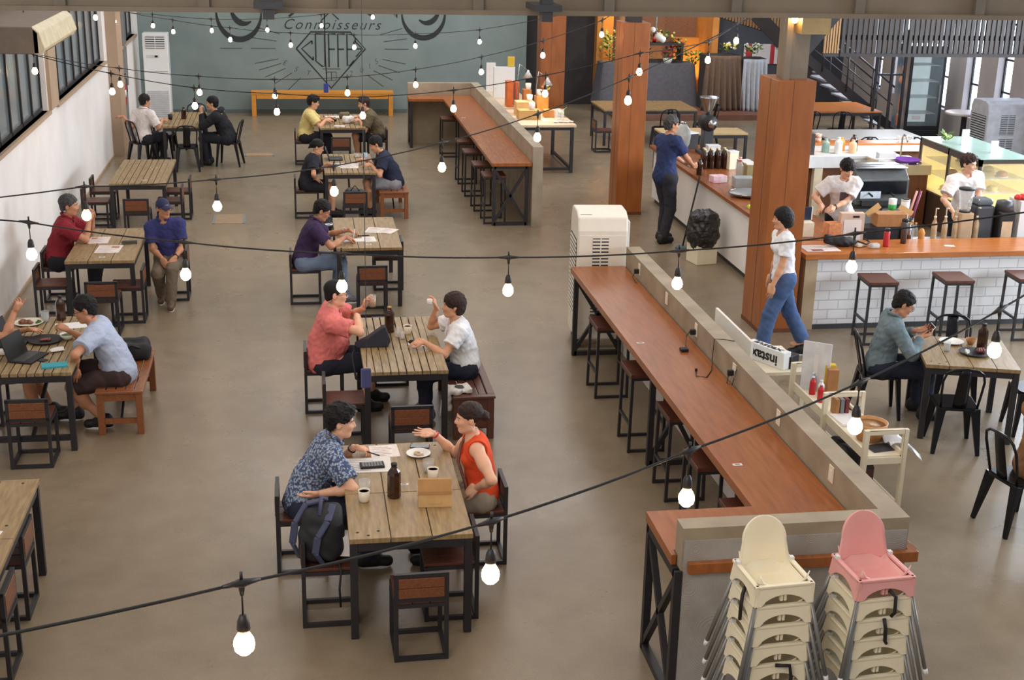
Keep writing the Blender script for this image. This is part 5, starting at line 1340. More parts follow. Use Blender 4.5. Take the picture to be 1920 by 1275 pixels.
def plate(x, y, z, label, r=.1, m1=None, food=None, g=None, name='plate'):
    t = thing(name, label, 'plate', (x, y, z), 0, g)
    m = MB(); m.lathe([(0,0),(r*.55,0),(r*.95,.016),(r,.02),(r*.97,.021),(r*.55,.006),(0,.006)], n=28); m.build('dish', m1 or M_porcelain, t)
    for (dx, dy, fr, fh, fm) in food or ():
        m = MB(); rg = random.Random(int(1000*fr)); 
        for i in range(9): m.ball((dx+rg.uniform(-fr, fr)*.7, dy+rg.uniform(-fr, fr)*.7, .012+rg.uniform(0, fh)), (fr*.45, fr*.4, fh*.7), 8)
        m.build('food', fm, t)
    return t
def bowl(x, y, z, label, r=.07, h=.05, m1=None, fill=None, cat='bowl'):
    t = thing('bowl', label, cat, (x, y, z))
    m = MB(); m.lathe([(0,0),(r*.5,0),(r*.85,h*.5),(r,h),(r*.95,h),(r*.78,h*.5),(r*.45,.008),(0,.008)], n=24); m.build('bowl_body', m1 or M_porcelain, t)
    if fill: m = MB(); m.lathe([(0,h*.72),(r*.86,h*.7)], n=20); m.build('contents', fill, t)
    return t
def table_tag(x, y, z, label, rz=0): 
    t = sheet(x, y, z, .07, .035, rz, label, M_paper, 'table_tag', 'tag', 'small white table tags', False, .0015); m = MB(); m.box(-.018,.018,-.006,.006,.0015,.0022); m.build('tag_print', M_mural, t); return t
def block(name, label, cat, loc, d, mt, rz=0, bevel=.004, g=None, part='body'):
    t = thing(name, label, cat, loc, radians(rz), g); m = MB(); m.box(-d[0]/2, d[0]/2, -d[1]/2, d[1]/2, 0, d[2]); m.build(part, mt, t, bevel=bevel); return t
def phone(x, y, z, label, rz=0, name='phone'):
    t = thing(name, label, 'phone', (x, y, z), radians(rz)); m = MB(); m.box(-.036,.036,-.075,.075,0,.008); m.build('case', M_black, t, bevel=.003); m = MB(); m.box(-.032,.032,-.07,.07,.008,.0085); m.build('screen', M_screen, t); return t
# --- first plank table
s1 = sheet(.47, 9.32, TZ, .33, .27, 0, 'large white paper under the calculator beside the floral shirt man', M_paper, t_=.004)
sheet(.6, 9.58, TZ, .22, .24, 3, 'pink printed form at far side of the calculator', M_paperpink)
t = thing('calculator', 'black calculator lying on the white paper', 'calculator', (.49, 9.29, TZ+.005), radians(3)); m = MB(); m.box(-.09,.09,-.05,.05,0,.018); m.build('case', M_black, t, bevel=.004)
m = MB()
for i in range(7):
    for j in range(4): m.box(-.075+i*.022, -.058+i*.022, -.04+j*.018, -.027+j*.018, .018, .022)
m.build('keys', M_grey, t); m = MB(); m.box(-.075,.075,.032,.046,.018,.02); m.build('display', mat('lcd grey', (120,130,118), .3), t)
plate(.855, 9.48, TZ, 'white saucer with a spoon and a smear of sauce by the pointing hand', .095, food=[(0,0,.04,.004,mat('brown sauce', (190,160,120), .4))])
phone(.88, 9.64, TZ, 'dark phone lying behind the white saucer', 80)
glass(.9, 9.15, TZ, 'water glass behind the cup beside the kraft bag', .043, .1)
cup(.92, 9.02, TZ, 'cream coffee cup beside the kraft paper bag', g=None)
glass(.41, 8.84, TZ, 'empty glass behind the cup nearest the backpack', .043, .095, False)
cup(.4, 8.69, TZ, 'cream coffee cup nearest the backpack')
bottle(.615, 8.74, TZ, 'tall dark amber bottle in the middle of the nearest plank table', .26, .048, square=True)
t = thing('paper_bag', 'folded kraft paper takeaway bag on the nearest plank table', 'bag', (.89, 8.61, TZ), radians(-4))
m = MB(); m.prism([(-.075,0),(.075,0),(.07,.12),(.06,.16),(-.02,.185),(-.072,.12)], -.115, .115, 'x'); m.build('bag_body', M_kraft, t, bevel=.003)
m = MB(); m.prism([(-.08,.1),(-.074,.12),(-.02,.19),(.064,.163),(.066,.158),(-.02,.183),(-.07,.116)], -.12, .12, 'x'); m.build('folded_flap', mat('darker kraft fold', (168,124,74), .8, var=.1, scale=12), t)
for sx in (-1, 1):
    m = MB(); m.tube(arc((sx*.118, 0, .1), .04, 100, 260, 10, 'yz'), .004, 6); m.build('white_handle', M_paper, t)
m = MB(); m.box(-.045,.045,-.079,-.073,.03,.06); m.build('sticker', mat('pale brown sticker', (206,166,116), .7), t)
table_tag(.7, 8.95, TZ, 'white tag on the nearest plank table by the amber bottle')
# --- second table
bottle(.85, 12.58, TZ, 'dark amber bottle on the slatted table between pink man and white woman', .26, .048, square=True, cap=mat('brass rim', (176,140,70), .3, .7))
cup(1.02, 12.5, TZ, 'white cup of tea on slatted table beside the amber bottle', r=.044)
for i, (x, y) in enumerate(((.93,12.5),(.92,12.4),(.96,12.34))): glass(x, y, TZ, 'small clear glass clustered beside the amber bottle on the slatted table', .026, .07, False, 'little glasses by the amber bottle')
s2 = sheet(1.1, 12.16, TZ, .2, .11, 8, 'white napkin under the sunglasses by the woman in white', M_paper, 'napkin', 'napkin', lines=False)
t = thing('sunglasses', 'dark sunglasses on the white napkin', 'sunglasses', (1.06, 12.19, TZ+.004), radians(10))
for sx in (-1, 1):
    m = MB(); m.ball((sx*.032,0,.018), (.028,.008,.02), 12); m.build('lens', M_black, t); m = MB(); m.tube([(sx*.06,0,.02),(sx*.058,.09,.012)], .003, 5); m.build('temple', M_black, t)
m = MB(); m.tube([(-.01,0,.022),(.01,0,.022)], .003, 5); m.build('bridge', M_black, t)
# dark sling bag leaning on the left edge of the table
def soft_bag(name, label, loc, rz, d, mt, strap=None, cat='bag', seed=1):
    t = thing(name, label, cat, loc, radians(rz)); F = Field(.01); F.box((0,0,d[2]/2), (d[0]/2,d[1]/2,d[2]/2), None, min(d)*.35, k=0).noise(.006, 18, seed).plane((0,0,.003),(0,0,1)); F.build('bag_body', mt, t)
    if strap:
        m = MB(); m.tube(strap, .009, 6); m.build('strap', M_black, t)
    return t
t = thing('sling_bag', 'dark blue triangular bag on the table edge before the man in pink', 'bag', (.66, 12.15, TZ), 0)
m = MB(); m.prism([(-.16,.0),(.14,.0),(.17,.06),(.12,.2),(.1,.2),(-.04,.1),(-.17,.03)], -.05, .05, 'y'); m.build('bag_body', mat('dark navy canvas', (44,44,56), .85, var=.1, bump=.15, bscale=200), t, bevel=.02)
m = MB(); m.tube([(-.16,0,.02),(-.2,-.1,-.05),(-.17,-.2,-.25),(-.1,-.22,-.3)], .012, 6); m.build('strap', M_black, t)
t = thing('tote_bag', 'white printed cloth bag hanging off the dark bench beside the woman in white', 'bag', (1.42, 11.7, .431), radians(12))
F = Field(.008); F.box((0,0,.025), (.12,.09,.025), None, .015, k=0).box((-.1,-.02,-.06), (.025,.07,.1), None, .015, k=.03).noise(.006, 30, 3); F.build('bag_body', mat('white printed canvas', (222,218,212), .85, rgb2=(204,198,194), scale=30), t)
m = MB(); m.tube([(-.12,.0,.03),(-.16,-.02,-.06),(-.17,.0,-.22),(-.14,.04,-.24),(-.125,.05,-.06)], .007, 6); m.build('strap', M_paper, t)
m = MB(); m.ball((.02,.0,.05), (.05,.05,.004), 10); m.build('print', M_dgrey, t)
# --- third table
sheet(.66, 16.3, TZ, .26, .15, 6, 'white notebook the purple polo man writes in', M_paper, 'notebook', 'notebook', t_=.012, lines=True)
sheet(.86, 16.38, TZ, .16, .26, 4, 'single white sheet right of the notebook', M_paper)
sheet(.98, 16.85, TZ, .26, .28, -14, 'printed form fanned out at far right of the writing man', M_paper, prints=[(-.1,.0,.05,.09,mat('pink print', (216,170,160), .8))])
sheet(1.12, 16.8, TZ+.002, .2, .26, -28, 'orange edged form under the fanned papers', M_paperpink)
t = thing('pen', 'dark pen lying behind the notebook', 'pen', (.8, 16.55, TZ+.006), radians(8)); m = MB(); m.tube([(-.08,0,0),(.07,0,0)], .006, 8); m.build('barrel', M_black, t); m = MB(); m.tube([(.07,0,0),(.085,0,0)], [.005,.001], 8); m.build('tip', M_chrome, t)
table_tag(.84, 16.12, TZ, 'white tag at near edge of the table with fanned papers')
# --- fourth table
t = thing('laptop', 'dark open folder like laptop before the dark shirted woman', 'laptop', (.62, 21.85, TZ), radians(90)); m = MB(); m.box(-.16,.16,-.11,.11,0,.018); m.build('base', M_black, t, bevel=.004); m = MB(); m.prism([(.1,.018),(.115,.018),(.17,.18),(.155,.18)], -.16, .16, 'x'); m.build('lid', M_dgrey, t)
sheet(.58, 21.3, TZ, .2, .28, 5, 'paper under the dark shirted woman\'s hand', M_paper); sheet(.82, 21.25, TZ, .28, .4, -4, 'wide pale paper in the middle of fourth centre table', M_paperpink)
bowl(.98, 22.0, TZ, 'clear plastic tub at far end of the fourth centre table', .07, .06, M_glass); cup(1.1, 21.9, TZ, 'pale blue cup by the navy shirted man', mat('pale blue cup', (170,190,206), .4))
# --- fifth table
soft_bag('plastic_bag', 'scrunched white plastic bag on the farthest centre table', (.98, 25.55, TZ), 20, (.22,.16,.13), mat('white plastic film', (226,224,222), .4), seed=4)
sheet(.74, 26.3, TZ, .35, .25, 5, 'open newspaper on the farthest centre table', M_paper); soft_bag('pouch', 'olive brown pouch on the farthest centre table', (.92, 26.1, TZ), -10, (.2,.14,.12), mat('olive cloth', (110,98,72), .85), seed=6)
soft_bag('pouch', 'black pouch beside the yellow shirted person\'s hands', (.66, 25.75, TZ), 10, (.16,.1,.06), M_black, seed=7); sheet(.8, 25.2, TZ, .2, .12, -12, 'small white leaflet at near edge of the farthest centre table', M_paper)
# --- left tables
plate(-2.65, 13.15, TZ, 'round cream plate of meat and greens at far end of the dishes table', .14, mat('pale stoneware', (214,204,184), .4), [(-.02,0,.07,.018,mat('brown meat', (120,70,48), .5, var=.3, scale=40)), (.09,0,.035,.016,M_green)])
glass(-2.5, 13.2, TZ, 'cloudy water glass beside the amber bottle on the dishes table', .042, .11); bottle(-2.36, 13.26, TZ, 'amber bottle at far end of the dishes table', .25, .047, square=True)
t = sheet(-2.23, 13.05, TZ, .3, .2, 12, 'crumpled white wrapper beside the light blue shirted man', M_paper, 'wrapper', 'paper', lines=False)
plate(-2.4, 12.58, TZ, 'black round tray with sauce before the light blue shirted man', .16, M_black, [(.0,0,.05,.01,mat('red brown sauce', (130,60,30), .3))], name='tray')
bowl(-2.2, 12.62, TZ, 'small white bowl of greens by the light blue shirted man\'s elbow', .075, .055, None, M_green)
def laptop(x, y, rz, label, m1=M_black):
    t = thing('laptop', label, 'laptop', (x, y, TZ), radians(rz)); m = MB(); m.box(-.16,.16,-.11,.11,0,.016); m.build('base', m1, t, bevel=.004); m = MB(); m.box(-.14,.14,-.03,.08,.016,.018); m.build('keyboard', M_dgrey, t)
    m = MB(); M = Matrix.Translation((0,.11,.016)) @ Matrix.Rotation(radians(-18), 4, 'X'); m.box(-.16,.16,-.006,.006,0,.21, M); m.build('lid', m1, t); return t
laptop(-2.46, 12.08, 70, 'black laptop open beside the teal booklet'); laptop(-2.66, 12.55, 80, 'second black laptop cut by the left edge, before the pointing diner')
sheet(-2.2, 11.84, TZ, .22, .12, 12, 'teal booklet at near edge of the dishes table', M_teal, 'booklet', 'booklet', lines=False, t_=.016)
soft_bag('tissue', 'crumpled white tissue between the tray and the teal booklet', (-2.24, 12.25, TZ), 30, (.15,.08,.03), M_paper, cat='tissue', seed=9)
soft_bag('tissue', 'white crumpled tissue at the left edge by the second laptop', (-2.68, 12.22, TZ), 10, (.13,.1,.05), M_paper, cat='tissue', seed=12)
phone(-2.36, 12.02, TZ, 'dark phone lying by the open laptop near the teal booklet', 60)
sheet(-2.42, 16.55, TZ, .24, .33, 0, 'farther of two menu sheets before the red polo man', M_paperpink, prints=[(-.1,-.03,.06,.13,mat('photo print', (176,120,96), .7, var=.3, scale=40))]); sheet(-2.25, 16.1, TZ, .28, .36, -3, 'nearer of two menu sheets before the red polo man', M_paperpink, prints=[(.02,.11,.04,.13,mat('photo print', (176,120,96), .7))])
t = thing('wallet', 'black wallet at right edge of the menu sheet table', 'wallet', (-2.04, 16.37, TZ), radians(6)); m = MB(); m.box(-.09,.09,-.05,.05,0,.025); m.build('leather', M_black, t, bevel=.008); m = MB(); m.box(-.09,.09,-.052,-.048,.01,.015); m.build('zip', M_chrome, t)
table_tag(-2.28, 15.72, TZ, 'white tag at near edge of the menu sheet table'); table_tag(-2.25, 20.25, TZ, 'white tag on the empty slatted table')
table_tag(-2.02, 8.45, TZ, 'white tag on the bottom left plank table at frame edge', 80)
bottle(-2.1, 26.1, TZ, 'dark bottle on the small far left table', .22, .05, square=True); cup(-2.34, 26.0, TZ, 'dark cup near the white shirted man', M_black, .045, .1)
# --- right table
glass(6.16, 11.5, TZ, 'clear water glass on the grey shirted man\'s table', .036, .1)
plate(6.4, 11.4, TZ, 'black oval plate with leftovers before the amber bottle at right', .15, M_black, [(.05,.0,.05,.03,mat('dark red food', (110,56,46), .5)), (-.08,.0,.03,.02,M_porcelain)])
bottle(6.52, 11.5, TZ, 'amber bottle on the grey shirted man\'s table', .27, .05, square=True)
plate(6.33, 11.75, TZ, 'white oval plate at far side of the grey shirted man\'s table', .12); bowl(6.5, 11.68, TZ, 'small tan bowl between plate and amber bottle at right', .05, .06, M_card)
# --- front bar table and partition
for y in (13.38, 12.28, 11.26, 10.14, 9.06, 8.0):
    w_ = 'first third second fourth fifth sixth'.split()
for i, y in enumerate((8.0, 9.06, 10.14, 11.26, 12.28, 13.38)):
    nm = ('nearest', 'second nearest', 'third nearest', 'fourth nearest', 'fifth nearest', 'farthest')[i]
    t = thing('wall_socket', '%s white wall socket above the front bar table' % nm, 'socket', (3.559, y, 1.06), 0, 'white sockets in the concrete partition')
    m = MB(); m.box(-.008, 0, -.04, .04, 0, .12); m.build('plate', M_cup, t, bevel=.003); m = MB(); m.box(-.011,-.008,-.012,.012,.03,.09); m.build('outlet', M_porcelain, t)
for i, (y, pts, l) in enumerate(((13.38, [(-.04,0,0),(-.07,-.02,-.06),(-.05,-.08,-.1),(-.02,-.12,-.112)], 'black plug and short lead in the farthest wall socket'),
        (10.14, [(-.04,0,0),(-.06,-.03,-.08),(-.03,-.08,-.08),(.0,-.06,.04),(.1,.0,.1)], 'black plug with lead looping over the partition'),
        (11.26, [(-.05,0,.01),(-.09,-.02,-.03),(-.12,-.12,-.1),(-.16,-.2,-.115)], 'black charger plugged in with its brick lying on the bar table'))):
    t = thing('plug', l, 'plug', (3.55, y, 1.1)); m = MB(); m.box(-.05,0,-.018,.018,-.025,.025); m.build('plug_body', M_black, t, bevel=.005); m = MB(); m.tube(pts, .004, 6); m.build('lead', M_black, t)
    if i == 2: m = MB(); m.box(-.2,-.13,-.26,-.19,-.105,-.075); m.build('brick', M_black, t, bevel=.006)
t = thing('cable', 'thin black cable curling across the bar table and over the partition', 'cable', (3.4, 10.5, .998)); m = MB(); m.tube([(-.06,.0,.003),(-.1,-.14,.003),(-.02,-.18,.003),(.08,.0,.003),(.13,.16,.06),(.14,.17,.226),(.22,.16,.224),(.3,.1,.224)], .004, 6); m.build('lead', M_black, t); m = MB(); m.lathe([(0,0),(.012,0),(.012,.02),(0,.02)], (-.06,.0,0), 10); m.build('connector', M_black, t)
table_tag(3.05, 11.3, .996, 'white tag on the front bar table beside the second stool'); table_tag(3.06, 8.5, .996, 'white tag on the near part of the front bar table'); table_tag(3.05, 24.6, .996, 'white tag on the far bar table')
# --- bags on chairs
t = thing('backpack', 'black and navy backpack slumped on the chair by the nearest table', 'backpack', (.1, 8.47, .45), radians(-10))
F = Field(.01); F.box((.0,0,.2), (.15,.14,.2), None, .09, k=.03).box((-.03,-.1,.16), (.12,.05,.12), None, .05, k=.03).noise(.008, 16, 4).plane((0,0,.004),(0,0,1)); F.build('bag_body', mat('black nylon', (26,26,30), .7, var=.2, scale=6, bump=.2, bscale=60), t)
nv = mat('navy grey webbing', (66,70,96), .75, var=.12, bump=.2, bscale=150)
for pts in ([(-.15,-.06,.02),(-.19,-.1,.15),(-.17,-.09,.3),(-.1,-.04,.42),(.0,.0,.43)], [(.02,-.14,.02),(-.02,-.19,.12),(-.0,-.19,.24),(.06,-.14,.34),(.08,-.02,.41)]):
    m = MB()
    pts = [Vector(p) for p in pts]
    for a, b in zip(pts, pts[1:]): m.bar(a, b, .05, .02)
    m.build('shoulder_strap', nv, t, bevel=.006)
m = MB(); m.tube([(.0,-.1,.36),(.0,-.02,.46),(.02,.08,.4)], .014, 8); m.build('grab_handle', nv, t)
m = MB(); m.tube([(.12,-.12,.04),(.15,-.17,-.02),(.14,-.19,-.14),(.145,-.19,-.28)], .008, 6); m.build('hanging_strap', M_black, t)
m = MB(); m.box(.1,.2,-.1,.02,.06,.2); m.build('tucked_paper', M_paper, t)
soft_bag('bag', 'black bag on the orange brown bench behind the light blue shirted man', (-1.66, 13.02, .431), 5, (.34,.34,.16), mat('black cloth bag', (28,26,28), .8, var=.2), [(-.1,-.15,.12),(0,-.18,.17),(.1,-.15,.12)], seed=5)
soft_bag('bag', 'black bag on the chair at near end of the fourth centre table', (.84, 19.98, .45), 0, (.3,.26,.2), M_black, [(-.08,-.1,.17),(0,-.1,.27),(.08,-.1,.17)], seed=8)
t = thing('helmet', 'black motorcycle helmet on the floor by the fourth centre table', 'helmet', (.38, 20.1, .0)); m = MB(); m.lathe([(.1,0),(.135,.05),(.14,.13),(.11,.2),(.05,.245),(0,.25)], n=18); m.build('shell', M_black, t); m = MB(); m.tube(arc((0,0,.1), .142, 200, 340, 12, 'xy'), .03, 8); m.build('visor', M_chrome, t)
# --- bin, mop by the side counter
t = thing('waste_bin', 'white square bin lined with a black bag beside the side counter', 'bin', (5.62, 17.78, 0), radians(12)); m = MB(); m.prism([(x*.16, y*.16) for x, y in ((-1,-1),(1,-1),(1,1),(-1,1))], 0, .5); m.build('bin_body', M_cream, t, bevel=.008)
F = Field(.01); F.cap((0,0,.4), (0,0,.6), .235, .21, k=.02).plane((0,0,.72), (.1,0,-1)).plane((0,0,.2), (0,0,1)).noise(.007, 26, 2).noise(.003, 70, 5); F.build('black_liner', mat('black bin bag', (34,30,30), .35, var=.2, bump=.4, bscale=30), t)
t = thing('mop', 'dark handled mop leaning on the white side panel beside the bin', 'mop', (5.55, 18.5, 0)); m = MB(); m.tube([(0,0,.05),(.3,.35,1.02)], .013, 8); m.build('handle', M_black, t); m = MB(); m.ball((.0,0,.03), (.12,.07,.03), 12); m.build('mop_head', mat('blue green mop', (60,96,130), .9, rgb2=(110,120,70), scale=12), t)
# --- side counter items
for i in range(8):
    bottle(6.2+.11*(i % 4)+.02*(i//4), 19.78+.13*(i//4), .951, 'dark amber bottle in the row by the standing man', .3, .048, g='row of amber bottles on the side counter', cap=mat('pale cap', (226,206,160), .4))
bottle(5.98, 19.3, .951, 'brown bottle the standing man holds on the side counter', .24, .048)
t = thing('vase', 'tall silver white jar behind the standing man', 'vase', (6.3, 21.4, .951)); m = MB(); m.lathe([(0,0),(.07,0),(.12,.1),(.14,.24),(.12,.34),(.07,.4),(.05,.44),(0,.44)], n=22); m.build('jar', mat('silver white glaze', (190,194,190), .3), t); m = MB(); m.lathe([(0,.43),(.055,.43),(.04,.47),(0,.48)], n=16); m.build('lid', M_chrome, t)
block('box', 'pink and white box on the side counter', 'box', (6.1, 18.75, .951), (.22,.16,.1), mat('pink white card', (226,160,180), .6, rgb2=(232,226,226), scale=14), 10)
t = thing('tray', 'large grey oval dish stacked on the side counter by the pillar', 'tray', (6.25, 17.75, .951)); m = MB(); m.ball((0,0,.045), (.3,.26,.045), 22); m.build('dish', mat('pale grey steel', (150,154,154), .3, .4), t); m = MB(); m.tube([(.3*cos(a),.26*sin(a),.055) for a in np.linspace(0,6.283,25)[:-1]], .01, 6, closed=True); m.build('rim', M_chrome, t)
block('container', 'grey plastic tub on the side counter behind the oval dish', 'container', (6.35, 18.35, .951), (.28,.24,.15), mat('frosted grey', (156,158,160), .5), -5)
t = thing('dish_cloth', 'yellow green cloth lying near the pillar on the side counter', 'cloth', (6.15, 16.95, .951)); F = Field(.008); F.box((0,0,.012), (.17,.07,.014), None, .01, k=0).noise(.008, 30, 1); F.build('cloth', mat('lime cloth', (176,190,60), .9), t)

for i, (x, y, l, c) in enumerate(((6.42,18.75,'red and white dispenser bottle on the side counter',M_red),(6.5,19.0,'clear bottle with red top behind the oval dish',M_pinkpl))): 
    b = bottle(x, y, .951, l, .32, .06, M_glass, cap=c)
for i in range(4):
    b = bottle(6.52+.07*i, 18.05+.03*(i % 2), 1.0, 'golden oil bottle in the small rack by the pillar', .24, .03, mat('golden oil', (206,170,70), .15), g='oil bottles in the rack')
block('rack', 'cream rack holding the golden oil bottles', 'rack', (6.6, 18.06, .951), (.34,.16,.048), M_cream)
block('shelf_unit', 'low shelf of papers on side counter behind the oil bottles', 'shelf', (6.6, 18.9, .951), (.2,.5,.26), mat('khaki shelf', (150,134,92), .6), 0)
for i in range(3): sheet(6.6, 18.75+.16*i, 1.212, .16, .13, 8*i-8, 'loose white slip on the low shelf', M_paper, 'paper_slip', 'paper', 'slips on the low shelf', False)
for i, (x, y, w, d, h, c, l) in enumerate(((6.55,20.5,.2,.16,.22,M_wplastic,'white canister left of the grinder'),(6.42,20.15,.18,.14,.18,M_chrome,'chrome pitcher box left of the grinder'),(6.62,19.75,.16,.14,.26,M_cream,'cream jar before the grinder'),(6.45,21.6,.3,.2,.24,M_darkwall,'dark box at far end of the side counter'))):
    t = block('canister', l, 'canister', (x, y, .951), (w, d, h), c, 8*i); m = MB(); m.box(-w/2-.004, w/2+.004, -d/2-.004, d/2+.004, h, h+.02); m.build('lid', M_wplastic, t, bevel=.004)
# --- front brick counter items
CZ = .951
sheet(6.13, 14.78, CZ, .42, .3, 0, 'pale printed mat at left end of the brick counter', M_paperpink, 'placemat', 'mat', prints=[(-.14,.0,-.13,-.06,mat('brown print', (120,70,60), .8))])
t = thing('waist_bag', 'black waist bag lying at left end of the brick counter', 'bag', (6.42, 14.86, CZ), radians(-6)); F = Field(.008); F.ell((0,0,.06), (.21,.07,.062), None, k=.02).ell((-.15,0,.1), (.06,.05,.05), None, k=.03).noise(.004, 24, 7).plane((0,0,.002),(0,0,1)); F.build('bag_body', M_black, t); m = MB(); m.tube([(.18,0,.07),(.3,-.06,.04),(.36,.02,.05),(.3,.08,.08)], .01, 6); m.build('strap', M_black, t)
for i, (x, l) in enumerate(((6.66,'folded cream cloth beside the waist bag'),)): soft_bag('cloth', l, (x, 14.86, CZ), 15, (.16,.12,.04), mat('cream cloth', (206,190,170), .9), cat='cloth', seed=3)
t = soft_bag('wrapper', 'scrunched clear wrapper beside the red bottle', (6.8, 14.74, CZ), 10, (.12,.08,.06), mat('clear film', (206,204,196), .2, alpha=.7), cat='wrapper', seed=13)
t = thing('water_bottle', 'tall red water bottle on the brick counter', 'bottle', (6.98, 14.82, CZ)); m = MB(); m.lathe([(0,0),(.036,0),(.038,.01),(.038,.17),(.03,.185),(0,.185)], n=18); m.build('bottle_body', M_red, t); m = MB(); m.lathe([(0,.185),(.03,.185),(.03,.22),(0,.22)], n=16); m.build('cap', M_dgrey, t)
t = thing('tumbler', 'dark mesh tumbler right of the red water bottle', 'tumbler', (7.26, 14.95, CZ)); m = MB(); m.lathe([(0,0),(.035,0),(.045,.26),(.04,.27),(0,.27)], n=18); m.build('tumbler_body', mat('dark mesh steel', (70,68,70), .4, .5, rgb2=(110,108,108), scale=60), t); m = MB(); m.lathe([(0,.27),(.042,.27),(.042,.3),(.015,.31),(0,.31)], n=16); m.build('lid', M_black, t)
sheet(7.78, 14.78, CZ, .12, .07, -10, 'white receipt on the amber counter top', M_paper, 'receipt', 'paper', lines=False)
t = block('menu_stand', 'white framed card stand behind the waist bag', 'stand', (6.72, 15.3, .821), (.3,.1,.44), mat('pale frame', (206,180,160), .5), -4); m = MB(); m.box(-.11,.11,-.056,-.051,.08,.36); m.build('card', M_paper, t); m = MB(); m.box(.0,.08,-.056,-.051,.385,.41); m.build('print', M_black, t)
block('tin', 'red and gold tin beside the card stand', 'tin', (6.48, 15.3, .821), (.17,.16,.32), mat('red gold print', (196,96,78), .5, rgb2=(206,150,80), scale=22), 6)
block('register', 'beige box with blue screen at left end behind the counter', 'register', (6.15, 15.45, .951), (.22,.24,.18), M_cream, 0)
t = block('screen_tablet', 'dark blue tablet on the beige box', 'tablet', (6.17, 15.5, 1.132), (.2,.03,.16), mat('navy screen', (36,44,70), .3), 0); m = MB(); m.box(.1,.115,-.016,.016,0,.165); m.build('bezel', M_porcelain, t)
t = block('cardboard_tray', 'open kraft cardboard box behind the counter', 'box', (7.28, 15.45, 1.06), (.38,.22,.16), M_card, -4); m = MB(); m.bar((-.19,0,.16),(-.24,0,.22),.01,.2); m.bar((.19,0,.16),(.22,0,.22),.01,.2); m.build('flaps', M_kraft, t)
block('drawer_unit', 'black drawer unit under the kraft box', 'drawers', (7.2, 15.45, .821), (.66,.26,.238), M_black, 0)
for i in range(5):
    nm = ('leftmost', 'second', 'middle', 'fourth', 'rightmost')[i]
    b = bottle(7.86+.14*i, 15.38, .821, '%s syrup pump bottle in the row of five behind the counter' % nm, .36, .036, mat('pale syrup', (216,196,160), .15, rgb2=(186,130,90), scale=6, alpha=.75), g='syrup pump bottles', cap=M_cream)
    m = MB(); m.tube([(0,0,.36),(0,0,.46),(.0,-.06,.47)], .008, 6); m.build('pump', M_cream, b)
for i in range(6):
    g_ = bottle(7.42+.075*(i % 3), 15.3+.1*(i//3), .821, 'small jar with dark contents left of the syrup bottles', .3, .034, (M_amber, M_chrome, M_glass)[i % 3], g='jars left of the syrup bottles %s' % ('amber', 'steel', 'clear')[i % 3], cap=(M_black, M_orange, M_orange)[i % 3])
    g_['label'] = ('dark amber jar left of the syrup bottles', 'steel canister left of the syrup bottles', 'clear jar with orange lid left of the syrup bottles')[i % 3]
t = thing('cup_stack', 'stack of white paper cups behind the kraft box', 'cups', (7.62, 15.75, .821)); m = MB(); m.lathe([(0,0),(.04,0),(.055,.5),(0,.5)], n=18); m.build('cups', M_wplastic, t); m = MB(); m.lathe([(.053,.48),(.057,.48),(.057,.5)], n=18); m.build('rims', M_porcelain, t)
t = thing('cup_stack', 'stack of white cups with green print behind the kraft box', 'cups', (7.46, 15.78, .821)); m = MB(); m.lathe([(0,0),(.04,0),(.052,.5),(0,.5)], n=18); m.build('cups', M_wplastic, t); m = MB(); m.lathe([(.0475,.33),(.0515,.43)], n=18); m.build('green_print', mat('bright green', (60,160,70), .5), t)
t = thing('blender', 'blender with clear jug and black lid in front of the right barista', 'blender', (8.26, 15.42, .821)); m = MB(); m.prism(rrect(.19,.19,.03), 0, .4); m.build('motor_base', mat('tan metal base', (190,160,126), .4), t, bevel=.01)
m = MB(); m.lathe([(.06,.41),(.07,.43),(.095,.68),(.09,.68),(.066,.43),(0,.42)], n=18); m.build('jug', M_glass, t); m = MB(); m.lathe([(0,.685),(.1,.685),(.1,.705),(.03,.72),(0,.72)], n=18); m.build('lid', M_black, t); m = MB(); m.lathe([(0,.4),(.07,.4),(.06,.425),(0,.425)], n=16); m.build('collar', M_black, t)
for i, (x, l) in enumerate(((8.52,'grey sound covered blender right of the clear jug blender'),)):
    t = thing('blender', l, 'blender', (x, 15.5, .821)); m = MB(); m.box(-.13,.13,-.13,.13,0,.48); m.build('cover', M_dgrey, t, bevel=.03); m = MB(); m.box(-.11,.11,-.11,.11,.48,.56); m.build('hood', mat('smoky plastic', (96,104,110), .2), t, bevel=.03)
t = thing('coffee_brewer', 'black brewer with tan label at right end behind the counter', 'brewer', (8.78, 15.4, .821)); m = MB(); m.box(-.11,.11,-.12,.12,0,.42); m.build('body', M_black, t, bevel=.02); m = MB(); m.box(-.07,.07,-.126,-.12,.1,.3); m.build('label', mat('tan label', (206,176,140), .6), t); m = MB(); m.lathe([(0,.42),(.12,.42),(.1,.54),(0,.56)], n=18); m.build('lid', M_dgrey, t)
t = block('carton', 'white carton with red cloth on top at right edge of the counter', 'carton', (9.12, 15.46, .821), (.34,.3,.55), M_wplastic, 0); m = MB(); m.box(-.08,.0,-.152,-.15,.18,.21); m.box(.02,.07,-.152,-.15,.18,.21); m.build('print', M_grey, t)
t = thing('cloth', 'red cloth on the white carton', 'cloth', (9.06, 15.42, 1.372)); F = Field(.008); F.ell((0,0,.03), (.14,.07,.035), Field and None, k=.02).noise(.008, 40, 4).plane((0,0,.002),(0,0,1)); F.build('cloth', mat('red cloth', (206,48,44), .8), t)
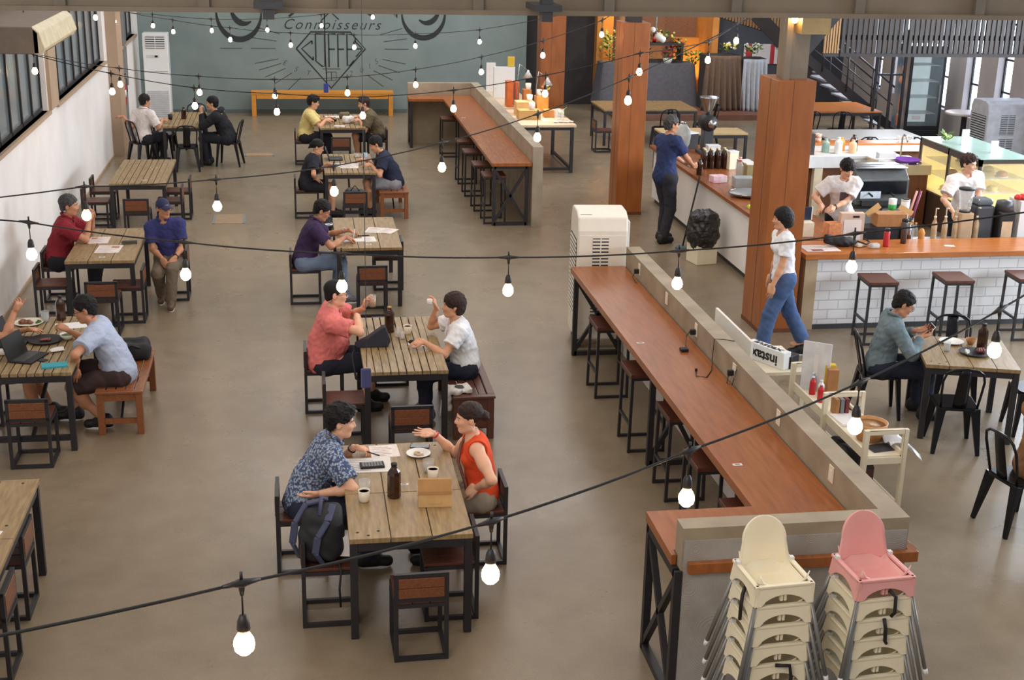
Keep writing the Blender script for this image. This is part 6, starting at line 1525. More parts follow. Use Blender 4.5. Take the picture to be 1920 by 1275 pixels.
t = thing('portafilter_stand', 'tan figurine among tools behind the counter', 'ornament', (7.62, 15.22, .821)); m = MB(); m.lathe([(0,0),(.05,0),(.06,.06),(.035,.14),(.045,.19),(.02,.24),(0,.25)], n=14); m.build('body', mat('tan wood', (206,140,60), .5), t); m = MB(); m.tube([(.04,0,.03),(.1,-.02,.01)], .014, 6); m.build('spout', M_orange, t)
for i, (x, c) in enumerate(((7.68, M_pinkpl), (7.74, mat('magenta tube', (150,70,110), .5)))):
    t = thing('tongs', ('pink handled tongs behind the cup stacks', 'magenta handled tongs behind the cup stacks')[i], 'tongs', (x+.1, 16.0, .821)); m = MB(); m.tube([(0,0,0),(.04,0,.3),(.1,0,.55)], .014, 6); m.build('handle', c, t); m = MB(); m.lathe([(0,0),(.04,0),(.04,.2),(.036,.2),(.036,.01),(0,.01)], n=12); m.build('holder', M_dgrey, t)
# back counter
t = thing('cup_rack', 'stacks of pinkish cups at left of the back counter', 'cups', (8.45, 21.6, 1.036)); m = MB()
for i in range(4):
    m = MB(); m.lathe([(0,0),(.04,0),(.05,.07),(.045,.07),(0,.01)], (i*.1, 0, 0), 14); m.build('cup', mat('pinkish cup', (216,176,156), .4), t)
    m = MB(); m.lathe([(0,.07),(.04,.07),(.05,.14),(.045,.14),(0,.08)], (i*.1, 0, 0), 14); m.build('cup', mat('pinkish cup', (216,176,156), .4), t)
t = thing('basket', 'round purple basket on the back counter', 'basket', (10.25, 19.95, .981)) if False else thing('basket', 'shallow purple plastic basket on the back counter', 'basket', (9.6, 19.98, .986)); m = MB(); m.lathe([(0,0),(.16,0),(.22,.05),(.21,.05),(.155,.008),(0,.008)], n=22); m.build('basket_body', M_purple, t); m = MB(); m.tube([(.217*cos(a),.217*sin(a),.05) for a in np.linspace(0,6.283,23)[:-1]], .008, 6, closed=True); m.build('rim', M_purple, t)
block('napkin_box', 'white box on the back counter behind the printed shirt barista', 'box', (9.3, 20.1, .986), (.28,.16,.14), M_wplastic, -6); cup(9.5, 20.35, .986, 'green plastic cup by the sink', mat('lime plastic', (150,176,70), .4), .05, .1, False)
block('coffee_press', 'dark stand at left end of the back counter', 'stand', (8.25, 20.8, .981), (.16,.2,.34), M_darkwall, 4)
for i, (x, y, c, l) in enumerate(((8.62,20.95,mat('sage jar', (150,176,166), .4),'sage green jar on the back counter'),(8.78,20.8,M_wplastic,'white jug on the back counter'),(8.95,21.1,M_orange,'orange tub on the back counter'),(9.15,21.05,M_amber,'brown vase shaped jar on the back counter'),(9.05,20.85,mat('peach jar', (226,180,140), .4),'peach jar on the back counter'))):
    b = bottle(x, y, .981, l, .22+.05*(i % 2), .065, c, cap=c)
for i in range(6):
    cup(9.95+.1*(i % 3), 21.2+.1*(i//3), .981 if False else 1.191, 'small glass in the cluster at right end of the raised ledge', M_glass, .035, .1, False, 'glasses on the raised ledge') if False else glass(10.2+.1*(i % 3), 21.55+.1*(i//3), 1.036, 'small glass in the cluster at right end of the raised ledge', .035, .1, False, 'glasses on the raised ledge')
# things on the pastry case
for i, (x, y) in enumerate(((10.3, 19.5), (10.42, 18.8))):
    t = thing('acrylic_stand', ('farther white acrylic sign on the pastry case', 'nearer white acrylic sign on the pastry case')[i], 'sign', (x, y, 1.346)); m = MB(); m.box(-.06,.06,-.01,.01,0,.24-.06*i); m.build('panel', mat('white acrylic', (240,240,244), .25), t); m = MB(); m.box(-.06,.06,-.03,.03,0,.012); m.build('foot', M_glass, t)
plant('small lime plant on the pastry case', (10.12, 19.75, 1.346), .06, .14, [Fg], M_glass, n=24, sd=11)
# --- white trolley behind the partition
t = thing('trolley', 'white wooden trolley behind the concrete partition', 'trolley', (4.66, 10.4, 0), 0)
wt = mat('cream white timber', (222,210,186), .55, var=.04)
for y in (-.9, -.02, .78):
    m = MB(); m.box(-.19,-.15,y-.02,y+.02,0,.8); m.box(.15,.19,y-.02,y+.02,0,.8); m.box(-.15,.15,y-.02,y+.02,.76,.8); m.box(-.15,.15,y-.015,y+.015,.5,.56); m.box(-.15,.15,y-.015,y+.015,.06,.1); m.build('end_frame', wt, t, bevel=.003)
for z in (.1, .55):
    m = MB(); m.box(-.15,.15,-.9,.78,z,z+.02); m.box(-.16,-.14,-.9,.78,z-.02,z+.06); m.box(.14,.16,-.9,.78,z-.02,z+.06); m.build('shelf', wt, t)
t = thing('wooden_bowl', 'round tan wooden bowl on the trolley', 'bowl', (4.68, 9.85, .571)); m = MB(); m.lathe([(0,0),(.1,0),(.14,.12),(.145,.16),(.135,.16),(.115,.05),(0,.03)], n=28); m.build('bowl_body', mat('tan bowl', (196,140,84), .5, var=.12, scale=8), t); m = MB(); m.lathe([(0,.13),(.132,.135)], n=24); m.build('contents', mat('pale beige', (222,178,130), .5), t)
sheet(4.7, 9.66, .572, .22, .16, 10, 'black card before the wooden bowl', M_dgrey, 'card', 'card', lines=False)
t = thing('plastic_sheet', 'clear white plastic sheet hanging off the trolley', 'sheet', (4.85, 9.75, .62)); m = MB(); m.grid(lambda u, v: Vector((-.1+.3*u, (v-.5)*.34+.02*sin(u*9), .0+.02*sin(v*14+u*5)-(.28*max(0, u-.45)**1.2))), 14, 16); m.build('film', mat('white film', (224,226,230), .3, alpha=.75), t, solid=.002)
t = block('carton', 'tall dark brown drink carton on the lower trolley shelf', 'carton', (4.62, 9.72, .121), (.1,.1,.26), mat('dark brown carton', (84,48,48), .5), 12); m = MB(); m.prism([(-.05,.26),(.05,.26),(0,.31)], -.05, .05, 'x'); m.build('gable_top', M_dgrey, t); m = MB(); m.box(-.03,.03,-.053,-.05,.1,.18); m.build('printed_label', mat('pale violet print', (176,160,170), .6), t)
soft_bag('bag', 'black plastic bag on the lower trolley shelf', (4.62, 10.15, .121), 0, (.2,.4,.3), M_black, seed=15)
for i, (y, c, w_) in enumerate(((11.02, M_yellow, .1), (10.94, M_card, .1))): block('book', ('yellow book standing on the trolley', 'brown box file standing on the trolley')[i], 'book', (4.78, y, .571), (.1,.06,.26-.02*i), c, -8)
for i in range(4):
    b = bottle(4.6+.04*(i % 2), 10.75+.1*i, .571, ('red bottle', 'white bottle', 'second red bottle', 'pale blue bottle')[i]+' standing on the far half of the trolley', .17, .03, (M_red, M_wplastic, M_red, mat('pale blue bottle', (170,186,206), .4))[i], cap=M_wplastic)
sheet(4.66, 10.28, .572, .2, .26, 5, 'white pad on the middle of the trolley', M_paper, 'notepad', 'pad', t_=.02, lines=False)
for i in range(3): block('book', ('brown', 'grey', 'dark red')[i]+' small book in the row on the trolley', 'book', (4.62+.045*i, 10.46, .571), (.035,.12,.15), (M_card, M_grey, mat('dark red book', (120,50,50), .6))[i], 0, g=None)
phone(4.82, 10.55, .575, 'white backed phone on the trolley', 20, 'phone')
t = thing('acrylic_sign', 'tall translucent white sign standing on the trolley', 'sign', (4.66, 11.06, .571), radians(-35)); m = MB(); m.box(-.13,.13,-.006,.006,0,.46); m.build('panel', mat('translucent white', (226,226,228), .3, alpha=.85), t); m = MB(); m.box(-.13,.13,-.05,.05,0,.012); m.build('foot', M_glass, t); m = MB(); m.box(-.02,.02,-.009,-.006,.14,.34); m.build('pale_slot', M_porcelain, t)
t = thing('side_table', 'white side table at far end of the trolley, holding camera goods', 'table', (4.46, 11.72, 0)); m = MB(); m.box(-.26,.26,-.38,.4,.62,.65); m.build('table_top', wt, t)
for x in (-.22, .22):
    for y in (-.33, .35):
        m = MB(); m.box(x-.02,x+.02,y-.02,y+.02,0,.62); m.build('leg', wt, t)
t = thing('film_box', 'white box with large black lettering at far end of the trolley', 'box', (4.4, 11.62, .651), radians(118)); m = MB(); m.box(-.24,.24,-.05,.05,0,.17); m.build('box_body', M_wplastic, t, bevel=.004)
text_mesh('instax', .15, 'printed_word', M_black, t, Matrix.Translation((0, .0, .171)) @ Matrix.Translation((0, .03, 0)) @ Matrix.Rotation(pi, 4, 'Z') @ Matrix.Scale(.72, 4, (0,1,0)), depth=.001, thick=.004)
text_mesh('instax', .14, 'printed_word', M_black, t, Matrix.Translation((0, .0515, .115)) @ Matrix.Rotation(pi, 4, 'Z') @ Matrix.Rotation(pi/2, 4, 'X') @ Matrix.Rotation(pi, 4, 'Z'), depth=.001, thick=.004)
block('camera', 'pale blue instant camera beyond the printed box', 'camera', (4.36, 11.95, .651), (.14,.09,.1), mat('pale ice blue', (176,196,214), .4), 30)
block('camera_case', 'black camera case beside the printed box', 'case', (4.58, 11.5, .651), (.16,.1,.12), M_black, 40)
t = thing('sign_board', 'long white board standing along the partition top beside the walking woman', 'board', (3.95, 11.36, 0)); m = MB(); m.box(-.012,.012,-.52,.54,.9,1.13); m.build('board', M_porcelain, t)
for y in (-.4, .42):
    m = MB(); m.box(-.015,.015,y-.015,y+.015,0,.9); m.box(-.09,.09,y-.02,y+.02,0,.02); m.build('leg', M_wplastic, t)
# --- lit display tables by the far partition
t = thing('display_table', 'lit display table with pale top and black legs behind the far partition', 'table', (3.95, 24.3, 0)); m = MB(); m.box(-.1,1.17,0,2.0,.86,.9); m.build('table_top', mat('pale birch', (206,180,150), .45, var=.06), t)
for x in (-.05, 1.1):
    for y in (.06, 1.94): m = MB(); m.box(x-.03,x+.03,y-.03,y+.03,0,.86); m.build('leg', M_steel, t)
m = MB(); m.box(-.05,1.1,.04,.08,.8,.86); m.box(-.05,1.1,.04,.08,.05,.1); m.box(1.08,1.12,.06,1.94,.05,.1); m.build('frame', M_steel, t)
t = thing('display_table', 'narrow rear display table with posters behind the far partition', 'table', (3.86, 26.4, 0)); m = MB(); m.box(0,.9,0,2.6,.86,.9); m.build('table_top', mat('pale birch', (206,180,150), .45), t); m = MB(); m.box(.05,.85,.1,2.5,0,.86); m.build('base', mat('pale base', (190,170,150), .6), t)
def dbox(x, y, w, d, h, c, l, nm='display_box', cat='box', z=.901): return block(nm, l, cat, (x, y, z), (w, d, h), c, 0)
dbox(4.15, 28.8, .2, .03, .62, M_paper, 'tall white poster board at far end of the display tables', 'poster', 'poster'); dbox(4.3, 27.9, .44, .1, .64, M_wplastic, 'large white box standing on the rear display table'); dbox(4.44, 27.9, .14, .09, .2, M_yellow, 'yellow box on top of the large white box', z=1.545)
dbox(4.22, 26.7, .12, .3, .5, mat('orange box', (206,104,44), .5), 'orange box standing in front of the large white box'); dbox(4.38, 26.8, .08, .3, .48, mat('rust box', (186,84,40), .5), 'rust coloured box file beside the orange box'); dbox(4.58, 26.7, .16, .2, .34, mat('amber box', (196,124,56), .5), 'amber box right of the rust coloured box file')
dbox(4.35, 25.1, .42, .3, .17, mat('slatted crate wood', (186,144,84), .6, var=.2, scale=6, stretch=(1,1,9)), 'light wooden crate at near edge of the display table', 'crate', 'crate'); dbox(4.35, 25.6, .36, .3, .26, M_kraft, 'kraft box behind the light wooden crate')
dbox(4.75, 26.0, .24, .3, .3, mat('honey crate', (206,140,62), .5), 'honey coloured crate in the middle of the display table', 'crate', 'crate'); dbox(4.78, 25.3, .22, .2, .14, mat('honey block', (206,136,70), .5), 'honey coloured block holding small cards')
for i, (x, y, z, l) in enumerate(((4.42,25.15,1.072,'white cup on the light wooden crate'),(4.45,25.6,1.162,'white cup on the kraft box'),(4.72,26.05,1.202,'tall white cup on the honey crate'),(4.6,26.65,1.242,'white cup on the amber box'))): cup(x, y, z, l, M_porcelain, .06, .12, False)
sheet(4.62, 24.9, .902, .12, .3, 8, 'leaning white menu card at near edge of the display table', M_paper, 'menu_card', 'card')
for i in range(3): glass(4.85+.06*i, 24.95+.08*(i % 2), .901, 'tall clear jar at right of the display table', .04, .2, False, 'clear jars on the display table')
for i in range(4): plate(4.78+.1*i, 24.6+.03*(i % 2), .901, 'pinkish coaster at near edge of the display table', .05, M_paperpink, g='coasters on the display table', name='coaster')
plant('small pale green plant at right end of the display table', (5.0, 25.3, .901), .08, .14, [Fg], M_porcelain, n=20, sd=12); plant('dried yellow flowers on the honey crate', (4.84, 26.05, 1.205), .09, .2, [Fo, Fy], n=20, sd=13)
def desk_lamp(label, loc, rz, h):
    t = thing('desk_lamp', label, 'lamp', loc, radians(rz)); m = MB(); m.lathe([(0,0),(.08,0),(.08,.02),(0,.03)], n=16); m.build('base', M_black, t)
    m = MB(); m.tube([(0,0,.02),(-.02,0,h*.6),(.02,0,h),(.18,0,h*.86)], .01, 6); m.build('arm', M_chrome, t); m = MB(); m.lathe([(.02,h*.86),(.03,h*.82),(.1,h*.68),(.095,h*.68),(.02,h*.8)], (.2,0,0), 18); so = m.build('shade', mat('pale metal shade', (206,200,196), .4, .3), t); m = MB(); m.ball((.2,0,h*.7), .035, 10); m.build('bulb', M_bulb, so); return t
desk_lamp('left desk lamp with cone shade over the display tables', (4.38, 26.55, .901), 10, .85); desk_lamp('right desk lamp with cone shade over the display tables', (4.62, 25.75, .901), 0, .8)
# ------------------------------------------------------------------ people
# small fixes of the figure library's proportions are in person(); here every pose is given in hall coordinates
def pp(label, xy, yaw, head=None, R=None, L=None, hz=.515, s=1., **k):
    ca, sa = cos(radians(-yaw)), sin(radians(-yaw))
    rot = lambda v: (v[0]*ca-v[1]*sa, v[0]*sa+v[1]*ca, v[2])
    loc = lambda p: rot((p[0]-xy[0], p[1]-xy[1], p[2]))
    if head:
        h = loc((head[0], head[1], 0)); k['lean'] = math.degrees(math.atan2(h[1]-.02, .6*s)); k['side'] = math.degrees(math.atan2(h[0], .6*s))
    cv = lambda h: None if h is None else (loc(h[0]), rot(h[1]), rot(h[2]), h[3])
    for e in ('elbowR', 'elbowL'):
        if e in k: k.setdefault('elbow', [None, None]); k['elbow'][0 if e == 'elbowR' else 1] = rot(k.pop(e))
    return person(label, (xy[0], xy[1], 0), yaw, R=cv(R), L=cv(L), hz=hz, s=s, **k)
D = (0, 0, -1)
jean_blue = cloth('blue denim', (62,84,124), rgb2=(84,106,146), scale=5)
jean_grey = cloth('grey blue denim', (96,112,136), rgb2=(116,130,152), scale=5)
dark_tr = cloth('dark trousers cloth', (36,36,42)); navy_tr = cloth('navy trousers cloth', (38,42,58)); grey_sh = cloth('grey shorts cloth', (142,142,150)); brown_sh = cloth('dark brown shorts cloth', (62,48,46)); khaki = cloth('khaki cloth', (112,98,82))
beige_tr = cloth('stone shorts cloth', (150,138,122))
black_shoe = (M_black, M_rubber); blackwhite = (M_black, M_wplastic); grey_shoe = (mat('grey shoe', (110,110,116), .7), M_wplastic); brown_shoe = (mat('brown shoe', (92,70,54), .6), M_paper)
def floral_cloth():
    m = bpy.data.materials.new('navy floral print'); m.use_nodes = True; nt = m.node_tree; b = nt.nodes['Principled BSDF']; N = nt.nodes.new; L = nt.links.new
    tc = N('ShaderNodeTexCoord'); nz = N('ShaderNodeTexNoise'); nz.inputs['Scale'].default_value = 30; L(tc.outputs['Object'], nz.inputs['Vector'])
    va = N('ShaderNodeVectorMath'); va.operation = 'MULTIPLY_ADD'; va.inputs[1].default_value = (.03,.03,.03); L(nz.outputs['Color'], va.inputs[0]); L(tc.outputs['Object'], va.inputs[2])
    vo = N('ShaderNodeTexVoronoi'); vo.inputs['Scale'].default_value = 52; L(va.outputs[0], vo.inputs['Vector'])
    rp = N('ShaderNodeValToRGB'); e = rp.color_ramp.elements; e[0].position = .3; e[0].color = lin((156,168,184)); e[1].position = .6; e[1].color = lin((58,72,106)); L(vo.outputs['Distance'], rp.inputs['Fac']); L(rp.outputs['Color'], b.inputs['Base Color'])
    b.inputs['Roughness'].default_value = .85; return m
# 1 floral shirt man
pp('person in a navy floral short sleeved shirt leaning over papers with a pen', (-.02,9.26), -90, head=(.3,9.32), s=1.04, wide=1.12, skin='fair', hair=('messy','black'), look=(0,8), vox=.0065,
   R=((.1,9.02,.68),(-.9,.1,-.25),(0,.5,.85),'relax'), L=((.36,9.5,.83),(1,.02,-.2),D,'pen'), elbowR=(.9,-.5,0), elbowL=(-.2,.4,-1), top=dict(m=floral_cloth(), sleeve=.78, collar=True, hem=-.12, fit=.02), bottom=dict(m=navy_tr), shoe=blackwhite, watch=('watch', M_black),
   fR=(.12,.5,0), fL=(-.12,.44,0))
t = thing('pen', 'black pen in the hand of the floral shirt man', 'pen', (.5,9.47,.775), radians(-20)); m = MB(); m.tube([(-.07,0,.03),(.06,0,0)], .005, 8); m.build('barrel', M_black, t)
# 2 woman in orange
def bag_strap(root, J):
    m = MB(); pts = [J['SR']-J['xs']*.06+J['u2']*.07, J['S']+J['fw']*.1+J['u2']*.0, J['C']+J['fw']*.15-J['xs']*.05, J['W1']+J['fw']*.13-J['xs']*.1, J['P']+J['fw']*.12-J['xs']*.15]
    m.tube(pts, .012, 8); m.build('bag_strap', mat('brown leather', (110,62,48), .5), root)
pp('person in an orange sleeveless top with hair in a bun, gesturing with open palm', (1.32,9.24), 90, head=(1.21,9.26), s=.97, wide=.93, skin='fair', hair=('bun','brown'), look=(0,4), vox=.0065, bust=.1,
   R=((.98,9.55,.9),(-1,.12,.08),(.1,-.35,.9),'spread'), L=((1.25,9.06,.65),(-.8,.2,-.5),(0,.3,-.9),'relax'), elbowR=(.4,.3,-1), elbowL=(.25,-.7,-.6), top=dict(m=cloth('orange knit', (226,82,44), bump=.3, bscale=160), sleeve=0, neck=.08, vneck=.07, hem=-.04, name='top', fold=.6), bottom=dict(m=beige_tr, len=.46, name='shorts'), shoe=black_shoe, watchR=('red_bracelet', M_red), extras=bag_strap)
# 3 man in pink
pp('person in a pink t-shirt and navy shorts holding up a glass of iced coffee', (.2,12.5), -90, head=(.33,12.48), s=1.06, wide=1.26, belly=.1, skin='fair', hair=('buzz','black'), glasses=True, look=(0,4), vox=.0065,
   R=((.52,12.36,1.0),(.5,.1,-.8),(-.8,.0,-.5),'relax'), L=((.6,12.66,.98),(.25,-.1,1.),(.95,-.3,-.1),'cup'), elbowR=(-.1,-1,-.35), elbowL=(.3,.9,-.6), top=dict(m=cloth('salmon pink cotton', (222,122,118)), sleeve=.7, hem=-.1, fit=.024), bottom=dict(m=cloth('navy shorts cloth', (42,44,58)), len=.44, name='shorts'), shoe=black_shoe, fR=(.1,.42,0), fL=(-.16,.5,0))
t = thing('drinking_glass', 'glass of iced coffee held up by the man in pink', 'glass', (.69,12.64,1.0)); m = MB(); m.lathe([(0,0),(.03,0),(.036,.12),(.033,.12),(.027,.008),(0,.008)], n=18); m.build('tumbler', M_glass, t); m = MB(); m.lathe([(0,.009),(.0275,.009),(.0315,.085),(0,.085)], n=16); m.build('iced_coffee', mat('iced coffee', (176,116,66), .3, rgb2=(226,190,150), scale=14), t)
# 4 woman in white
pp('person in a white v-neck top with short dark hair sipping from a small cup', (1.56,12.2), 90, head=(1.42,12.2), s=.96, wide=1.1, bust=.3, skin='mid', hair=('full','brown'), look=(0,0), vox=.0065,
   R=((1.29,12.4,1.04),(-.25,-.2,.95),(-.85,.2,-.1),'cup'), L=((1.13,12.02,.83),(-1,.1,-.15),(0,.2,-1),'relax'), elbowR=(-.5,.5,-.8), elbowL=(.2,-.6,-.8), top=dict(m=cloth('white cotton', (226,226,228)), sleeve=.6, neck=.085, vneck=.09, hem=-.09, fit=.022, name='top'), bottom=dict(m=navy_tr), shoe=grey_shoe)
cup(1.22,12.34,1.1,'small white cup raised to the lips of the woman in white', M_porcelain, .028, .05, False)
# 5 man in purple polo
pp('person in a dark purple polo shirt and grey jeans writing in a notebook', (.05,16.3), -90, head=(.27,16.34), s=1.04, wide=1.06, skin='tan', hair=('short','black'), glasses=True, look=(0,26),
   R=((.56,16.2,.83),(1,.12,-.3),D,'pen'), L=((.58,16.56,.83),(1,-.2,-.15),D,'relax'), elbowR=(.1,-.7,-.7), elbowL=(.1,.7,-.7), top=dict(m=cloth('dark purple pique', (62,46,78)), sleeve=.72, collar=True, hem=-.1, fit=.02), bottom=dict(m=jean_grey), shoe=grey_shoe, watch=('watch', M_chrome), fR=(.14,.5,0), fL=(-.12,.42,0))
t = thing('pen', 'white pen held upright by the man in the purple polo', 'pen', (.67,16.22,.8)); m = MB(); m.tube([(-.02,0,-.02),(.01,.03,.12)], .005, 8); m.build('barrel', M_porcelain, t)
# 6, 7 fourth table
pp('person in a dark top with tied back hair, bare knees, hand on lap', (.14,21.0), -90, head=(.31,21.02), s=.95, wide=.95, skin='mid', hair=('pony','black'), glasses=True, look=(0,18), vox=.009,
   R=((.26,20.86,.64),(.8,.1,-.4),D,'relax'), L=((.48,21.14,.81),(1,.1,-.1),D,'pen'), elbowR=(.0,-.7,-.6), top=dict(m=cloth('black cotton', (38,38,46)), sleeve=.75, fit=.03, hem=-.1), bottom=dict(m=dark_tr, len=.4, name='shorts'), shoe=black_shoe)
pp('person in a navy t-shirt and grey shorts bent over the fourth centre table', (1.52,21.12), 90, head=(1.22,21.12), s=1.04, wide=1.08, skin='mid', hair=('short','black'), look=(0,25), vox=.009,
   R=((1.08,21.35,.83),(-1,.0,.1),D,'relax'), L=((1.14,20.94,.83),(-1,.1,-.05),D,'relax'), elbowR=(.1,.5,-.9), elbowL=(.3,-.7,-.6), top=dict(m=cloth('navy cotton', (42,46,66)), sleeve=.68, hem=-.1, fit=.022), bottom=dict(m=grey_sh, len=.43, name='shorts'), shoe=black_shoe)
# 8, 9 fifth table
pp('person in a pale yellow t-shirt seated at the farthest centre table', (.16,25.48), -90, head=(.32,25.5), s=1.02, skin='mid', hair=('messy','black'), look=(0,14), vox=.009,
   R=((.55,25.42,.84),(1,.25,0),(0,.5,-.8),'relax'), L=((.58,25.6,.84),(1,-.2,.1),(0,-.5,-.8),'relax'), elbowR=(.1,-.7,-.7), elbowL=(.1,.7,-.7), top=dict(m=cloth('pale yellow cotton', (214,194,126)), sleeve=.74, hem=-.1, fit=.024), bottom=dict(m=dark_tr), shoe=black_shoe)
pp('person in an olive brown shirt leaning on the farthest centre table', (1.54,25.55), 90, head=(1.24,25.5), s=1.04, wide=1.1, skin='mid', hair=('short','brown'), look=(8,12), vox=.009,
   R=((1.16,25.75,.84),(-1,.0,0),D,'relax'), L=((1.18,25.38,.84),(-1,.1,0),D,'relax'), elbowR=(.1,.6,-.8), elbowL=(.2,-.6,-.8), top=dict(m=cloth('olive brown cotton', (96,84,64)), sleeve=.75, hem=-.1, fit=.024), bottom=dict(m=dark_tr, len=.42, name='shorts'), shoe=black_shoe)
# 10 red polo
pp('person in a dark red polo shirt, hands clasped before the mouth', (-2.92,16.6), -90, head=(-2.74,16.6), s=1.06, wide=1.12, skin='tan', hair=('short','grey'), look=(0,4),
   R=((-2.52,16.56,1.0),(.1,.35,.9),(-.5,.85,0),'cup'), L=((-2.5,16.72,1.0),(.0,-.3,.9),(-.5,-.85,0),'cup'), elbowR=(.3,-.5,-.8), elbowL=(.3,.5,-.8), top=dict(m=cloth('dark red pique', (134,38,48)), sleeve=.72, collar=True, hem=-.1, fit=.022), bottom=dict(m=dark_tr), shoe=black_shoe)
# 11 blue polo and cap
def cap_brim(root, J):
    H = J['H']; m = MB(); m.grid(lambda u, v: Vector(H((u-.5)*.15*(1-.25*v*v), .078+.075*v-.1*(u-.5)**2, .052-.018*v-.12*(u-.5)**2)), 10, 6); m.build('cap_brim', mat('navy cap cloth', (46,48,84), .85), root, solid=.005)
HAIRM['navy'] = mat('navy cap cloth', (46,48,84), .85)
HAIRM['black2'] = HAIRM['black']
pb = pp('person in a blue polo shirt and navy cap, hands between the knees', (-1.58,16.58), 180, head=(-1.65,16.5), s=1.0, skin='tan', hair=('cap','navy'), look=(38,2), glasses=True,
   R=((-1.66,16.24,.6),(.45,-.6,-.6),(.5,.3,-.5),'relax'), L=((-1.5,16.24,.6),(-.45,-.6,-.6),(-.5,.3,-.5),'relax'), elbowR=(-.4,.6,-.5), elbowL=(.4,.6,-.5), top=dict(m=cloth('royal blue pique', (56,58,108)), sleeve=.72, collar=True, hem=-.1), bottom=dict(m=khaki), shoe=brown_shoe, watch=('watch', M_black), fR=(.12,.22,0), fL=(-.02,.52,0), extras=cap_brim)
# 12 light blue tee
pp('person in a light blue t-shirt and glasses eating at the dishes table', (-1.7,12.33), 90, head=(-2.0,12.36), s=1.04, wide=1.06, skin='tan', hair=('short','black'), glasses=True, look=(0,16), vox=.007,
   R=((-2.18,12.56,.86),(-.8,.1,.5),(.3,.2,-.9),'fist'), L=((-2.06,12.1,.64),(-.3,.1,-.9),(0,.8,-.1),'relax'), elbowR=(.2,.6,-.8), elbowL=(-.35,-.9,.0), top=dict(m=cloth('light blue cotton', (170,180,202)), sleeve=.68, hem=-.12, fit=.024), bottom=dict(m=brown_sh, len=.46, name='shorts'), shoe=blackwhite, fR=(.12,.5,0), fL=(-.12,.2,0))
# 13 left edge diner
pp('person at the left edge, only a raised pointing forearm and legs in view', (-3.0,12.5), -90, head=(-2.95,12.5), s=1.02, skin='tan', hair=('short','black'), vox=.008,
   R=((-2.62,12.42,1.1),(.55,.1,.8),(-.6,.6,.3),'point'), L=((-2.6,12.75,.82),(1,-.1,0),D,'relax'), elbowR=(.1,-.5,-.9), top=dict(m=cloth('brown cotton', (104,74,62)), sleeve=.6), bottom=dict(m=dark_tr, len=.42, name='shorts'), shoe=black_shoe, fR=(.1,.55,0), fL=(-.1,.62,0))
# 14, 15 far left table
pp('person in a white shirt seen from behind at the far left table', (-2.8,25.4), -40, head=(-2.74,25.5), s=1.03, skin='tan', hair=('short','black'), look=(-10,6), vox=.009,
   R=((-2.45,25.55,.82),(.8,.5,0),D,'relax'), L=((-3.14,25.5,.9),(-.9,.4,-.1),D,'relax'), elbowL=(-.4,-.5,-.7), top=dict(m=cloth('white shirt cotton', (216,206,202)), sleeve=.78, hem=-.09, collar=True, fit=.02), bottom=dict(m=dark_tr), shoe=black_shoe)
def hood(root, J):
    m = MB(); pts = [J['N']-J['fw']*.06+J['xs']*(.12*cos(a))-J['fw']*(.07*sin(a))+J['u2']*.0 for a in np.linspace(-.3, 3.44, 12)]
    m.tube(pts, [.03]+[.045]*10+[.03], 10); m.build('hood', cloth('black fleece', (34,34,38)), root)
    m = MB()
    for i in range(6): m.cbox(tuple(J['S']-J['fw']*.105+J['xs']*(-.12+.05*i)+J['u2']*(-.02)), (.035,.02,.02))
    m.build('yellow_print', mat('pale yellow print', (206,196,120), .7), root)
pp('person in a black hoodie with pale yellow print, hands to the mouth', (-1.26,25.4), 82, head=(-1.55,25.4), s=1.05, wide=1.06, skin='mid', hair=('short','black'), look=(0,6), vox=.009,
   R=((-1.72,25.5,.98),(-.2,-.3,.9),(.8,-.3,0),'fist'), L=((-1.72,25.36,.98),(-.2,.3,.9),(.8,.3,0),'fist'), elbowR=(-.2,.4,-.9), elbowL=(-.2,-.4,-.9), top=dict(m=cloth('black fleece', (34,34,38)), sleeve=1.9, hem=-.1, fit=.03, name='hoodie'), bottom=dict(m=dark_tr), shoe=black_shoe, extras=hood)
# 16 standing man
pp('person standing at the side counter in a navy t-shirt and dark trousers', (5.36,18.98), -68, head=(5.42,19.06), hz=1.0, standing=True, s=1.1, skin='tan', hair=('short','grey'), look=(-8,6),
   R=((5.85,19.14,1.09),(.75,.55,-.1),(-.5,.8,-.1),'cup'), L=((5.86,19.42,1.02),(.9,.1,-.2),(0,-.3,-.9),'relax'), elbowR=(-.1,-.8,-.8), elbowL=(-.2,.5,-.8), top=dict(m=cloth('navy blue cotton', (44,54,92)), sleeve=.72, hem=-.16, fit=.024), bottom=dict(m=cloth('charcoal trousers', (50,50,58))), shoe=black_shoe, fR=(.1,-.02,0), fL=(-.1,.1,0))
# 17 walking woman
pp('person walking past the nearest pillar in a white t-shirt and blue jeans', (5.26,13.62), 88, head=(5.19,13.62), hz=.93, standing=True, s=.97, wide=.94, bust=.15, skin='mid', hair=('bob','black'), look=(0,2),
   R=((5.2,13.86,.8),(-.2,.1,-1),(0,-1,0),'relax'), L=((5.02,13.4,.76),(-.2,0,-1),(0,1,0),'relax'), elbowR=(1,.3,-.3), elbowL=(1,-.2,-.3), top=dict(m=cloth('white jersey', (232,232,236)), sleeve=.62, hem=-.03, fit=.014), bottom=dict(m=jean_blue, fit=.026, cuff=.07), shoe=blackwhite, fR=(.07,-.32,0), fL=(-.07,.26,0))
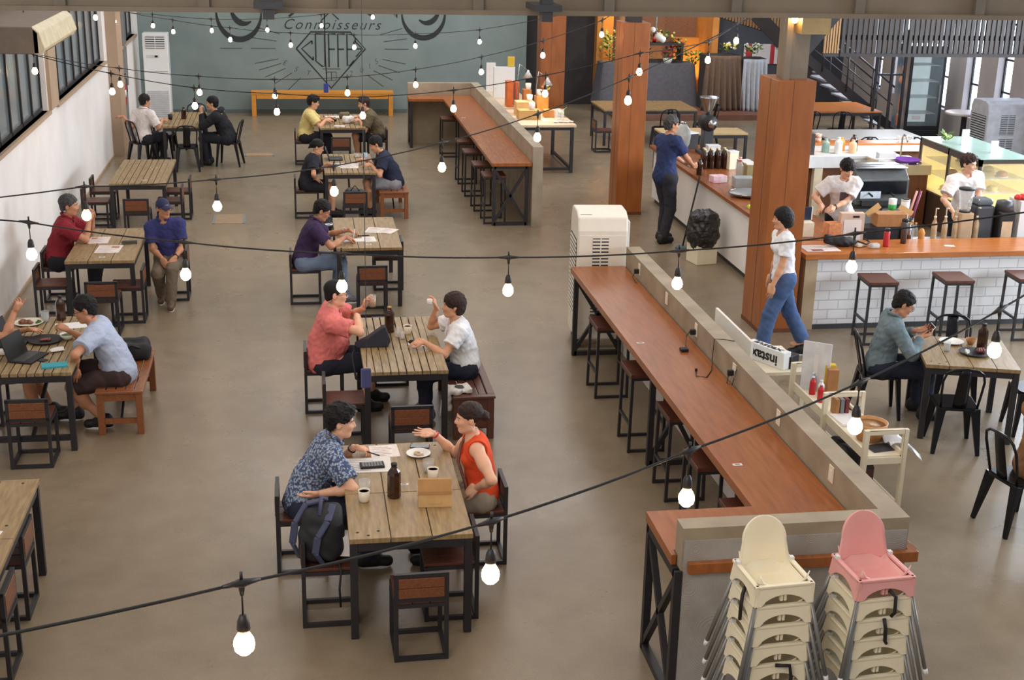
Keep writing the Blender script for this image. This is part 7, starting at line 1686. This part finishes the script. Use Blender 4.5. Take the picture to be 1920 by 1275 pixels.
# 18, 19 baristas
def tee_print(root, J):
    m = MB(); c = J['C']+J['fw']*.135-J['u2']*.03; x, y, f = J['xs'], J['u2'], J['fw']
    m.add([tuple(c+x*a*.055+y*b*.06+f*d) for d in (0, .012) for b in (-1, 1) for a in (-1, 1)], [(0,1,3,2),(4,5,7,6),(0,1,5,4),(2,3,7,6),(0,2,6,4),(1,3,7,5)]); m.build('shirt_print', mat('dark photo print', (92,64,66), .7, rgb2=(60,48,56), scale=40), root)
pp('person behind the counter in a white t-shirt with a dark square print', (7.08,16.5), 168, head=(7.04,16.38), hz=.95, standing=True, s=.98, wide=.95, skin='fair', hair=('bangs','black'), look=(18,22),
   R=((6.74,16.28,1.12),(-.6,-.5,-.3),(.3,.2,-.9),'relax'), L=((6.86,16.2,1.12),(-.8,-.3,-.1),(.1,.4,-.9),'relax'), elbowR=(-.7,.3,-.6), elbowL=(.6,.3,-.7), top=dict(m=cloth('white tee', (226,220,218)), sleeve=.72, fit=.028, hem=-.14), bottom=dict(m=dark_tr), shoe=black_shoe, watch=('watch', M_black), fR=(.1,0,0), fL=(-.1,.05,0), extras=tee_print)
pp('person in a plain white t-shirt beside the pastry case, behind the counter', (8.86,16.6), 186, head=(8.78,16.48), hz=.96, standing=True, s=1.0, skin='fair', hair=('messy','brown'), look=(28,8),
   R=((8.55,16.24,1.02),(.2,-.7,-.5),(.3,.2,-.9),'relax'), L=((8.9,16.2,1.0),(-.2,-.8,-.3),(0,.2,-.9),'relax'), elbowR=(-.8,.3,-.5), elbowL=(.8,.3,-.5), top=dict(m=cloth('white tee', (226,220,218)), sleeve=.72, fit=.028, hem=-.14), bottom=dict(m=dark_tr), shoe=black_shoe, fR=(.1,0,0), fL=(-.1,.05,0))
# 20 grey shirt
pp('person in a grey blue long sleeved shirt and navy jeans looking at a phone', (5.66,11.86), -103, head=(5.78,11.8), s=1.03, skin='tan', hair=('short','black'), glasses=True, look=(0,26), vox=.007,
   R=((5.96,11.66,.85),(.8,.1,.15),(-.3,.3,.8),'cup'), L=((5.98,11.84,.86),(.8,-.2,.15),(-.3,-.3,.8),'cup'), elbowR=(0,-.7,-.8), elbowL=(0,.7,-.8), top=dict(m=cloth('grey blue chambray', (98,114,120), rgb2=(116,130,136), scale=12), sleeve=1.9, collar=True, hem=-.1, fit=.022), bottom=dict(m=navy_tr), shoe=black_shoe, fR=(.14,.5,0), fL=(-.1,.45,0))
t = thing('phone', 'phone held by the man in the grey long sleeved shirt', 'phone', (6.09,11.75,.9), radians(-100)); M = Matrix.Rotation(radians(-35), 4, 'X'); m = MB(); m.box(-.075,.075,-.004,.004,-.02,.055, M); m.build('case', M_porcelain, t, bevel=.002); m = MB(); m.box(-.07,.07,-.0055,-.004,-.016,.051, M); m.build('screen', M_screen, t)
# 21 right edge diner
pp('person in a tan brown coat cut by the right edge, seated on a metal chair', (5.87,9.26), -85, head=(5.95,9.26), s=1.02, wide=1.05, skin='tan', hair=('short','black'),
   R=((6.3,9.05,.75),(1,.1,-.1),D,'relax'), L=((6.3,9.45,.75),(1,-.1,-.1),D,'relax'), top=dict(m=cloth('tan brown wool', (140,100,68)), sleeve=1.9, hem=-.12, fit=.035, name='coat'), bottom=dict(m=dark_tr), shoe=brown_shoe)
# ------------------------------------------------------------------ light, sky, camera
w = bpy.data.worlds.new('hall ambient'); SC.world = w; w.use_nodes = True
w.node_tree.nodes['Background'].inputs[0].default_value = lin((226,222,222)); w.node_tree.nodes['Background'].inputs[1].default_value = .56
def area(name, loc, target, size, energy, col, sy=None):
    l = bpy.data.lights.new(name, 'AREA'); l.energy = energy; l.color = col; l.size = size
    if sy: l.shape = 'RECTANGLE'; l.size_y = sy
    o = bpy.data.objects.new(name, l); COL.objects.link(o); o.location = loc
    o.rotation_euler = (Vector(target)-Vector(loc)).to_track_quat('-Z', 'Y').to_euler(); return o
def spot(name, loc, target, energy, col, ang=70, r=.05):
    l = bpy.data.lights.new(name, 'SPOT'); l.energy = energy; l.color = col; l.spot_size = radians(ang); l.spot_blend = .6; l.shadow_soft_size = r
    o = bpy.data.objects.new(name, l); COL.objects.link(o); o.location = loc
    o.rotation_euler = (Vector(target)-Vector(loc)).to_track_quat('-Z', 'Y').to_euler(); return o
area('daylight_from_right_windows', (13.6, 16, 3.4), (3, 15, .3), 10, 1500, (.8,.89,1.), 2.6)
area('daylight_from_behind_left', (-2.5, 1.5, 6.5), (2, 10, 0), 3, 230, (1.,.93,.84), 3)
area('daylight_from_right_front_windows', (13.6, 8.5, 3.4), (4, 14, .5), 7, 900, (.8,.89,1.), 2.4)
area('roof_daylight', (2, 14, 8.5), (2, 15, 0), 8, 560, (1.,.94,.86), 16)
area('rear_fill_light', (3, 27, 7.5), (3, 28, 0), 9, 620, (.96,.97,1.), 8)  # added overhead fill that brightens the back of the hall, no built source
area('stair_window_daylight', (13.7, 28.5, 2.6), (10, 27.5, .5), 2, 160, (.86,.92,1.), 1.5)
spot('stage_fill_light', (9.2, 30.2, 4.0), (9.0, 32.6, .8), 260, (1.,.86,.7), 80, .2)  # added fill spot, lifts the draped counter and the stage wall
spot('display_lamp_light', (4.55, 25.4, 1.9), (4.4, 25.2, .9), 60, (1.,.76,.6), 110)
spot('stage_wall_light', (7.66, 33.35, 3.3), (7.75, 33.75, .2), 330, (1.,.74,.22), 80)
spot('stage_wall_light', (9.85, 33.3, .5), (9.85, 33.8, 1.2), 60, (1.,.7,.2), 120)
spot('wall_corner_light', (10.1, 33.3, 3.0), (9.9, 34, 2.3), 30, (1.,.7,.25), 100)
spot('counter_ceiling_light', (8.6, 16.2, 3.4), (8.3, 15.6, .9), 120, (1.,.86,.7), 100, .15)
spot('back_counter_ceiling_light', (9.3, 20.3, 3.0), (9.3, 20.8, .9), 110, (1.,.86,.66), 100, .15)
SC.view_settings.view_transform = 'Standard'; SC.view_settings.look = 'None'; SC.view_settings.exposure = 0.; SC.view_settings.gamma = 1.
SC.view_settings.use_curve_mapping = False
cam = bpy.data.cameras.new('camera'); co = bpy.data.objects.new('camera', cam); COL.objects.link(co)
cam.sensor_fit = 'HORIZONTAL'; cam.sensor_width = 36.; cam.lens = 2514.8/1920*36; cam.clip_start = .05; cam.clip_end = 200
p_, y_, r_ = .31576, .163165, .023025
fwd = Vector((sin(y_)*cos(p_), cos(y_)*cos(p_), -sin(p_))); rt = Vector((cos(y_), -sin(y_), 0)); up = rt.cross(fwd)
rt2 = rt*cos(r_)+up*sin(r_); up2 = up*cos(r_)-rt*sin(r_)
co.matrix_world = Matrix.Translation((0, 0, 4.8)) @ Matrix((rt2, up2, -fwd)).transposed().to_4x4()
SC.camera = co
